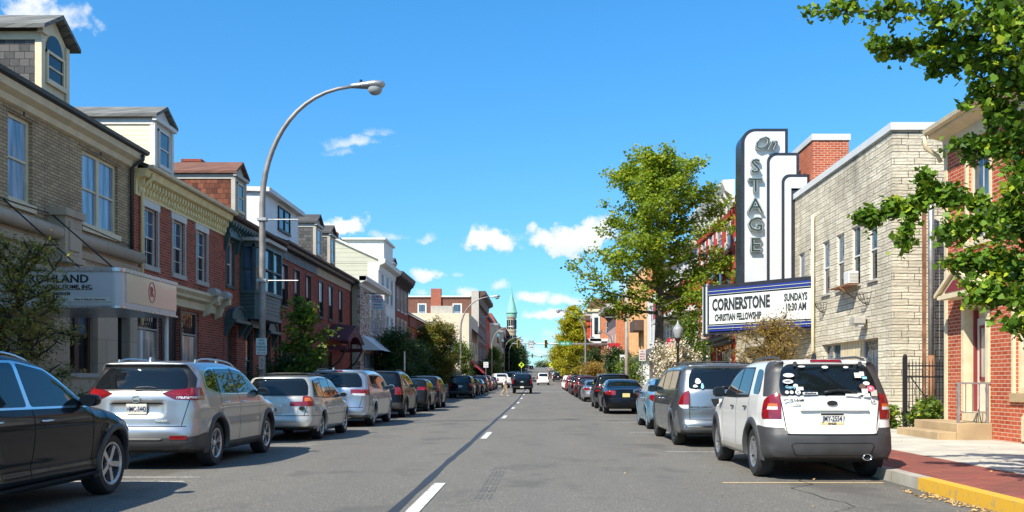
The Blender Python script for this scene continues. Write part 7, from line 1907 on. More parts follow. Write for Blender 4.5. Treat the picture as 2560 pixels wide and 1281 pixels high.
# silver crossover --------------------------------------------------
def make_rogue():
    c = car(L=4.69, W=.915, H=1.70, wr=.362, rim=.232, spokes=S10, axles=(.99, 3.70), k=.12, bow=.13, res=.026,
        prof=[(.16, .26), (.03, .38), (.0, .50), (.0, .62), (.03, .68), (.035, .80), (.05, .98), (.055, 1.13), (.10, 1.22), (.22, 1.38), (.38, 1.55), (.31, 1.61), (.34, 1.655), (.75, 1.68), (1.4, 1.695), (2.1, 1.68), (2.7, 1.605), (3.2, 1.36), (3.66, 1.125), (3.95, 1.075), (4.3, 1.0), (4.52, .90), (4.63, .78), (4.69, .58), (4.66, .38), (4.5, .24), (3.5, .22), (1.0, .22)],
        side=[(.2, -.06), (.32, -.03), (.45, -.012), (.62, 0), (.78, -.012), (.92, .008), (1.02, -.012), (1.12, -.035), (1.5, -.155), (1.7, -.23)],
        plan=[(0, -.11), (.25, -.045), (.6, -.01), (1.2, 0), (3.4, 0), (3.95, -.02), (4.4, -.09), (4.69, -.22)],
        flare=.022, paint=P_SILVER, sill=.26, mods=(bump_rear(0, .93, .045, .115, .42),))
    D = c.decals = []
    D.append(dict(name='rear_glass_surround', mat=PILL, rear=rnd(sym([(.80, 1.20), (.76, 1.40), (.62, 1.61)]), .03), nf=NBACK, off=.003, y=(0, .9)))
    D.append(dict(name='rear_glass', mat=M['cglass'], rear=rnd(sym([(.70, 1.225), (.67, 1.38), (.56, 1.55)]), .05), nf=NBACK, off=.008, y=(0, .9)))
    D.append(dict(name='window_trim', mat=M['chrome'], side=rnd([(.60, 1.245), (.67, 1.49), (.95, 1.572), (1.9, 1.585), (2.55, 1.545), (3.26, 1.215), (3.22, 1.13), (1.5, 1.135), (1.0, 1.16)], .04), nf=NSIDE, sides=(1, -1), off=.0025))
    D.append(glass('quarter_window', [(.68, 1.26), (.72, 1.47), (.95, 1.545), (1.11, 1.55), (1.11, 1.165)], .05))
    D.append(glass('rear_side_window', [(1.14, 1.165), (1.14, 1.553), (1.9, 1.563), (1.94, 1.155)], .03))
    D.append(glass('front_side_window', [(2.05, 1.155), (2.00, 1.560), (2.5, 1.525), (3.18, 1.205), (3.15, 1.155)], .03))
    D.append(dict(name='window_pillar', mat=PILL, side=[(1.94, 1.15), (1.90, 1.57), (2.01, 1.57), (2.06, 1.15)], nf=NSIDE, sides=(1, -1), off=.004))
    D.append(dict(name='windscreen', mat=M['cglass'], rear=rnd(sym([(.72, 1.14), (.58, 1.60)]), .05), nf=lambda n, c: (n[:, 1] > .2)&(n[:, 2] > .3), off=.005, y=(2.65, 3.9)))
    D.append(dict(name='tail_light', mat=M['tail_dark'], rear=rnd([(.36, 1.165), (.60, 1.245), (1.0, 1.26), (1.0, 1.06), (.56, 1.075)], .015), nf=None, sides=(1, -1), off=.007, y=(-.1, .47), x=(.3, 2)))
    D.append(dict(name='tail_light_core', mat=M['tail'], rear=rnd([(.46, 1.165), (.62, 1.225), (.86, 1.225), (.86, 1.135), (.56, 1.13)], .012), nf=None, sides=(1, -1), off=.010, y=(-.1, .38), x=(.3, 2)))
    D.append(dict(name='tail_light_lens', mat=M['lens_white'], side=rnd([(-.05, 1.085), (-.05, 1.12), (.42, 1.115), (.40, 1.09)], .01), x=(.58, 2), sides=(1, -1), off=.007))
    D.append(dict(name='lower_cladding', mat=M['clad'], side=[(-.2, .1), (-.2, .56), (.42, .56), (.8, .62), (.8, .1)], off=.006, sides=(1, -1), x=(0, 2)))
    D.append(dict(name='lower_cladding', mat=M['clad'], side=[(1.2, .1), (1.2, .37), (3.4, .37), (3.4, .1)], off=.006, sides=(1, -1), x=(.5, 2)))
    D.append(dict(name='bumper_strip', mat=M['chrome'], rear=rnd(sym([(.36, .475), (.40, .50)]), .01), nf=NBACK, off=.02))
    D.append(dict(name='reflector', mat=M['tail'], rear=rnd([(.50, .475), (.50, .53), (.74, .53), (.74, .475)], .012), nf=NREAR, sides=(1, -1), off=.012, y=(-.2, .6)))
    D.append(dict(name='tailgate_line', mat=M['well'], rear=[(-.72, .665), (-.72, .677), (.72, .677), (.72, .665)], nf=NBACK, off=.002))
    for sg in (1, -1): D.append(dict(name='tailgate_line', mat=M['well'], rear=strip_y(.655, .68, .76, 1.08, .011), nf=NREAR, off=.002, sides=(sg,), y=(-.1, .5)))
    D.append(dict(name='plate_garnish', mat=M['well'], rear=sym([(.42, 1.005), (.36, 1.03)]), nf=NREAR, off=.012, y=(-.1, .5)))
    D += door_lines(c, [(1.12, .40, 1.16, 1.14), (2.02, .38, 2.04, 1.14), (3.12, .40, 3.10, 1.13)])
    D.append(dict(name='headlight', mat=M['lens_white'], side=rnd([(4.25, .93), (4.3, 1.0), (4.7, .88), (4.7, .78), (4.5, .80)], .02), x=(.45, 2), sides=(1, -1), off=.005))
    c.extras = [arch_trim(M['clad'], .075, .018), mirrors(3.12, 1.17, M['black']), handles([(1.42, 1.02), (2.25, 1.01)], M['chrome']), rails(.75, 2.75, .60, M['alloy']),
        plate(.93, 'HMC-5442', ink='ink_navy', mat='plate'), wiper(-.05, .34, 1.245), badge(0, 1.085, .062), antenna(.62, P_SILVER), rear_text(.38, .755, 'MIDWAY', .05, 'letter_silver', .9)]
    return c

# white boxy SUV with grey cladding ----------------------------------
def make_kia():
    c = car(L=4.35, W=.885, H=1.66, wr=.352, rim=.215, spokes=S6, axles=(.86, 3.49), k=.11, bow=.12, res=.026, wout=.02,
        prof=[(.14, .27), (.02, .38), (.0, .50), (.0, .66), (.05, .72), (.07, .85), (.09, 1.0), (.11, 1.12), (.16, 1.24), (.27, 1.42), (.37, 1.56), (.32, 1.615), (.38, 1.65), (.8, 1.665), (1.5, 1.67), (2.0, 1.65), (2.45, 1.57), (2.9, 1.34), (3.32, 1.11), (3.6, 1.05), (3.95, .99), (4.15, .92), (4.28, .80), (4.35, .60), (4.33, .40), (4.2, .27), (3.2, .24), (1.0, .24)],
        side=[(.2, -.05), (.32, -.02), (.45, .0), (.62, .0), (.78, -.005), (.92, .0), (1.05, -.015), (1.15, -.035), (1.5, -.13), (1.7, -.19)],
        plan=[(0, -.10), (.25, -.03), (.6, -.0), (1.2, 0), (3.2, 0), (3.6, -.02), (4.1, -.09), (4.35, -.22)],
        flare=.028, paint=P_WHITE, sill=.28, mods=(bump_rear(0, .87, .03, .16, .46),))
    D = c.decals = []
    D.append(dict(name='pillar_trim', mat=M['clad'], side=rnd([(-.05, 1.14), (.20, 1.14), (.42, 1.14), (.72, 1.655), (.25, 1.655), (.05, 1.3)], .03), x=(.565, 2), sides=(1, -1), off=.003, nf=lambda n, c_: n[:, 2] < .93))
    D.append(dict(name='roof_edge_trim', mat=M['clad'], side=rnd([(.25, 1.60), (.25, 1.70), (2.4, 1.70), (2.6, 1.5), (2.2, 1.595)], .02), x=(.56, 2), sides=(1, -1), off=.004))
    D.append(dict(name='rear_glass', mat=M['cglass'], rear=rnd(sym([(.655, 1.155), (.655, 1.30), (.60, 1.50), (.53, 1.585)]), .05), nf=NBACK, off=.007, y=(0, .9)))
    D.append(glass('quarter_window', [(.58, 1.17), (.66, 1.50), (1.00, 1.53), (.97, 1.17)], .09))
    D.append(dict(name='window_surround', mat=PILL, side=rnd([(1.16, 1.12), (1.20, 1.555), (2.0, 1.565), (2.36, 1.50), (3.00, 1.18), (3.0, 1.10), (2.0, 1.10)], .04), nf=NSIDE, sides=(1, -1), off=.003))
    D.append(glass('rear_side_window', [(1.20, 1.15), (1.23, 1.53), (1.86, 1.54), (1.90, 1.13)], .05))
    D.append(glass('front_side_window', [(1.97, 1.13), (1.93, 1.54), (2.33, 1.48), (2.93, 1.175), (2.9, 1.125)], .03))
    D.append(dict(name='windscreen', mat=M['cglass'], rear=rnd(sym([(.70, 1.13), (.56, 1.56)]), .05), nf=lambda n, c_: (n[:, 1] > .2)&(n[:, 2] > .3), off=.005, y=(2.35, 3.6)))
    D.append(dict(name='tail_light', mat=M['tail'], side=rnd([(-.05, .84), (-.05, 1.19), (.22, 1.19), (.34, 1.10), (.37, .84)], .04), x=(.655, 2), sides=(1, -1), off=.008))
    D.append(dict(name='tail_light_lens', mat=M['lens_white'], side=[(-.05, .965), (-.05, 1.005), (.25, 1.005), (.25, .965)], x=(.70, 2), sides=(1, -1), off=.010))
    D.append(dict(name='tail_light_lens', mat=M['amber'], side=[(-.05, 1.005), (-.05, 1.045), (.25, 1.045), (.25, 1.005)], x=(.70, 2), sides=(1, -1), off=.010))
    D.append(dict(name='rear_bumper', mat=M['clad'], side=rnd([(-.3, .1), (-.3, .70), (.06, .72), (.20, .80), (.48, .80), (.55, .70), (.55, .1)], .02), off=.006, sides=(1, -1), x=(0, 2), planes=(((.0, 0, 1.0), .80),)))
    D.append(dict(name='hatch_panel', mat=P_WHITE, rear=rnd(sym([(.60, .645), (.655, .82)]), .05), nf=NREAR, off=.012, y=(-.1, .5)))
    D.append(dict(name='sill_cladding', mat=M['trim_grey'], side=[(1.2, .1), (1.2, .40), (3.2, .38), (3.2, .1)], off=.006, sides=(1, -1), x=(.5, 2)))
    for sg in (1, -1): D.append(dict(name='hatch_line', mat=M['well'], rear=strip_y(.595, .66, .665, 1.14, .012), nf=NREAR, off=.013, sides=(sg,), y=(-.1, .5)))
    D.append(dict(name='hatch_line', mat=M['well'], rear=sym([(.60, .63), (.60, .642)]), nf=NREAR, off=.013, y=(-.1, .5)))
    D.append(dict(name='bumper_step', mat=M['black'], rear=rnd(sym([(.50, .36), (.56, .50), (.50, .53)]), .03), nf=NREAR, off=.014, y=(-.1, .5)))
    D.append(dict(name='bumper_insert', mat=M['clad'], rear=rnd(sym([(.485, .375), (.545, .50), (.49, .515)]), .03), nf=NREAR, off=.022, y=(-.1, .5)))
    D.append(dict(name='brake_light', mat=M['tail'], rear=rnd(sym([(.22, 1.612), (.21, 1.635)]), .01), nf=lambda n, c_: n[:, 1] < -.1, off=.010, y=(0, .7)))
    D += door_lines(c, [(1.12, .62, 1.13, 1.12), (1.20, .40, 1.12, .62), (1.93, .38, 1.94, 1.13), (2.98, .40, 2.96, 1.10)])
    D.append(dict(name='headlight', mat=M['lens_white'], side=rnd([(3.9, .85), (3.95, .96), (4.4, .84), (4.4, .74)], .02), x=(.45, 2), sides=(1, -1), off=.005))
    def stickers(s, t):
        R_ = random.Random(3)
        def disc(x, z, rx, rz, mat, n=16, sq=False, off=.012):
            m = MB(); y = rear_y(s, x, z)-s.L/2-off
            # follow the lean of the glass
            sl = (rear_y(s, x, z+.05)-rear_y(s, x, z-.05))/.1
            pts = [(-1, -1), (1, -1), (1, 1), (-1, 1)] if sq else [(math.cos(2*math.pi*j/n), math.sin(2*math.pi*j/n)) for j in range(n)]
            m.add([(x+rx*p, y+sl*rz*q, z+rz*q) for p, q in pts], [tuple(range(len(pts)))])
            m.build('sticker', M[mat], t)
        W_ = 'signwhite'
        for a in [(-.53, 1.43, .075, .028, W_), (-.55, 1.345, .072, .030, W_), (-.46, 1.29, .033, .022, 'plate'), (-.58, 1.20, .026, .024, 'plate'), (-.52, 1.20, .026, .024, W_), (-.44, 1.20, .038, .032, W_),
                  (.55, 1.25, .052, .04, 'ped_pink'), (.44, 1.28, .045, .035, 'trim_brown'), (.50, 1.32, .045, .026, W_), (.26, 1.54, .035, .014, W_), (-.03, 1.54, .045, .018, W_), (-.34, 1.55, .05, .012, W_)]:
            disc(*a)
        for a in [(.40, 1.43, .045, .034, 'plate'), (.46, 1.45, .030, .028, W_), (.49, 1.395, .03, .016, 'letter_sky'), (-.41, 1.25, .05, .022, W_), (.46, 1.22, .04, .027, W_), (.59, 1.19, .05, .05, 'ink'), (.59, 1.19, .041, .041, 'trim_grey'),
                  (.41, 1.178, .05, .012, W_), (.48, 1.16, .045, .025, W_), (-.28, 1.185, .10, .016, W_), (.29, 1.165, .10, .014, W_)]:
            disc(*a, sq=True, off=.012 if a[4] != 'trim_grey' else .014)
        def word(x, z, s_, size, mat='ink', rx=0):
            y = rear_y(s, x, z)-s.L/2-.017; sl = (rear_y(s, x, z+.05)-rear_y(s, x, z-.05))/.1
            text('sticker_lettering', s_, M[mat], t, (x, y, z), size, 1.0, .002, .001, local=True, rx=math.pi/2-math.atan(sl))
        word(-.55, 1.345, 'NSC', .045); word(-.53, 1.27, 'Gypsy', .055, 'letter_sky'); word(-.28, 1.187, 'AfricanRoot', .032, 'ink'); word(.55, 1.25, 'B', .05, 'signwhite'); word(-.44, 1.2, 'C', .05)
    c.extras = [arch_trim(M['clad'], .085, .022), mirrors(2.95, 1.18, M['black'], (.12, .10, .10)), handles([(1.30, .98), (2.15, .97)], M['clad'], .07), rails(.5, 2.35, .58, M['clad'], h=.05, r=.018),
        plate(.845, 'JMY-2554', low='EAGLES', top='ink'), wiper(-.10, .34, 1.20, .03), stickers,
        badge(.01, 1.055, .035, 'black', False, 2.0), rear_text(.01, 1.056, 'KIA', .048, 'signwhite', 1.2), rear_text(-.50, 1.095, 'SPORTAGE', .042, 'ink', 1.35), rear_text(.57, 1.075, 'LX', .042, 'ink', 1.2),
        exhaust(.46, .335, .045, 1.4, y=.01), antenna(.9, M['black'], h=.09), rear_text(-.47, 1.035, 'AUTOSALES', .022, 'trim_grey')]
    def chrome_bar(s, t):
        m = MB(); m.box(-.42, .50, rear_y(s, 0, .96)-s.L/2-.03, rear_y(s, 0, .96)-s.L/2+.02, .945, .985); m.build('hatch_handle', P_WHITE, t, bevel=.012)
        for x in (-.42, .47):
            m = MB(); y = rear_y(s, x, 1.58)-s.L/2; m.box(x-.022, x+.022, y-.03, y+.05, 1.545, 1.62); m.build('glass_hinge', M['clad'], t, bevel=.01)
        m = MB(); m.box(-.55, .55, .35-s.L/2, .8-s.L/2, .24, .42); m.build('underbody', M['well'], t)
        m = MB(); m.tube([(.46, .5-s.L/2, .33), (.3, .9-s.L/2, .33), (-.1, 1.1-s.L/2, .33)], .05, 8); m.build('muffler', M['tin'], t)
    c.extras.append(chrome_bar)
    return c

P_ODYL = paint('paint_bright_grey', (.30, .32, .335), .8, .28)
# grey minivan --------------------------------------------------------
def make_caravan():
    c = car(L=5.15, W=.985, H=1.74, wr=.345, rim=.215, spokes=S5, rimmat=M['alloy_dark'], axles=(1.06, 4.14), k=.12, bow=.12, res=.03,
        prof=[(.12, .26), (.02, .34), (.0, .48), (.03, .55), (.07, .60), (.07, .80), (.09, 1.0), (.11, 1.16), (.16, 1.25), (.28, 1.45), (.39, 1.62), (.33, 1.69), (.40, 1.725), (1.0, 1.745), (2.2, 1.74), (3.0, 1.69), (3.4, 1.60), (3.9, 1.35), (4.32, 1.12), (4.6, 1.03), (4.85, .93), (5.05, .80), (5.15, .60), (5.12, .38), (4.95, .25), (3.8, .22), (1.0, .22)],
        side=[(.2, -.07), (.3, -.04), (.45, -.015), (.62, 0), (.85, 0), (1.05, -.015), (1.18, -.04), (1.6, -.14), (1.75, -.2)],
        plan=[(0, -.09), (.3, -.03), (.7, -.0), (3.9, 0), (4.3, -.03), (4.8, -.12), (5.15, -.28)], flare=.02, paint=P_GREY, sill=.24)
    D = c.decals = []
    D.append(dict(name='tailgate_panel', mat=P_ODYL, rear=rnd(sym([(.70, .80), (.72, 1.18)]), .04), nf=NREAR, off=.004, y=(-.1, .5)))
    D.append(dict(name='rear_glass', mat=M['cglass'], rear=rnd(sym([(.75, 1.20), (.73, 1.40), (.64, 1.63)]), .06), nf=NBACK, off=.007, y=(0, .9)))
    for i, p in enumerate([[(.52, 1.21), (.62, 1.60), (1.55, 1.625), (1.58, 1.19)], [(1.66, 1.19), (1.63, 1.625), (2.55, 1.62), (2.60, 1.17)], [(2.75, 1.17), (2.70, 1.61), (3.1, 1.57), (3.9, 1.19), (3.88, 1.15)]]):
        D.append(glass('side_window', p, .05))
    D.append(dict(name='window_pillar', mat=PILL, side=[(1.56, 1.20), (1.53, 1.62), (1.65, 1.62), (1.68, 1.2)], nf=NSIDE, sides=(1, -1), off=.003))
    D.append(dict(name='window_pillar', mat=PILL, side=[(2.58, 1.18), (2.53, 1.61), (2.72, 1.61), (2.77, 1.18)], nf=NSIDE, sides=(1, -1), off=.003))
    D.append(dict(name='windscreen', mat=M['cglass'], rear=rnd(sym([(.80, 1.16), (.64, 1.62)]), .05), nf=lambda n, c_: (n[:, 1] > .2)&(n[:, 2] > .3), off=.005, y=(3.2, 4.6)))
    D.append(dict(name='tail_light', mat=M['tail'], side=rnd([(-.05, .88), (-.05, 1.19), (.20, 1.19), (.30, .88)], .03), x=(.745, 2), sides=(1, -1), off=.007))
    D.append(dict(name='tail_light_lens', mat=M['lens_white'], side=rnd([(-.05, .80), (-.05, .875), (.28, .875), (.2, .80)], .02), x=(.76, 2), sides=(1, -1), off=.007))
    D.append(dict(name='bumper_line', mat=M['well'], rear=sym([(.80, .565), (.80, .578)]), nf=NREAR, off=.004, y=(-.1, .5)))
    D.append(dict(name='bumper_strip', mat=M['chrome'], rear=rnd(sym([(.86, .425), (.86, .445)]), .01), nf=NREAR, off=.006, y=(-.1, .5)))
    D.append(dict(name='bumper_lower', mat=M['clad'], rear=sym([(.9, .1), (.9, .36)]), nf=NREAR, off=.005, y=(-.1, .4)))
    for sg in (1, -1): D.append(dict(name='tailgate_line', mat=M['well'], rear=strip_y(.735, .58, .74, 1.20, .012), nf=NREAR, off=.005, sides=(sg,), y=(-.1, .5)))
    D.append(dict(name='number_recess', mat=M['well'], rear=rnd(sym([(.25, .84), (.32, 1.0)]), .03), nf=NREAR, off=.006, y=(-.1, .5)))
    D += door_lines(c, [(1.62, .38, 1.62, 1.18), (2.68, .36, 2.70, 1.16), (3.78, .38, 3.76, 1.13), (1.60, 1.03, 2.66, 1.03)])
    D.append(dict(name='side_moulding', mat=M['chrome'], side=[(1.75, .445), (1.75, .46), (2.4, .46), (2.4, .445)], nf=NSIDE, sides=(1, -1), off=.006))
    def decor(s, t):
        for (x, z, rx, rz) in ((-.56, 1.36, .06, .06), (-.62, 1.26, .05, .03), (-.48, 1.26, .03, .06)):
            m = MB(); y = rear_y(s, x, z)-s.L/2-.012; n = 14
            sl = (rear_y(s, x, z+.05)-rear_y(s, x, z-.05))/.1
            m.add([(x+rx*math.cos(2*math.pi*j/n)*(1+.2*math.sin(5*j)), y+sl*rz*math.sin(2*math.pi*j/n), z+rz*math.sin(2*math.pi*j/n)) for j in range(n)], [tuple(range(n))])
            m.build('sticker', M['signwhite'] if x != -.48 else M['letter_sky'], t)
    c.extras = [arch_trim(P_GREY, .05, .008), mirrors(3.80, 1.19, M['black'], (.13, .11, .10)), handles([(2.45, .98), (2.95, .98)], M['chrome']), rails(.9, 3.0, .70, M['clad'], cross=(1.5, 2.4)), plate(.92, '', mat='plate'),
        wiper(-.1, .4, 1.24), badge(0, 1.08, .05, 'chrome'), rear_text(-.5, .83, 'GRAND CARAVAN', .045, 'ink', 1.3), decor]
    return c

# pale blue-silver minivan ---------------------------------------------
def make_odyssey():
    c = car(L=5.15, W=1.0, H=1.74, wr=.355, rim=.225, spokes=S7, axles=(1.1, 4.1), k=.13, bow=.17, res=.032,
        prof=[(.12, .24), (.02, .34), (.0, .52), (.03, .62), (.06, .80), (.06, 1.0), (.08, 1.16), (.18, 1.28), (.30, 1.46), (.42, 1.62), (.36, 1.68), (.44, 1.72), (1.1, 1.745), (2.2, 1.74), (3.0, 1.68), (3.45, 1.56), (3.9, 1.34), (4.3, 1.12), (4.6, 1.03), (4.85, .93), (5.05, .80), (5.15, .60), (5.12, .38), (4.95, .25), (3.8, .22), (1.0, .22)],
        side=[(.2, -.07), (.3, -.04), (.45, -.015), (.62, 0), (.85, .0), (1.02, -.01), (1.14, -.04), (1.6, -.16), (1.75, -.23)],
        plan=[(0, -.12), (.3, -.04), (.7, -.0), (3.9, 0), (4.3, -.03), (4.8, -.12), (5.15, -.28)], flare=.02, paint=P_ODY, sill=.24)
    D = c.decals = []
    D.append(dict(name='rear_glass', mat=M['cglass'], rear=rnd(sym([(.76, 1.19), (.72, 1.42), (.58, 1.62)]), .06), nf=NBACK, off=.006, y=(0, .9)))
    for p in ([(.60, 1.22), (.68, 1.56), (1.50, 1.61), (1.55, 1.15)], [(1.62, 1.15), (1.58, 1.61), (2.50, 1.61), (2.55, 1.13)], [(2.66, 1.13), (2.62, 1.60), (3.1, 1.55), (3.9, 1.17), (3.86, 1.13)]):
        D.append(glass('side_window', p, .05))
    D.append(dict(name='windscreen', mat=M['cglass'], rear=rnd(sym([(.80, 1.14), (.64, 1.6)]), .05), nf=lambda n, c_: (n[:, 1] > .2)&(n[:, 2] > .3), off=.005, y=(3.2, 4.6)))
    D.append(dict(name='tail_light', mat=M['tail'], side=rnd([(-.05, 1.02), (-.05, 1.13), (.42, 1.12), (.36, .95), (.2, .98)], .03), x=(.44, 2), sides=(1, -1), off=.007))
    D.append(dict(name='tail_light_lens', mat=M['lens_white'], rear=rnd([(.52, .955), (.48, 1.01), (.86, 1.01), (.84, .93)], .02), nf=NREAR, sides=(1, -1), off=.008, y=(-.1, .45)))
    D.append(dict(name='brake_light', mat=M['tail'], rear=rnd(sym([(.16, 1.66), (.14, 1.69)]), .01), nf=NBACK, off=.008, y=(0, .9)))
    D.append(dict(name='bumper_line', mat=M['well'], rear=sym([(.80, .585), (.80, .6)]), nf=NREAR, off=.003, y=(-.1, .5)))
    D.append(dict(name='bumper_lower', mat=M['clad'], rear=sym([(.95, .1), (.95, .37)]), nf=NREAR, off=.006, y=(-.1, .4)))
    D.append(dict(name='bumper_strip', mat=M['chrome'], rear=rnd(sym([(.45, .295), (.45, .31)]), .01), nf=NREAR, off=.012, y=(-.1, .5)))
    for sg in (1, -1): D.append(dict(name='tailgate_line', mat=M['well'], rear=strip_y(.70, .6, .80, 1.0, .012), nf=NREAR, off=.003, sides=(sg,), y=(-.1, .5)))
    D += door_lines(c, [(1.60, .38, 1.60, 1.14), (2.62, .36, 2.64, 1.12), (3.78, .38, 3.76, 1.11), (.9, 1.04, 2.62, 1.02)])
    c.extras = [arch_trim(P_ODY, .05, .008), mirrors(3.80, 1.18, P_ODY, (.13, .11, .095)), handles([(2.45, .95), (2.9, .95)], P_ODY), rails(.7, 2.9, .70, M['clad']), plate(.9, ''), wiper(-.1, .4, 1.23), antenna(.75, P_ODY, x=-.2)]
    return c

# white estate -----------------------------------------------------------
def make_wagon():
    c = car(L=4.72, W=.865, H=1.52, wr=.325, rim=.205, spokes=S12, axles=(1.06, 3.71), k=.11, bow=.13, res=.028,
        prof=[(.10, .26), (.01, .36), (.0, .52), (.06, .60), (.07, .75), (.09, .97), (.13, 1.03), (.26, 1.20), (.44, 1.40), (.40, 1.44), (.50, 1.475), (1.2, 1.51), (1.9, 1.515), (2.4, 1.48), (2.75, 1.40), (3.1, 1.20), (3.45, .98), (3.8, .93), (4.2, .86), (4.5, .77), (4.66, .66), (4.72, .5), (4.70, .34), (4.5, .24), (3.5, .20), (1.0, .20)],
        side=[(.2, -.05), (.3, -.03), (.42, -.01), (.55, 0), (.7, .002), (.85, -.01), (.97, -.03), (1.35, -.15), (1.5, -.2)],
        plan=[(0, -.10), (.3, -.03), (.7, -.0), (3.4, 0), (3.8, -.02), (4.4, -.11), (4.72, -.26)], flare=.018, paint=P_WARM, sill=.22)
    D = c.decals = []
    D.append(dict(name='rear_glass', mat=M['cglass'], rear=rnd(sym([(.70, 1.03), (.66, 1.25), (.56, 1.425)]), .05), nf=NBACK, off=.006, y=(0, .9)))
    D.append(dict(name='window_surround', mat=PILL, side=rnd([(.42, 1.00), (.60, 1.38), (1.3, 1.44), (2.3, 1.43), (2.6, 1.38), (3.18, 1.02), (3.15, .97), (1.5, .96)], .05), nf=NSIDE, sides=(1, -1), off=.003))
    for p in ([(.50, 1.015), (.64, 1.37), (1.18, 1.415), (1.20, .995)], [(1.26, .99), (1.24, 1.42), (1.98, 1.425), (2.02, .985)], [(2.08, .985), (2.04, 1.42), (2.5, 1.39), (3.10, 1.01), (3.08, .985)]):
        D.append(glass('side_window', p, .04))
    D.append(dict(name='windscreen', mat=M['cglass'], rear=rnd(sym([(.70, 1.0), (.58, 1.40)]), .05), nf=lambda n, c_: (n[:, 1] > .2)&(n[:, 2] > .3), off=.005, y=(2.55, 3.7)))
    D.append(dict(name='tail_light', mat=M['tail'], side=rnd([(-.05, .80), (-.05, .90), (.30, .90), (.30, .80)], .02), x=(.33, 2), sides=(1, -1), off=.007))
    D.append(dict(name='tail_light', mat=M['tail'], side=rnd([(-.05, .80), (-.05, 1.02), (.28, 1.02), (.32, .80)], .03), x=(.60, 2), sides=(1, -1), off=.008))
    D.append(dict(name='turn_lamp', mat=M['amber'], side=rnd([(-.05, .905), (-.05, .985), (.25, .985), (.27, .905)], .02), x=(.64, 2), sides=(1, -1), off=.010))
    D.append(dict(name='bumper_line', mat=M['well'], rear=sym([(.74, .575), (.74, .59)]), nf=NREAR, off=.003, y=(-.1, .5)))
    D.append(dict(name='bumper_lower', mat=M['clad'], rear=sym([(.95, .1), (.95, .34)]), nf=NREAR, off=.006, y=(-.1, .4)))
    D.append(dict(name='plate_recess', mat=M['trim_white'], rear=rnd(sym([(.30, .64), (.30, .78)]), .02), nf=NREAR, off=.004, y=(-.1, .5)))
    D.append(dict(name='side_strip', mat=M['well'], side=[(.2, .575), (.2, .583), (4.3, .572), (4.3, .56)], nf=NSIDE, sides=(1, -1), off=.003))
    for sg in (1, -1): D.append(dict(name='tailgate_line', mat=M['well'], rear=strip_y(.64, .59, .70, .80, .011), nf=NREAR, off=.003, sides=(sg,), y=(-.1, .5)))
    D += door_lines(c, [(1.30, .52, 1.26, .97), (2.05, .36, 2.06, .97), (3.10, .38, 3.08, .96)])
    D.append(dict(name='sticker', mat=M['signwhite'], rear=rnd([(.43, .62), (.43, .77), (.49, .77), (.49, .62)], .01), nf=NREAR, off=.006, y=(-.1, .5)))
    c.extras = [arch_trim(P_WARM, .05, .008), mirrors(3.02, 1.03, P_WARM, (.11, .09, .075)), handles([(1.45, .87), (2.25, .87)], P_WARM), rails(.8, 2.3, .56, M['black'], cross=(1.1, 2.0)), plate(.71, '608'), badge(.60, .75, .045, 'ink', False, 1.6), wiper(-.1, .35, 1.06)]
    return c

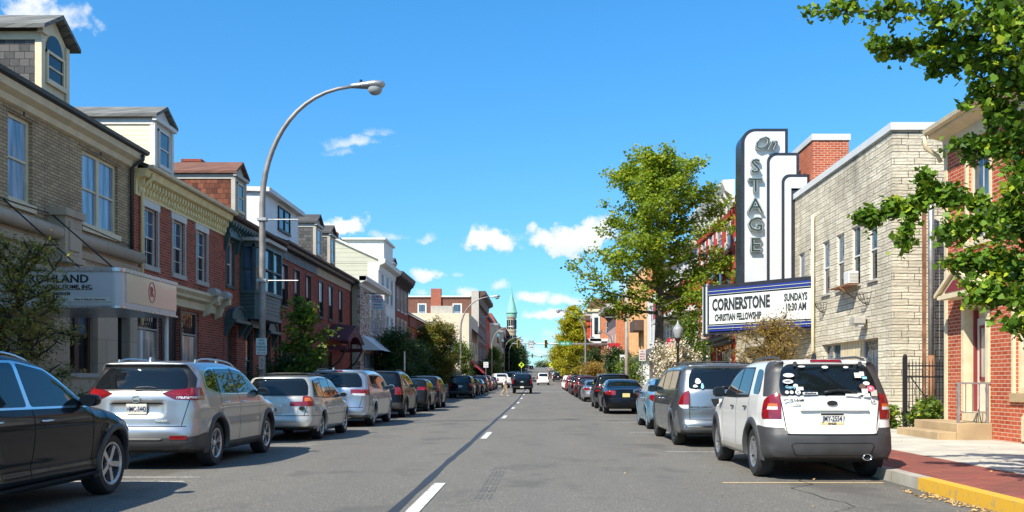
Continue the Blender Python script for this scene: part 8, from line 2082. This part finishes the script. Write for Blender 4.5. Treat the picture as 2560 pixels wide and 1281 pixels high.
# black crossover cut by the frame ----------------------------------------
def make_mercedes():
    c = car(L=4.68, W=.945, H=1.64, wr=.365, rim=.25, spokes=S5, axles=(.97, 3.84), k=.14, bow=.14, res=.026,
        prof=[(.16, .26), (.03, .38), (.0, .55), (.02, .80), (.05, 1.0), (.12, 1.15), (.3, 1.38), (.42, 1.54), (.36, 1.58), (.5, 1.61), (1.1, 1.645), (1.8, 1.65), (2.3, 1.62), (2.75, 1.52), (3.15, 1.30), (3.5, 1.10), (3.8, 1.06), (4.15, 1.00), (4.42, .90), (4.58, .78), (4.68, .58), (4.66, .38), (4.5, .24), (3.5, .22), (1.0, .22)],
        side=[(.2, -.07), (.3, -.045), (.38, -.02), (.48, -.045), (.58, -.02), (.75, 0), (.88, .006), (.98, -.008), (1.08, -.045), (1.5, -.18), (1.65, -.25)],
        plan=[(0, -.12), (.3, -.04), (.7, -.0), (3.3, 0), (3.9, -.02), (4.3, -.07), (4.68, -.24)], flare=.03, paint=P_BLACK, sill=.26)
    D = c.decals = []
    D.append(dict(name='window_trim', mat=M['chrome'], side=rnd([(.55, 1.13), (.75, 1.44), (1.2, 1.535), (2.0, 1.55), (2.55, 1.475), (3.22, 1.12), (3.2, 1.055), (1.5, 1.065), (.9, 1.08)], .04), nf=NSIDE, sides=(1, -1), off=.0025))
    D.append(dict(name='rear_glass', mat=M['cglass'], rear=rnd(sym([(.66, 1.17), (.54, 1.5)]), .05), nf=NBACK, off=.006, y=(0, .9)))
    for p in ([(.66, 1.12), (.80, 1.42), (1.05, 1.49), (1.05, 1.10)], [(1.12, 1.09), (1.12, 1.50), (1.95, 1.525), (1.98, 1.085)], [(2.06, 1.085), (2.02, 1.525), (2.52, 1.455), (3.15, 1.11), (3.13, 1.08)]):
        D.append(glass('side_window', p, .04))
    D.append(dict(name='windscreen', mat=M['cglass'], rear=rnd(sym([(.76, 1.12), (.60, 1.56)]), .05), nf=lambda n, c_: (n[:, 1] > .2)&(n[:, 2] > .3), off=.005, y=(2.45, 3.7)))
    D.append(dict(name='tail_light', mat=M['tail'], side=rnd([(-.05, .95), (-.05, 1.1), (.35, 1.1), (.35, .95)], .03), x=(.42, 2), sides=(1, -1), off=.007))
    D.append(dict(name='headlight', mat=M['lens_white'], side=rnd([(4.2, .78), (4.25, .93), (4.7, .80), (4.7, .68), (4.5, .68)], .02), x=(.5, 2), sides=(1, -1), off=.005))
    D.append(dict(name='side_step', mat=M['alloy_dark'], side=[(1.4, .285), (1.4, .315), (3.4, .335), (3.4, .30)], nf=None, sides=(1, -1), off=.02, x=(.5, 2)))
    D += door_lines(c, [(1.02, .50, 1.10, 1.06), (2.04, .36, 2.06, 1.06), (3.28, .38, 3.24, 1.04)])
    c.extras = [arch_trim(M['clad'], .06, .016), mirrors(3.08, 1.135, P_BLACK, (.13, .11, .08)), handles([(1.4, .95), (2.28, .94)], M['chrome'], .10), rails(.7, 2.6, .60, M['chrome'], h=.03)]
    return c

def make_suv(paint_, v=0, tail='corner', res=.04, H=1.70, L=4.75, W=.94, clad=True, rail=True, rim=M['alloy']):
    """upright family SUV; tail says how the lamps sit"""
    h = H/1.70; l = L/4.75
    c = car(L=L, W=W, H=H, wr=.37, rim=.24, spokes=S5 if v % 2 else S10, rimmat=rim, axles=(.95*l, 3.80*l), k=.12, bow=.12, res=res,
        prof=[(y*l, z*h if z > .5 else z) for y, z in [(.14, .28), (.02, .40), (.0, .60), (.03, .72), (.05, 1.0), (.08, 1.15), (.16, 1.30), (.32, 1.56), (.27, 1.63), (.35, 1.68), (1.0, 1.71), (2.0, 1.70), (2.7, 1.62), (3.2, 1.38), (3.6, 1.15), (4.0, 1.09), (4.4, 1.02), (4.62, .88), (4.73, .68), (4.75, .5), (4.68, .30), (4.4, .24), (1.0, .24)]],
        side=[(.2, -.06), (.32, -.03), (.45, -.01), (.62, 0), (.85, .005), (1.02, -.012), (1.14, -.04), (1.5, -.14), (1.7, -.21)],
        plan=[(0, -.10), (.3, -.03), (.6, 0), (3.4, 0), (4.0*l, -.03), (4.4*l, -.10), (L, -.24)], flare=.025, paint=paint_, sill=.28)
    D = c.decals = []
    D.append(dict(name='rear_glass', mat=M['cglass'], rear=rnd(sym([(.72, 1.19*h), (.68, 1.40*h), (.58, 1.60*h)]), .05), nf=NBACK, off=.006, y=(0, .9)))
    D.append(dict(name='window_surround', mat=PILL, side=rnd([(.50*l, 1.17*h), (.62*l, 1.58*h), (1.9*l, 1.61*h), (2.55*l, 1.56*h), (3.35*l, 1.19*h), (3.3*l, 1.13*h), (1.4*l, 1.13*h)], .05), nf=NSIDE, sides=(1, -1), off=.003))
    for p in ([(.58, 1.19), (.70, 1.56), (1.18, 1.58), (1.20, 1.16)], [(1.26, 1.16), (1.24, 1.58), (1.98, 1.585), (2.02, 1.15)], [(2.10, 1.15), (2.06, 1.585), (2.5, 1.54), (3.25, 1.18), (3.22, 1.15)]):
        D.append(glass('side_window', [(y*l, z*h) for y, z in p], .04))
    if tail == 'corner': D.append(dict(name='tail_light', mat=M['tail'], side=rnd([(-.05, .88), (-.05, 1.16), (.22, 1.16), (.30, .88)], .03), x=(.66, 2), sides=(1, -1), off=.008))
    elif tail == 'tall':
        D.append(dict(name='tail_light', mat=M['tail'], side=rnd([(-.05, .90), (-.05, 1.1), (.35, 1.50), (.45, 1.50), (.30, .90)], .03), x=(.74, 2), sides=(1, -1), off=.008))
    else: D.append(dict(name='tail_light', mat=M['tail'], side=rnd([(-.05, .98), (-.05, 1.14), (.40, 1.12), (.36, 1.0)], .03), x=(.42, 2), sides=(1, -1), off=.008))
    if clad: D.append(dict(name='lower_cladding', mat=M['clad'], side=[(-.2, .1), (-.2, .58), (.5, .58), (.5, .1)], off=.006, sides=(1, -1), x=(0, 2)))
    D.append(dict(name='windscreen', mat=M['cglass'], rear=rnd(sym([(.74, 1.16*h), (.60, 1.60*h)]), .05), nf=lambda n, c_: (n[:, 1] > .2)&(n[:, 2] > .3), off=.005, y=(2.5*l, 3.9*l)))
    D += door_lines(c, [(2.04*l, .40, 2.06*l, 1.13*h)])
    c.extras = [arch_trim(M['clad'] if clad else paint_, .06, .014), mirrors(3.15*l, 1.18*h, paint_, (.12, .10, .09)), plate(.88*h, '')]
    if rail: c.extras.append(rails(.7, 2.5*l, .62, M['clad']))
    return c

def make_sedan(paint_, L=5.1, W=.925, H=1.49, res=.034, rim=M['alloy'], style=0, spokes=S10):
    l = L/5.1; h = H/1.49
    pr = [(.12, .26), (.02, .36), (.0, .55), (.03, .68), (.05, .85), (.06, .98), (.12, 1.05), (.55, 1.10), (.95, 1.14), (1.35, 1.33), (1.75, 1.45), (2.3, 1.495), (2.8, 1.48), (3.15, 1.40), (3.6, 1.16), (3.95, 1.0), (4.4, .92), (4.75, .82), (4.98, .68), (5.08, .5), (5.06, .34), (4.9, .24), (3.8, .19), (1.0, .19)]
    if style == 1:   # short hatch-like tail
        pr = [(.12, .26), (.02, .36), (.0, .55), (.03, .70), (.05, .90), (.10, 1.05), (.25, 1.14), (.60, 1.20), (1.0, 1.36), (1.5, 1.47), (2.3, 1.50), (2.8, 1.47), (3.15, 1.38), (3.6, 1.16), (3.95, 1.02), (4.4, .93), (4.75, .82), (4.98, .68), (5.08, .5), (5.06, .34), (4.9, .24), (3.8, .19), (1.0, .19)]
    c = car(L=L, W=W, H=H, wr=.335, rim=.225, spokes=spokes, rimmat=rim, axles=(1.12*l, 3.97*l), k=.13, bow=.16, res=res,
        prof=[(y*l, z*h if z > .5 else z) for y, z in pr],
        side=[(.19, -.06), (.3, -.035), (.45, -.01), (.62, 0), (.80, .0), (.92, -.02), (1.02, -.05), (1.3, -.20), (1.5, -.29)],
        plan=[(0, -.13), (.3, -.05), (.7, -.005), (3.6*l, 0), (4.2*l, -.03), (4.7*l, -.12), (L, -.27)], flare=.018, paint=paint_, sill=.22)
    D = c.decals = []
    gz = (1.13, 1.40) if style == 0 else (1.17, 1.43)
    D.append(dict(name='rear_glass', mat=M['cglass'], rear=rnd(sym([(.66, gz[0]*h), (.52, gz[1]*h)]), .05), nf=lambda n, c_: (n[:, 1] < -.15)&(n[:, 2] > .2)&(np.abs(n[:, 0]) < .6), off=.006, y=(.55*l, 1.8*l)))
    D.append(dict(name='window_surround', mat=M['chrome'], side=rnd([(1.0*l, 1.09*h), (1.35*l, 1.29*h), (1.8*l, 1.41*h), (2.75*l, 1.42*h), (3.05*l, 1.35*h), (3.62*l, 1.06*h), (3.6*l, 1.0*h), (1.9*l, 1.02*h)], .05), nf=lambda n, c_: (np.abs(n[:, 0]) > .45), sides=(1, -1), off=.002))
    for p in ([(1.10, 1.09), (1.4, 1.27), (1.82, 1.385), (2.22, 1.40), (2.26, 1.04)], [(2.34, 1.04), (2.30, 1.40), (2.72, 1.40), (3.03, 1.325), (3.54, 1.055), (3.52, 1.025)]):
        D.append(glass('side_window', [(y*l, z*h) for y, z in p], .04))
    D.append(dict(name='windscreen', mat=M['cglass'], rear=rnd(sym([(.70, 1.04*h), (.54, 1.42*h)]), .05), nf=lambda n, c_: (n[:, 1] > .2)&(n[:, 2] > .3), off=.005, y=(2.9*l, 4.1*l)))
    D.append(dict(name='tail_light', mat=M['tail'], side=rnd([(-.05, .80*h), (-.05, .98*h), (.30, 1.0*h), (.42, .94*h), (.2, .82*h)], .03), x=(.44, 2), sides=(1, -1), off=.007))
    D.append(dict(name='bumper_line', mat=M['well'], rear=sym([(.72, .66*h), (.72, .672*h)]), nf=NREAR, off=.003, y=(-.1, .5)))
    D.append(dict(name='boot_line', mat=M['well'], rear=strip_y(.56, .66*h, .62, .82*h, .011), nf=NREAR, off=.003, sides=(1, -1), y=(-.1, .5)))
    D.append(dict(name='bumper_lower', mat=M['clad'], rear=sym([(.80, .1), (.74, .33)]), nf=NREAR, off=.006, y=(-.1, .4)))
    D += door_lines(c, [(1.45*l, .75, 1.5*l, 1.03*h), (2.28*l, .36, 2.30*l, 1.03*h), (3.42*l, .38, 3.40*l, 1.0*h)])
    c.extras = [arch_trim(paint_, .04, .007), mirrors(3.35*l, 1.06*h, paint_, (.12, .09, .07)), handles([(1.75*l, .90*h), (2.55*l, .89*h)], paint_, .08), plate(.80*h, '', mat='plate_yellow' if style == 0 else 'plate')]
    return c

def make_pickup(paint_, res=.045, white=False, H=1.92):
    """crew-cab pickup with its tailgate up"""
    h = H/1.92
    c = car(L=5.9, W=1.0, H=H, wr=.41, rim=.24, spokes=S6, rimmat=M['alloy'], axles=(1.3, 4.95), k=.10, bow=.05, res=res, crown=.03,
        prof=[(y, z*h if z > .8 else z) for y, z in [(.02, .55), (.0, .75), (.0, 1.36), (.05, 1.40), (1.85, 1.40), (1.92, 1.42), (2.02, 1.80), (2.12, 1.88), (2.9, 1.93), (3.6, 1.90), (4.0, 1.80), (4.55, 1.38), (5.2, 1.32), (5.7, 1.22), (5.88, 1.05), (5.9, .7), (5.8, .5), (5.0, .45), (1.5, .45)]],
        side=[(.4, -.05), (.6, -.01), (.9, 0), (1.2, -.01), (1.4, -.05), (1.6, -.12), (1.95, -.22)], plan=[(0, -.03), (.3, 0), (4.9, 0), (5.4, -.04), (5.9, -.18)], flare=.03, paint=paint_, sill=.5)
    def bed(F, X, Y, Z):
        b = np.maximum(np.maximum(np.abs(X)-.82, np.abs(Y-.98)-.88), .95-Z); return np.maximum(F, -b)
    c.__dict__['mods'] = (bed,)
    c.make()
    D = c.decals = []
    D.append(dict(name='rear_glass', mat=M['cglass'], rear=rnd(sym([(.68, 1.46*h), (.60, 1.80*h)]), .05), nf=NBACK, off=.006, y=(1.6, 2.4)))
    for p in ([(2.15, 1.46), (2.2, 1.78), (2.95, 1.80), (2.98, 1.42)], [(3.06, 1.42), (3.03, 1.80), (3.5, 1.78), (3.88, 1.70), (4.3, 1.43)]):
        D.append(glass('side_window', [(y, z*h) for y, z in p], .05))
    D.append(dict(name='windscreen', mat=M['cglass'], rear=rnd(sym([(.72, 1.42*h), (.60, 1.83*h)]), .05), nf=lambda n, c_: (n[:, 1] > .2)&(n[:, 2] > .3), off=.005, y=(3.6, 4.9)))
    D.append(dict(name='tail_light', mat=M['tail'], side=rnd([(-.05, .92), (-.05, 1.34), (.14, 1.34), (.14, .92)], .02), x=(.82, 2), sides=(1, -1), off=.008))
    D.append(dict(name='tailgate_line', mat=M['well'], rear=strip_y(.81, .78, .81, 1.36, .014), nf=NREAR, off=.004, sides=(1, -1), y=(-.1, .5)))
    D.append(dict(name='headlight', mat=M['lens_white'], rear=rnd([(.62, .92), (.62, 1.12), (.95, 1.12), (.95, .92)], .02), nf=NFRONT, sides=(1, -1), off=.008, y=(5.4, 6.2)))
    D.append(dict(name='grille', mat=M['black'], rear=rnd(sym([(.56, .80), (.56, 1.15)]), .03), nf=NFRONT, off=.008, y=(5.4, 6.2)))
    D += door_lines(c, [(2.1, .6, 2.1, 1.40), (3.02, .6, 3.02, 1.40), (4.1, .6, 4.1, 1.38)])
    def bumper(s, t):
        m = MB(); m.box(-.93, .93, -s.L/2-.10, -s.L/2+.06, .52, .70); m.build('rear_bumper', M['black'] if not white else M['chrome'], t, bevel=.03)
        m = MB(); m.box(-.17, .17, -s.L/2-.112, -s.L/2-.10, .54, .69); m.build('number_plate', M['plate'], t)
        m = MB(); m.box(-.75, .75, .4-s.L/2, s.L-.5-s.L/2, .38, .55); m.build('chassis', M['well'], t)
        m = MB(); m.lathe([(0, -.02), (.12, -.02), (.12, .01)], (0, 0, 0), 'y', 16)
        m.v = [(v[0]*1.3, v[1]-s.L/2+.0, v[2]*.5+1.12) for v in m.v]; m.build('badge', M['chrome'], t)
    c.extras = [arch_trim(M['black'], .05, .02), mirrors(4.0, 1.48*h, M['black'], (.13, .10, .14), .14), bumper]
    return c
# ------------------------------------------------------------------ parked and moving vehicles
LC, RC = -6.02, 3.88     # centre lines of the parking lanes
def put(c, name, x, yrear, label, cat, group=None, rz=0.0):
    yc = yrear+c.L/2
    return c.build(name, (x, yc, gz(yc)), label, cat, group, rz)
def again(src, x, y, label, rz=None, cols=None):
    o = copy_tree(src); o.location = (x, y, gz(y)); o['label'] = label
    if rz is not None: o.rotation_euler = (0, 0, rz)
    if cols:
        for ch in o.children:
            if ch.type == 'MESH' and ch.data.materials and ch.data.materials[0] == cols[0]:
                ch.data = ch.data.copy(); ch.data.materials[0] = cols[1]
    return o
GL, GR = 'cars parked along the left kerb', 'cars parked along the right kerb'
put(make_mercedes(), 'black_crossover', -5.97, 7.06, 'glossy black crossover cut off by the left edge of the picture', 'car', GL)
put(make_rogue(), 'silver_crossover', -6.02, 13.62, 'silver crossover with plate HMC-5442 and silver roof rails', 'car', GL)
put(make_wagon(), 'estate_car', -5.92, 20.45, 'pale silver-white estate car with a red light bar across its tailgate', 'car', GL)
put(make_odyssey(), 'minivan', -6.0, 26.95, 'pale blue-silver minivan behind the white estate car', 'car', GL)
ex = make_suv(P_BLACK, 0, 'corner', .034, 1.78, 5.0, .97, True); s1 = put(ex, 'suv', -6.0, 33.9, 'large black SUV with roof rails ahead of the pale minivan', 'car', GL)
sm = make_suv(P_DKGREY, 1, 'low', .04, 1.52, 4.35, .88, False, False); s2 = put(sm, 'hatchback', -5.9, 41.3, 'small dark grey hatchback between two dark SUVs on the left', 'car', GL)
cr = make_suv(P_DKGREY, 0, 'tall', .04, 1.68, 4.55, .91, True, False); s3 = put(cr, 'suv', -5.95, 46.6, 'dark SUV with tall upright tail lights on the left', 'car', GL)
GP = plain('plate_dim', (.5, .5, .48), .5)
s4 = again(s1, -6.1, 74.0, 'black SUV facing away below the orange-tinged tree'); 
s5 = again(s2, -6.0, 80.3, 'dark hatchback just beyond the black SUV under the trees')
sed = make_sedan(P_NAVY, L=4.7, W=.90, H=1.45, res=.045); s6 = put(sed, 'saloon_car', -5.95, 83.9, 'navy saloon parked beyond the dark hatchback', 'car', GL)
s7 = again(s3, -5.95, 92.6, 'dark SUV parked beside the walking man')
rd = make_suv(P_RED, 0, 'corner', .05, 1.72, 4.6, .93, False, False); s8 = put(rd, 'suv', -5.9, 97.0, 'bright red SUV parked at the far end of the left row', 'car', GL)
s9 = again(s6, -5.9, 106.5, 'dark saloon beyond the red SUV, left kerb')
s10 = again(s5, -5.9, 112.5, 'dark hatchback nearest the junction, left kerb')
put(make_kia(), 'white_suv', 3.93, 12.12, 'white boxy SUV with stickers on its rear window and grey bumpers', 'car', GR)
put(make_caravan(), 'minivan', 3.83, 18.45, 'two-tone grey minivan with roof bars parked ahead of the white SUV', 'car', GR)
put(make_sedan(P_BLUE, L=4.15, W=.86, H=1.48, res=.03, style=1, spokes=S7), 'blue_hatchback', 3.93, 25.25, 'light blue hatchback just ahead of the grey minivan', 'car', GR)
put(make_sedan(P_BLACK, L=5.1, W=.925, H=1.49, res=.03), 'black_saloon', 3.68, 38.0, 'shiny black saloon with red tail lights and a yellow plate', 'car', GR)
r5 = again(s1, 3.85, 48.6, 'black SUV directly ahead of the shiny black saloon'); r5['group'] = GR
sv = make_sedan(P_SILVER, L=4.6, W=.90, H=1.46, res=.038); r6 = put(sv, 'silver_saloon', 3.93, 61.3, 'silver saloon parked on the right well ahead of the black cars', 'car', GR)
r7 = again(s2, 3.95, 69.2, 'small dark hatchback ahead of the silver saloon'); r7['group'] = GR
mr = make_suv(P_MAROON, 0, 'corner', .045, 1.74, 4.8, .95, False, False); r8 = put(mr, 'maroon_suv', 3.95, 73.5, 'maroon SUV with one lamp shining, parked on the right', 'car', GR)
r9 = again(s4, 3.9, 83.0, 'black SUV beyond the maroon one on the right'); r9['group'] = GR
r10 = again(s3, 3.9, 89.6, 'dark SUV third beyond the silver saloon'); r10['group'] = GR
wh = make_suv(P_WHITE, 0, 'corner', .06, 1.68, 4.6, .92, False, False); r11 = put(wh, 'white_crossover', 3.9, 103.5, 'white crossover beyond the red hatchback on the right', 'car', GR)
r12 = again(s8, 3.9, 98.5, 'bright red SUV parked on the right near the junction'); r12['group'] = GR
r13 = again(r11, 3.9, 113.0, 'white crossover parked nearest the junction on the right')
put(make_pickup(P_BLACK, .04), 'black_pickup', -1.52, 86.6, 'black pickup truck driving away on the centre line', 'truck')
put(make_pickup(P_WHITE, .05, True, H=1.9), 'white_pickup', -5.2, 106.0, 'white pickup truck stopped in the left lane before the junction', 'truck') if False else None
wp = make_pickup(P_WHITE, .06, True); put(wp, 'white_pickup', -5.0, 117.0, 'white pickup truck turning at the junction behind the walking man', 'truck', rz=.25)
su = make_suv(P_WHITE, 1, 'tall', .05, 1.92, 5.2, 1.0, False, False); put(su, 'white_suv', .82, 143.0, 'tall white SUV driving away down the right lane', 'car')
hill = 'cars on the hill beyond the junction'
for i, (src, x, y, lb) in enumerate(((s9, -3.6, 150, 'dark saloon waiting left of the white SUV past the junction'), (s1, -5.8, 178, 'black SUV parked left just past the crossing sign'), (r11, -5.8, 205, 'white crossover parked on the left side of the hill'), (s3, -5.8, 214, 'dark SUV next up from the white crossover on the left hill'), (s6, -5.8, 228, 'navy saloon parked higher on the left hill'), (r6, -5.8, 245, 'silver saloon parked high on the left hill'),
        (s1, 3.9, 180, 'black SUV parked right just past the crossing sign'), (r11, 3.9, 196, 'white crossover parked on the right side of the hill'), (s9, 3.9, 210, 'dark saloon parked on the right hill'), (r6, 3.9, 226, 'silver saloon parked on the right hill'), (s3, 3.9, 250, 'dark SUV highest of the cars on the right hill'), (s1, -3.0, 420, 'black SUV near the crest of the hill in the left lane'), (s3, -4.5, 440, 'dark SUV at the crest of the hill in the left lane'))):
    o = again(src, x, y, lb); o['group'] = hill

# ------------------------------------------------------------------ the walking man
def walker():
    t = thing('person', (-2.85, 78.0, gz(78)), 'man in a white shirt and khaki trousers walking across the road', 'person')
    def skin(name, V, E, Rr, mat, root, parent, sub=2):
        me = bpy.data.meshes.new(name); me.from_pydata(V, E, []); o = bpy.data.objects.new(name, me); COL.objects.link(o)
        sk = o.modifiers.new('s', 'SKIN'); sk.use_smooth_shade = True
        for i, r_ in enumerate(Rr): me.skin_vertices[0].data[i].radius = (r_, r_) if not isinstance(r_, tuple) else r_
        me.skin_vertices[0].data[root].use_root = True
        ss = o.modifiers.new('u', 'SUBSURF'); ss.levels = sub; ss.render_levels = sub
        dg = bpy.context.evaluated_depsgraph_get(); nm = bpy.data.meshes.new_from_object(o.evaluated_get(dg)); bpy.data.objects.remove(o)
        nm.materials.clear(); nm.materials.append(mat)
        return link(name, nm, parent, smooth=True)
    # facing +x (to the right), right leg forward
    V = [(0, 0, .95), (.03, 0, 1.15), (.06, 0, 1.38), (.08, 0, 1.50), (.11, 0, 1.60), (.125, 0, 1.70),
         (.0, -.09, .92), (.20, -.09, .52), (.24, -.09, .10), (.36, -.09, .04),
         (.0, .09, .92), (-.04, .09, .50), (-.30, .09, .20), (-.20, .09, .07),
         (.06, -.19, 1.42), (-.02, -.24, 1.16), (.14, -.24, .95), (.06, .19, 1.42), (.12, .24, 1.16), (.32, .20, 1.05)]
    E = [(0, 1), (1, 2), (2, 3), (3, 4), (4, 5), (0, 6), (6, 7), (7, 8), (8, 9), (0, 10), (10, 11), (11, 12), (12, 13), (2, 14), (14, 15), (15, 16), (2, 17), (17, 18), (18, 19)]
    Rr = [.14, .13, .14, .06, .085, .09, .10, .065, .042, .035, .10, .065, .042, .035, .065, .045, .032, .065, .045, .032]
    body = skin('body', V, E, Rr, M['skin'], 0, t)
    skin('shirt', [(-.0, 0, .98), (.03, 0, 1.15), (.06, 0, 1.40), (.07, 0, 1.47), (.06, -.20, 1.42), (-.01, -.245, 1.22), (.06, .20, 1.42), (.11, .245, 1.22)], [(0, 1), (1, 2), (2, 3), (2, 4), (4, 5), (2, 6), (6, 7)], [.165, .16, .165, .08, .085, .07, .085, .07], M['shirt'], 1, body)
    skin('trousers', [(0, 0, .95), (0, -.09, .90), (.20, -.09, .52), (.245, -.09, .14), (0, .09, .90), (-.04, .09, .50), (-.29, .09, .22)], [(0, 1), (1, 2), (2, 3), (0, 4), (4, 5), (5, 6)], [.155, .12, .085, .07, .12, .085, .07], M['khaki'], 0, body)
    m = MB(); m.ball((.11, 0, 1.70), .108, .095, .10, 14, 8)
    for i, v in enumerate(m.v):
        if v[2] < 1.68 and v[0] > .1: m.v[i] = (v[0]-.09, v[1], v[2]+.04)
    m.build('hair', M['hair'], body, smooth=True)
    for (x, y, z, r_) in ((.30, -.09, .05, 0), (-.24, .09, .10, -.5)):
        m = MB(); m.ball((0, 0, 0), .15, .055, .05, 12, 6); o = m.build('shoe', M['shoe'], body, smooth=True); o.location = (x, y, z); o.rotation_euler = (0, -r_, 0)
    # hands
    for hx, hy, hz in ((.15, -.24, .90), (.36, .20, 1.02)):
        m = MB(); m.ball((hx, hy, hz), .035, .02, .045, 8, 6)
        for k in range(4): m.tube([(hx-.02+.015*k, hy, hz-.03), (hx-.018+.016*k, hy, hz-.075), (hx-.008+.016*k, hy+.008, hz-.10)], [.009, .008, .006], 5)
        m.tube([(hx+.03, hy, hz), (hx+.05, hy, hz-.035)], [.010, .008], 5)
        m.build('hand', M['skin'], body, smooth=True)
walker()
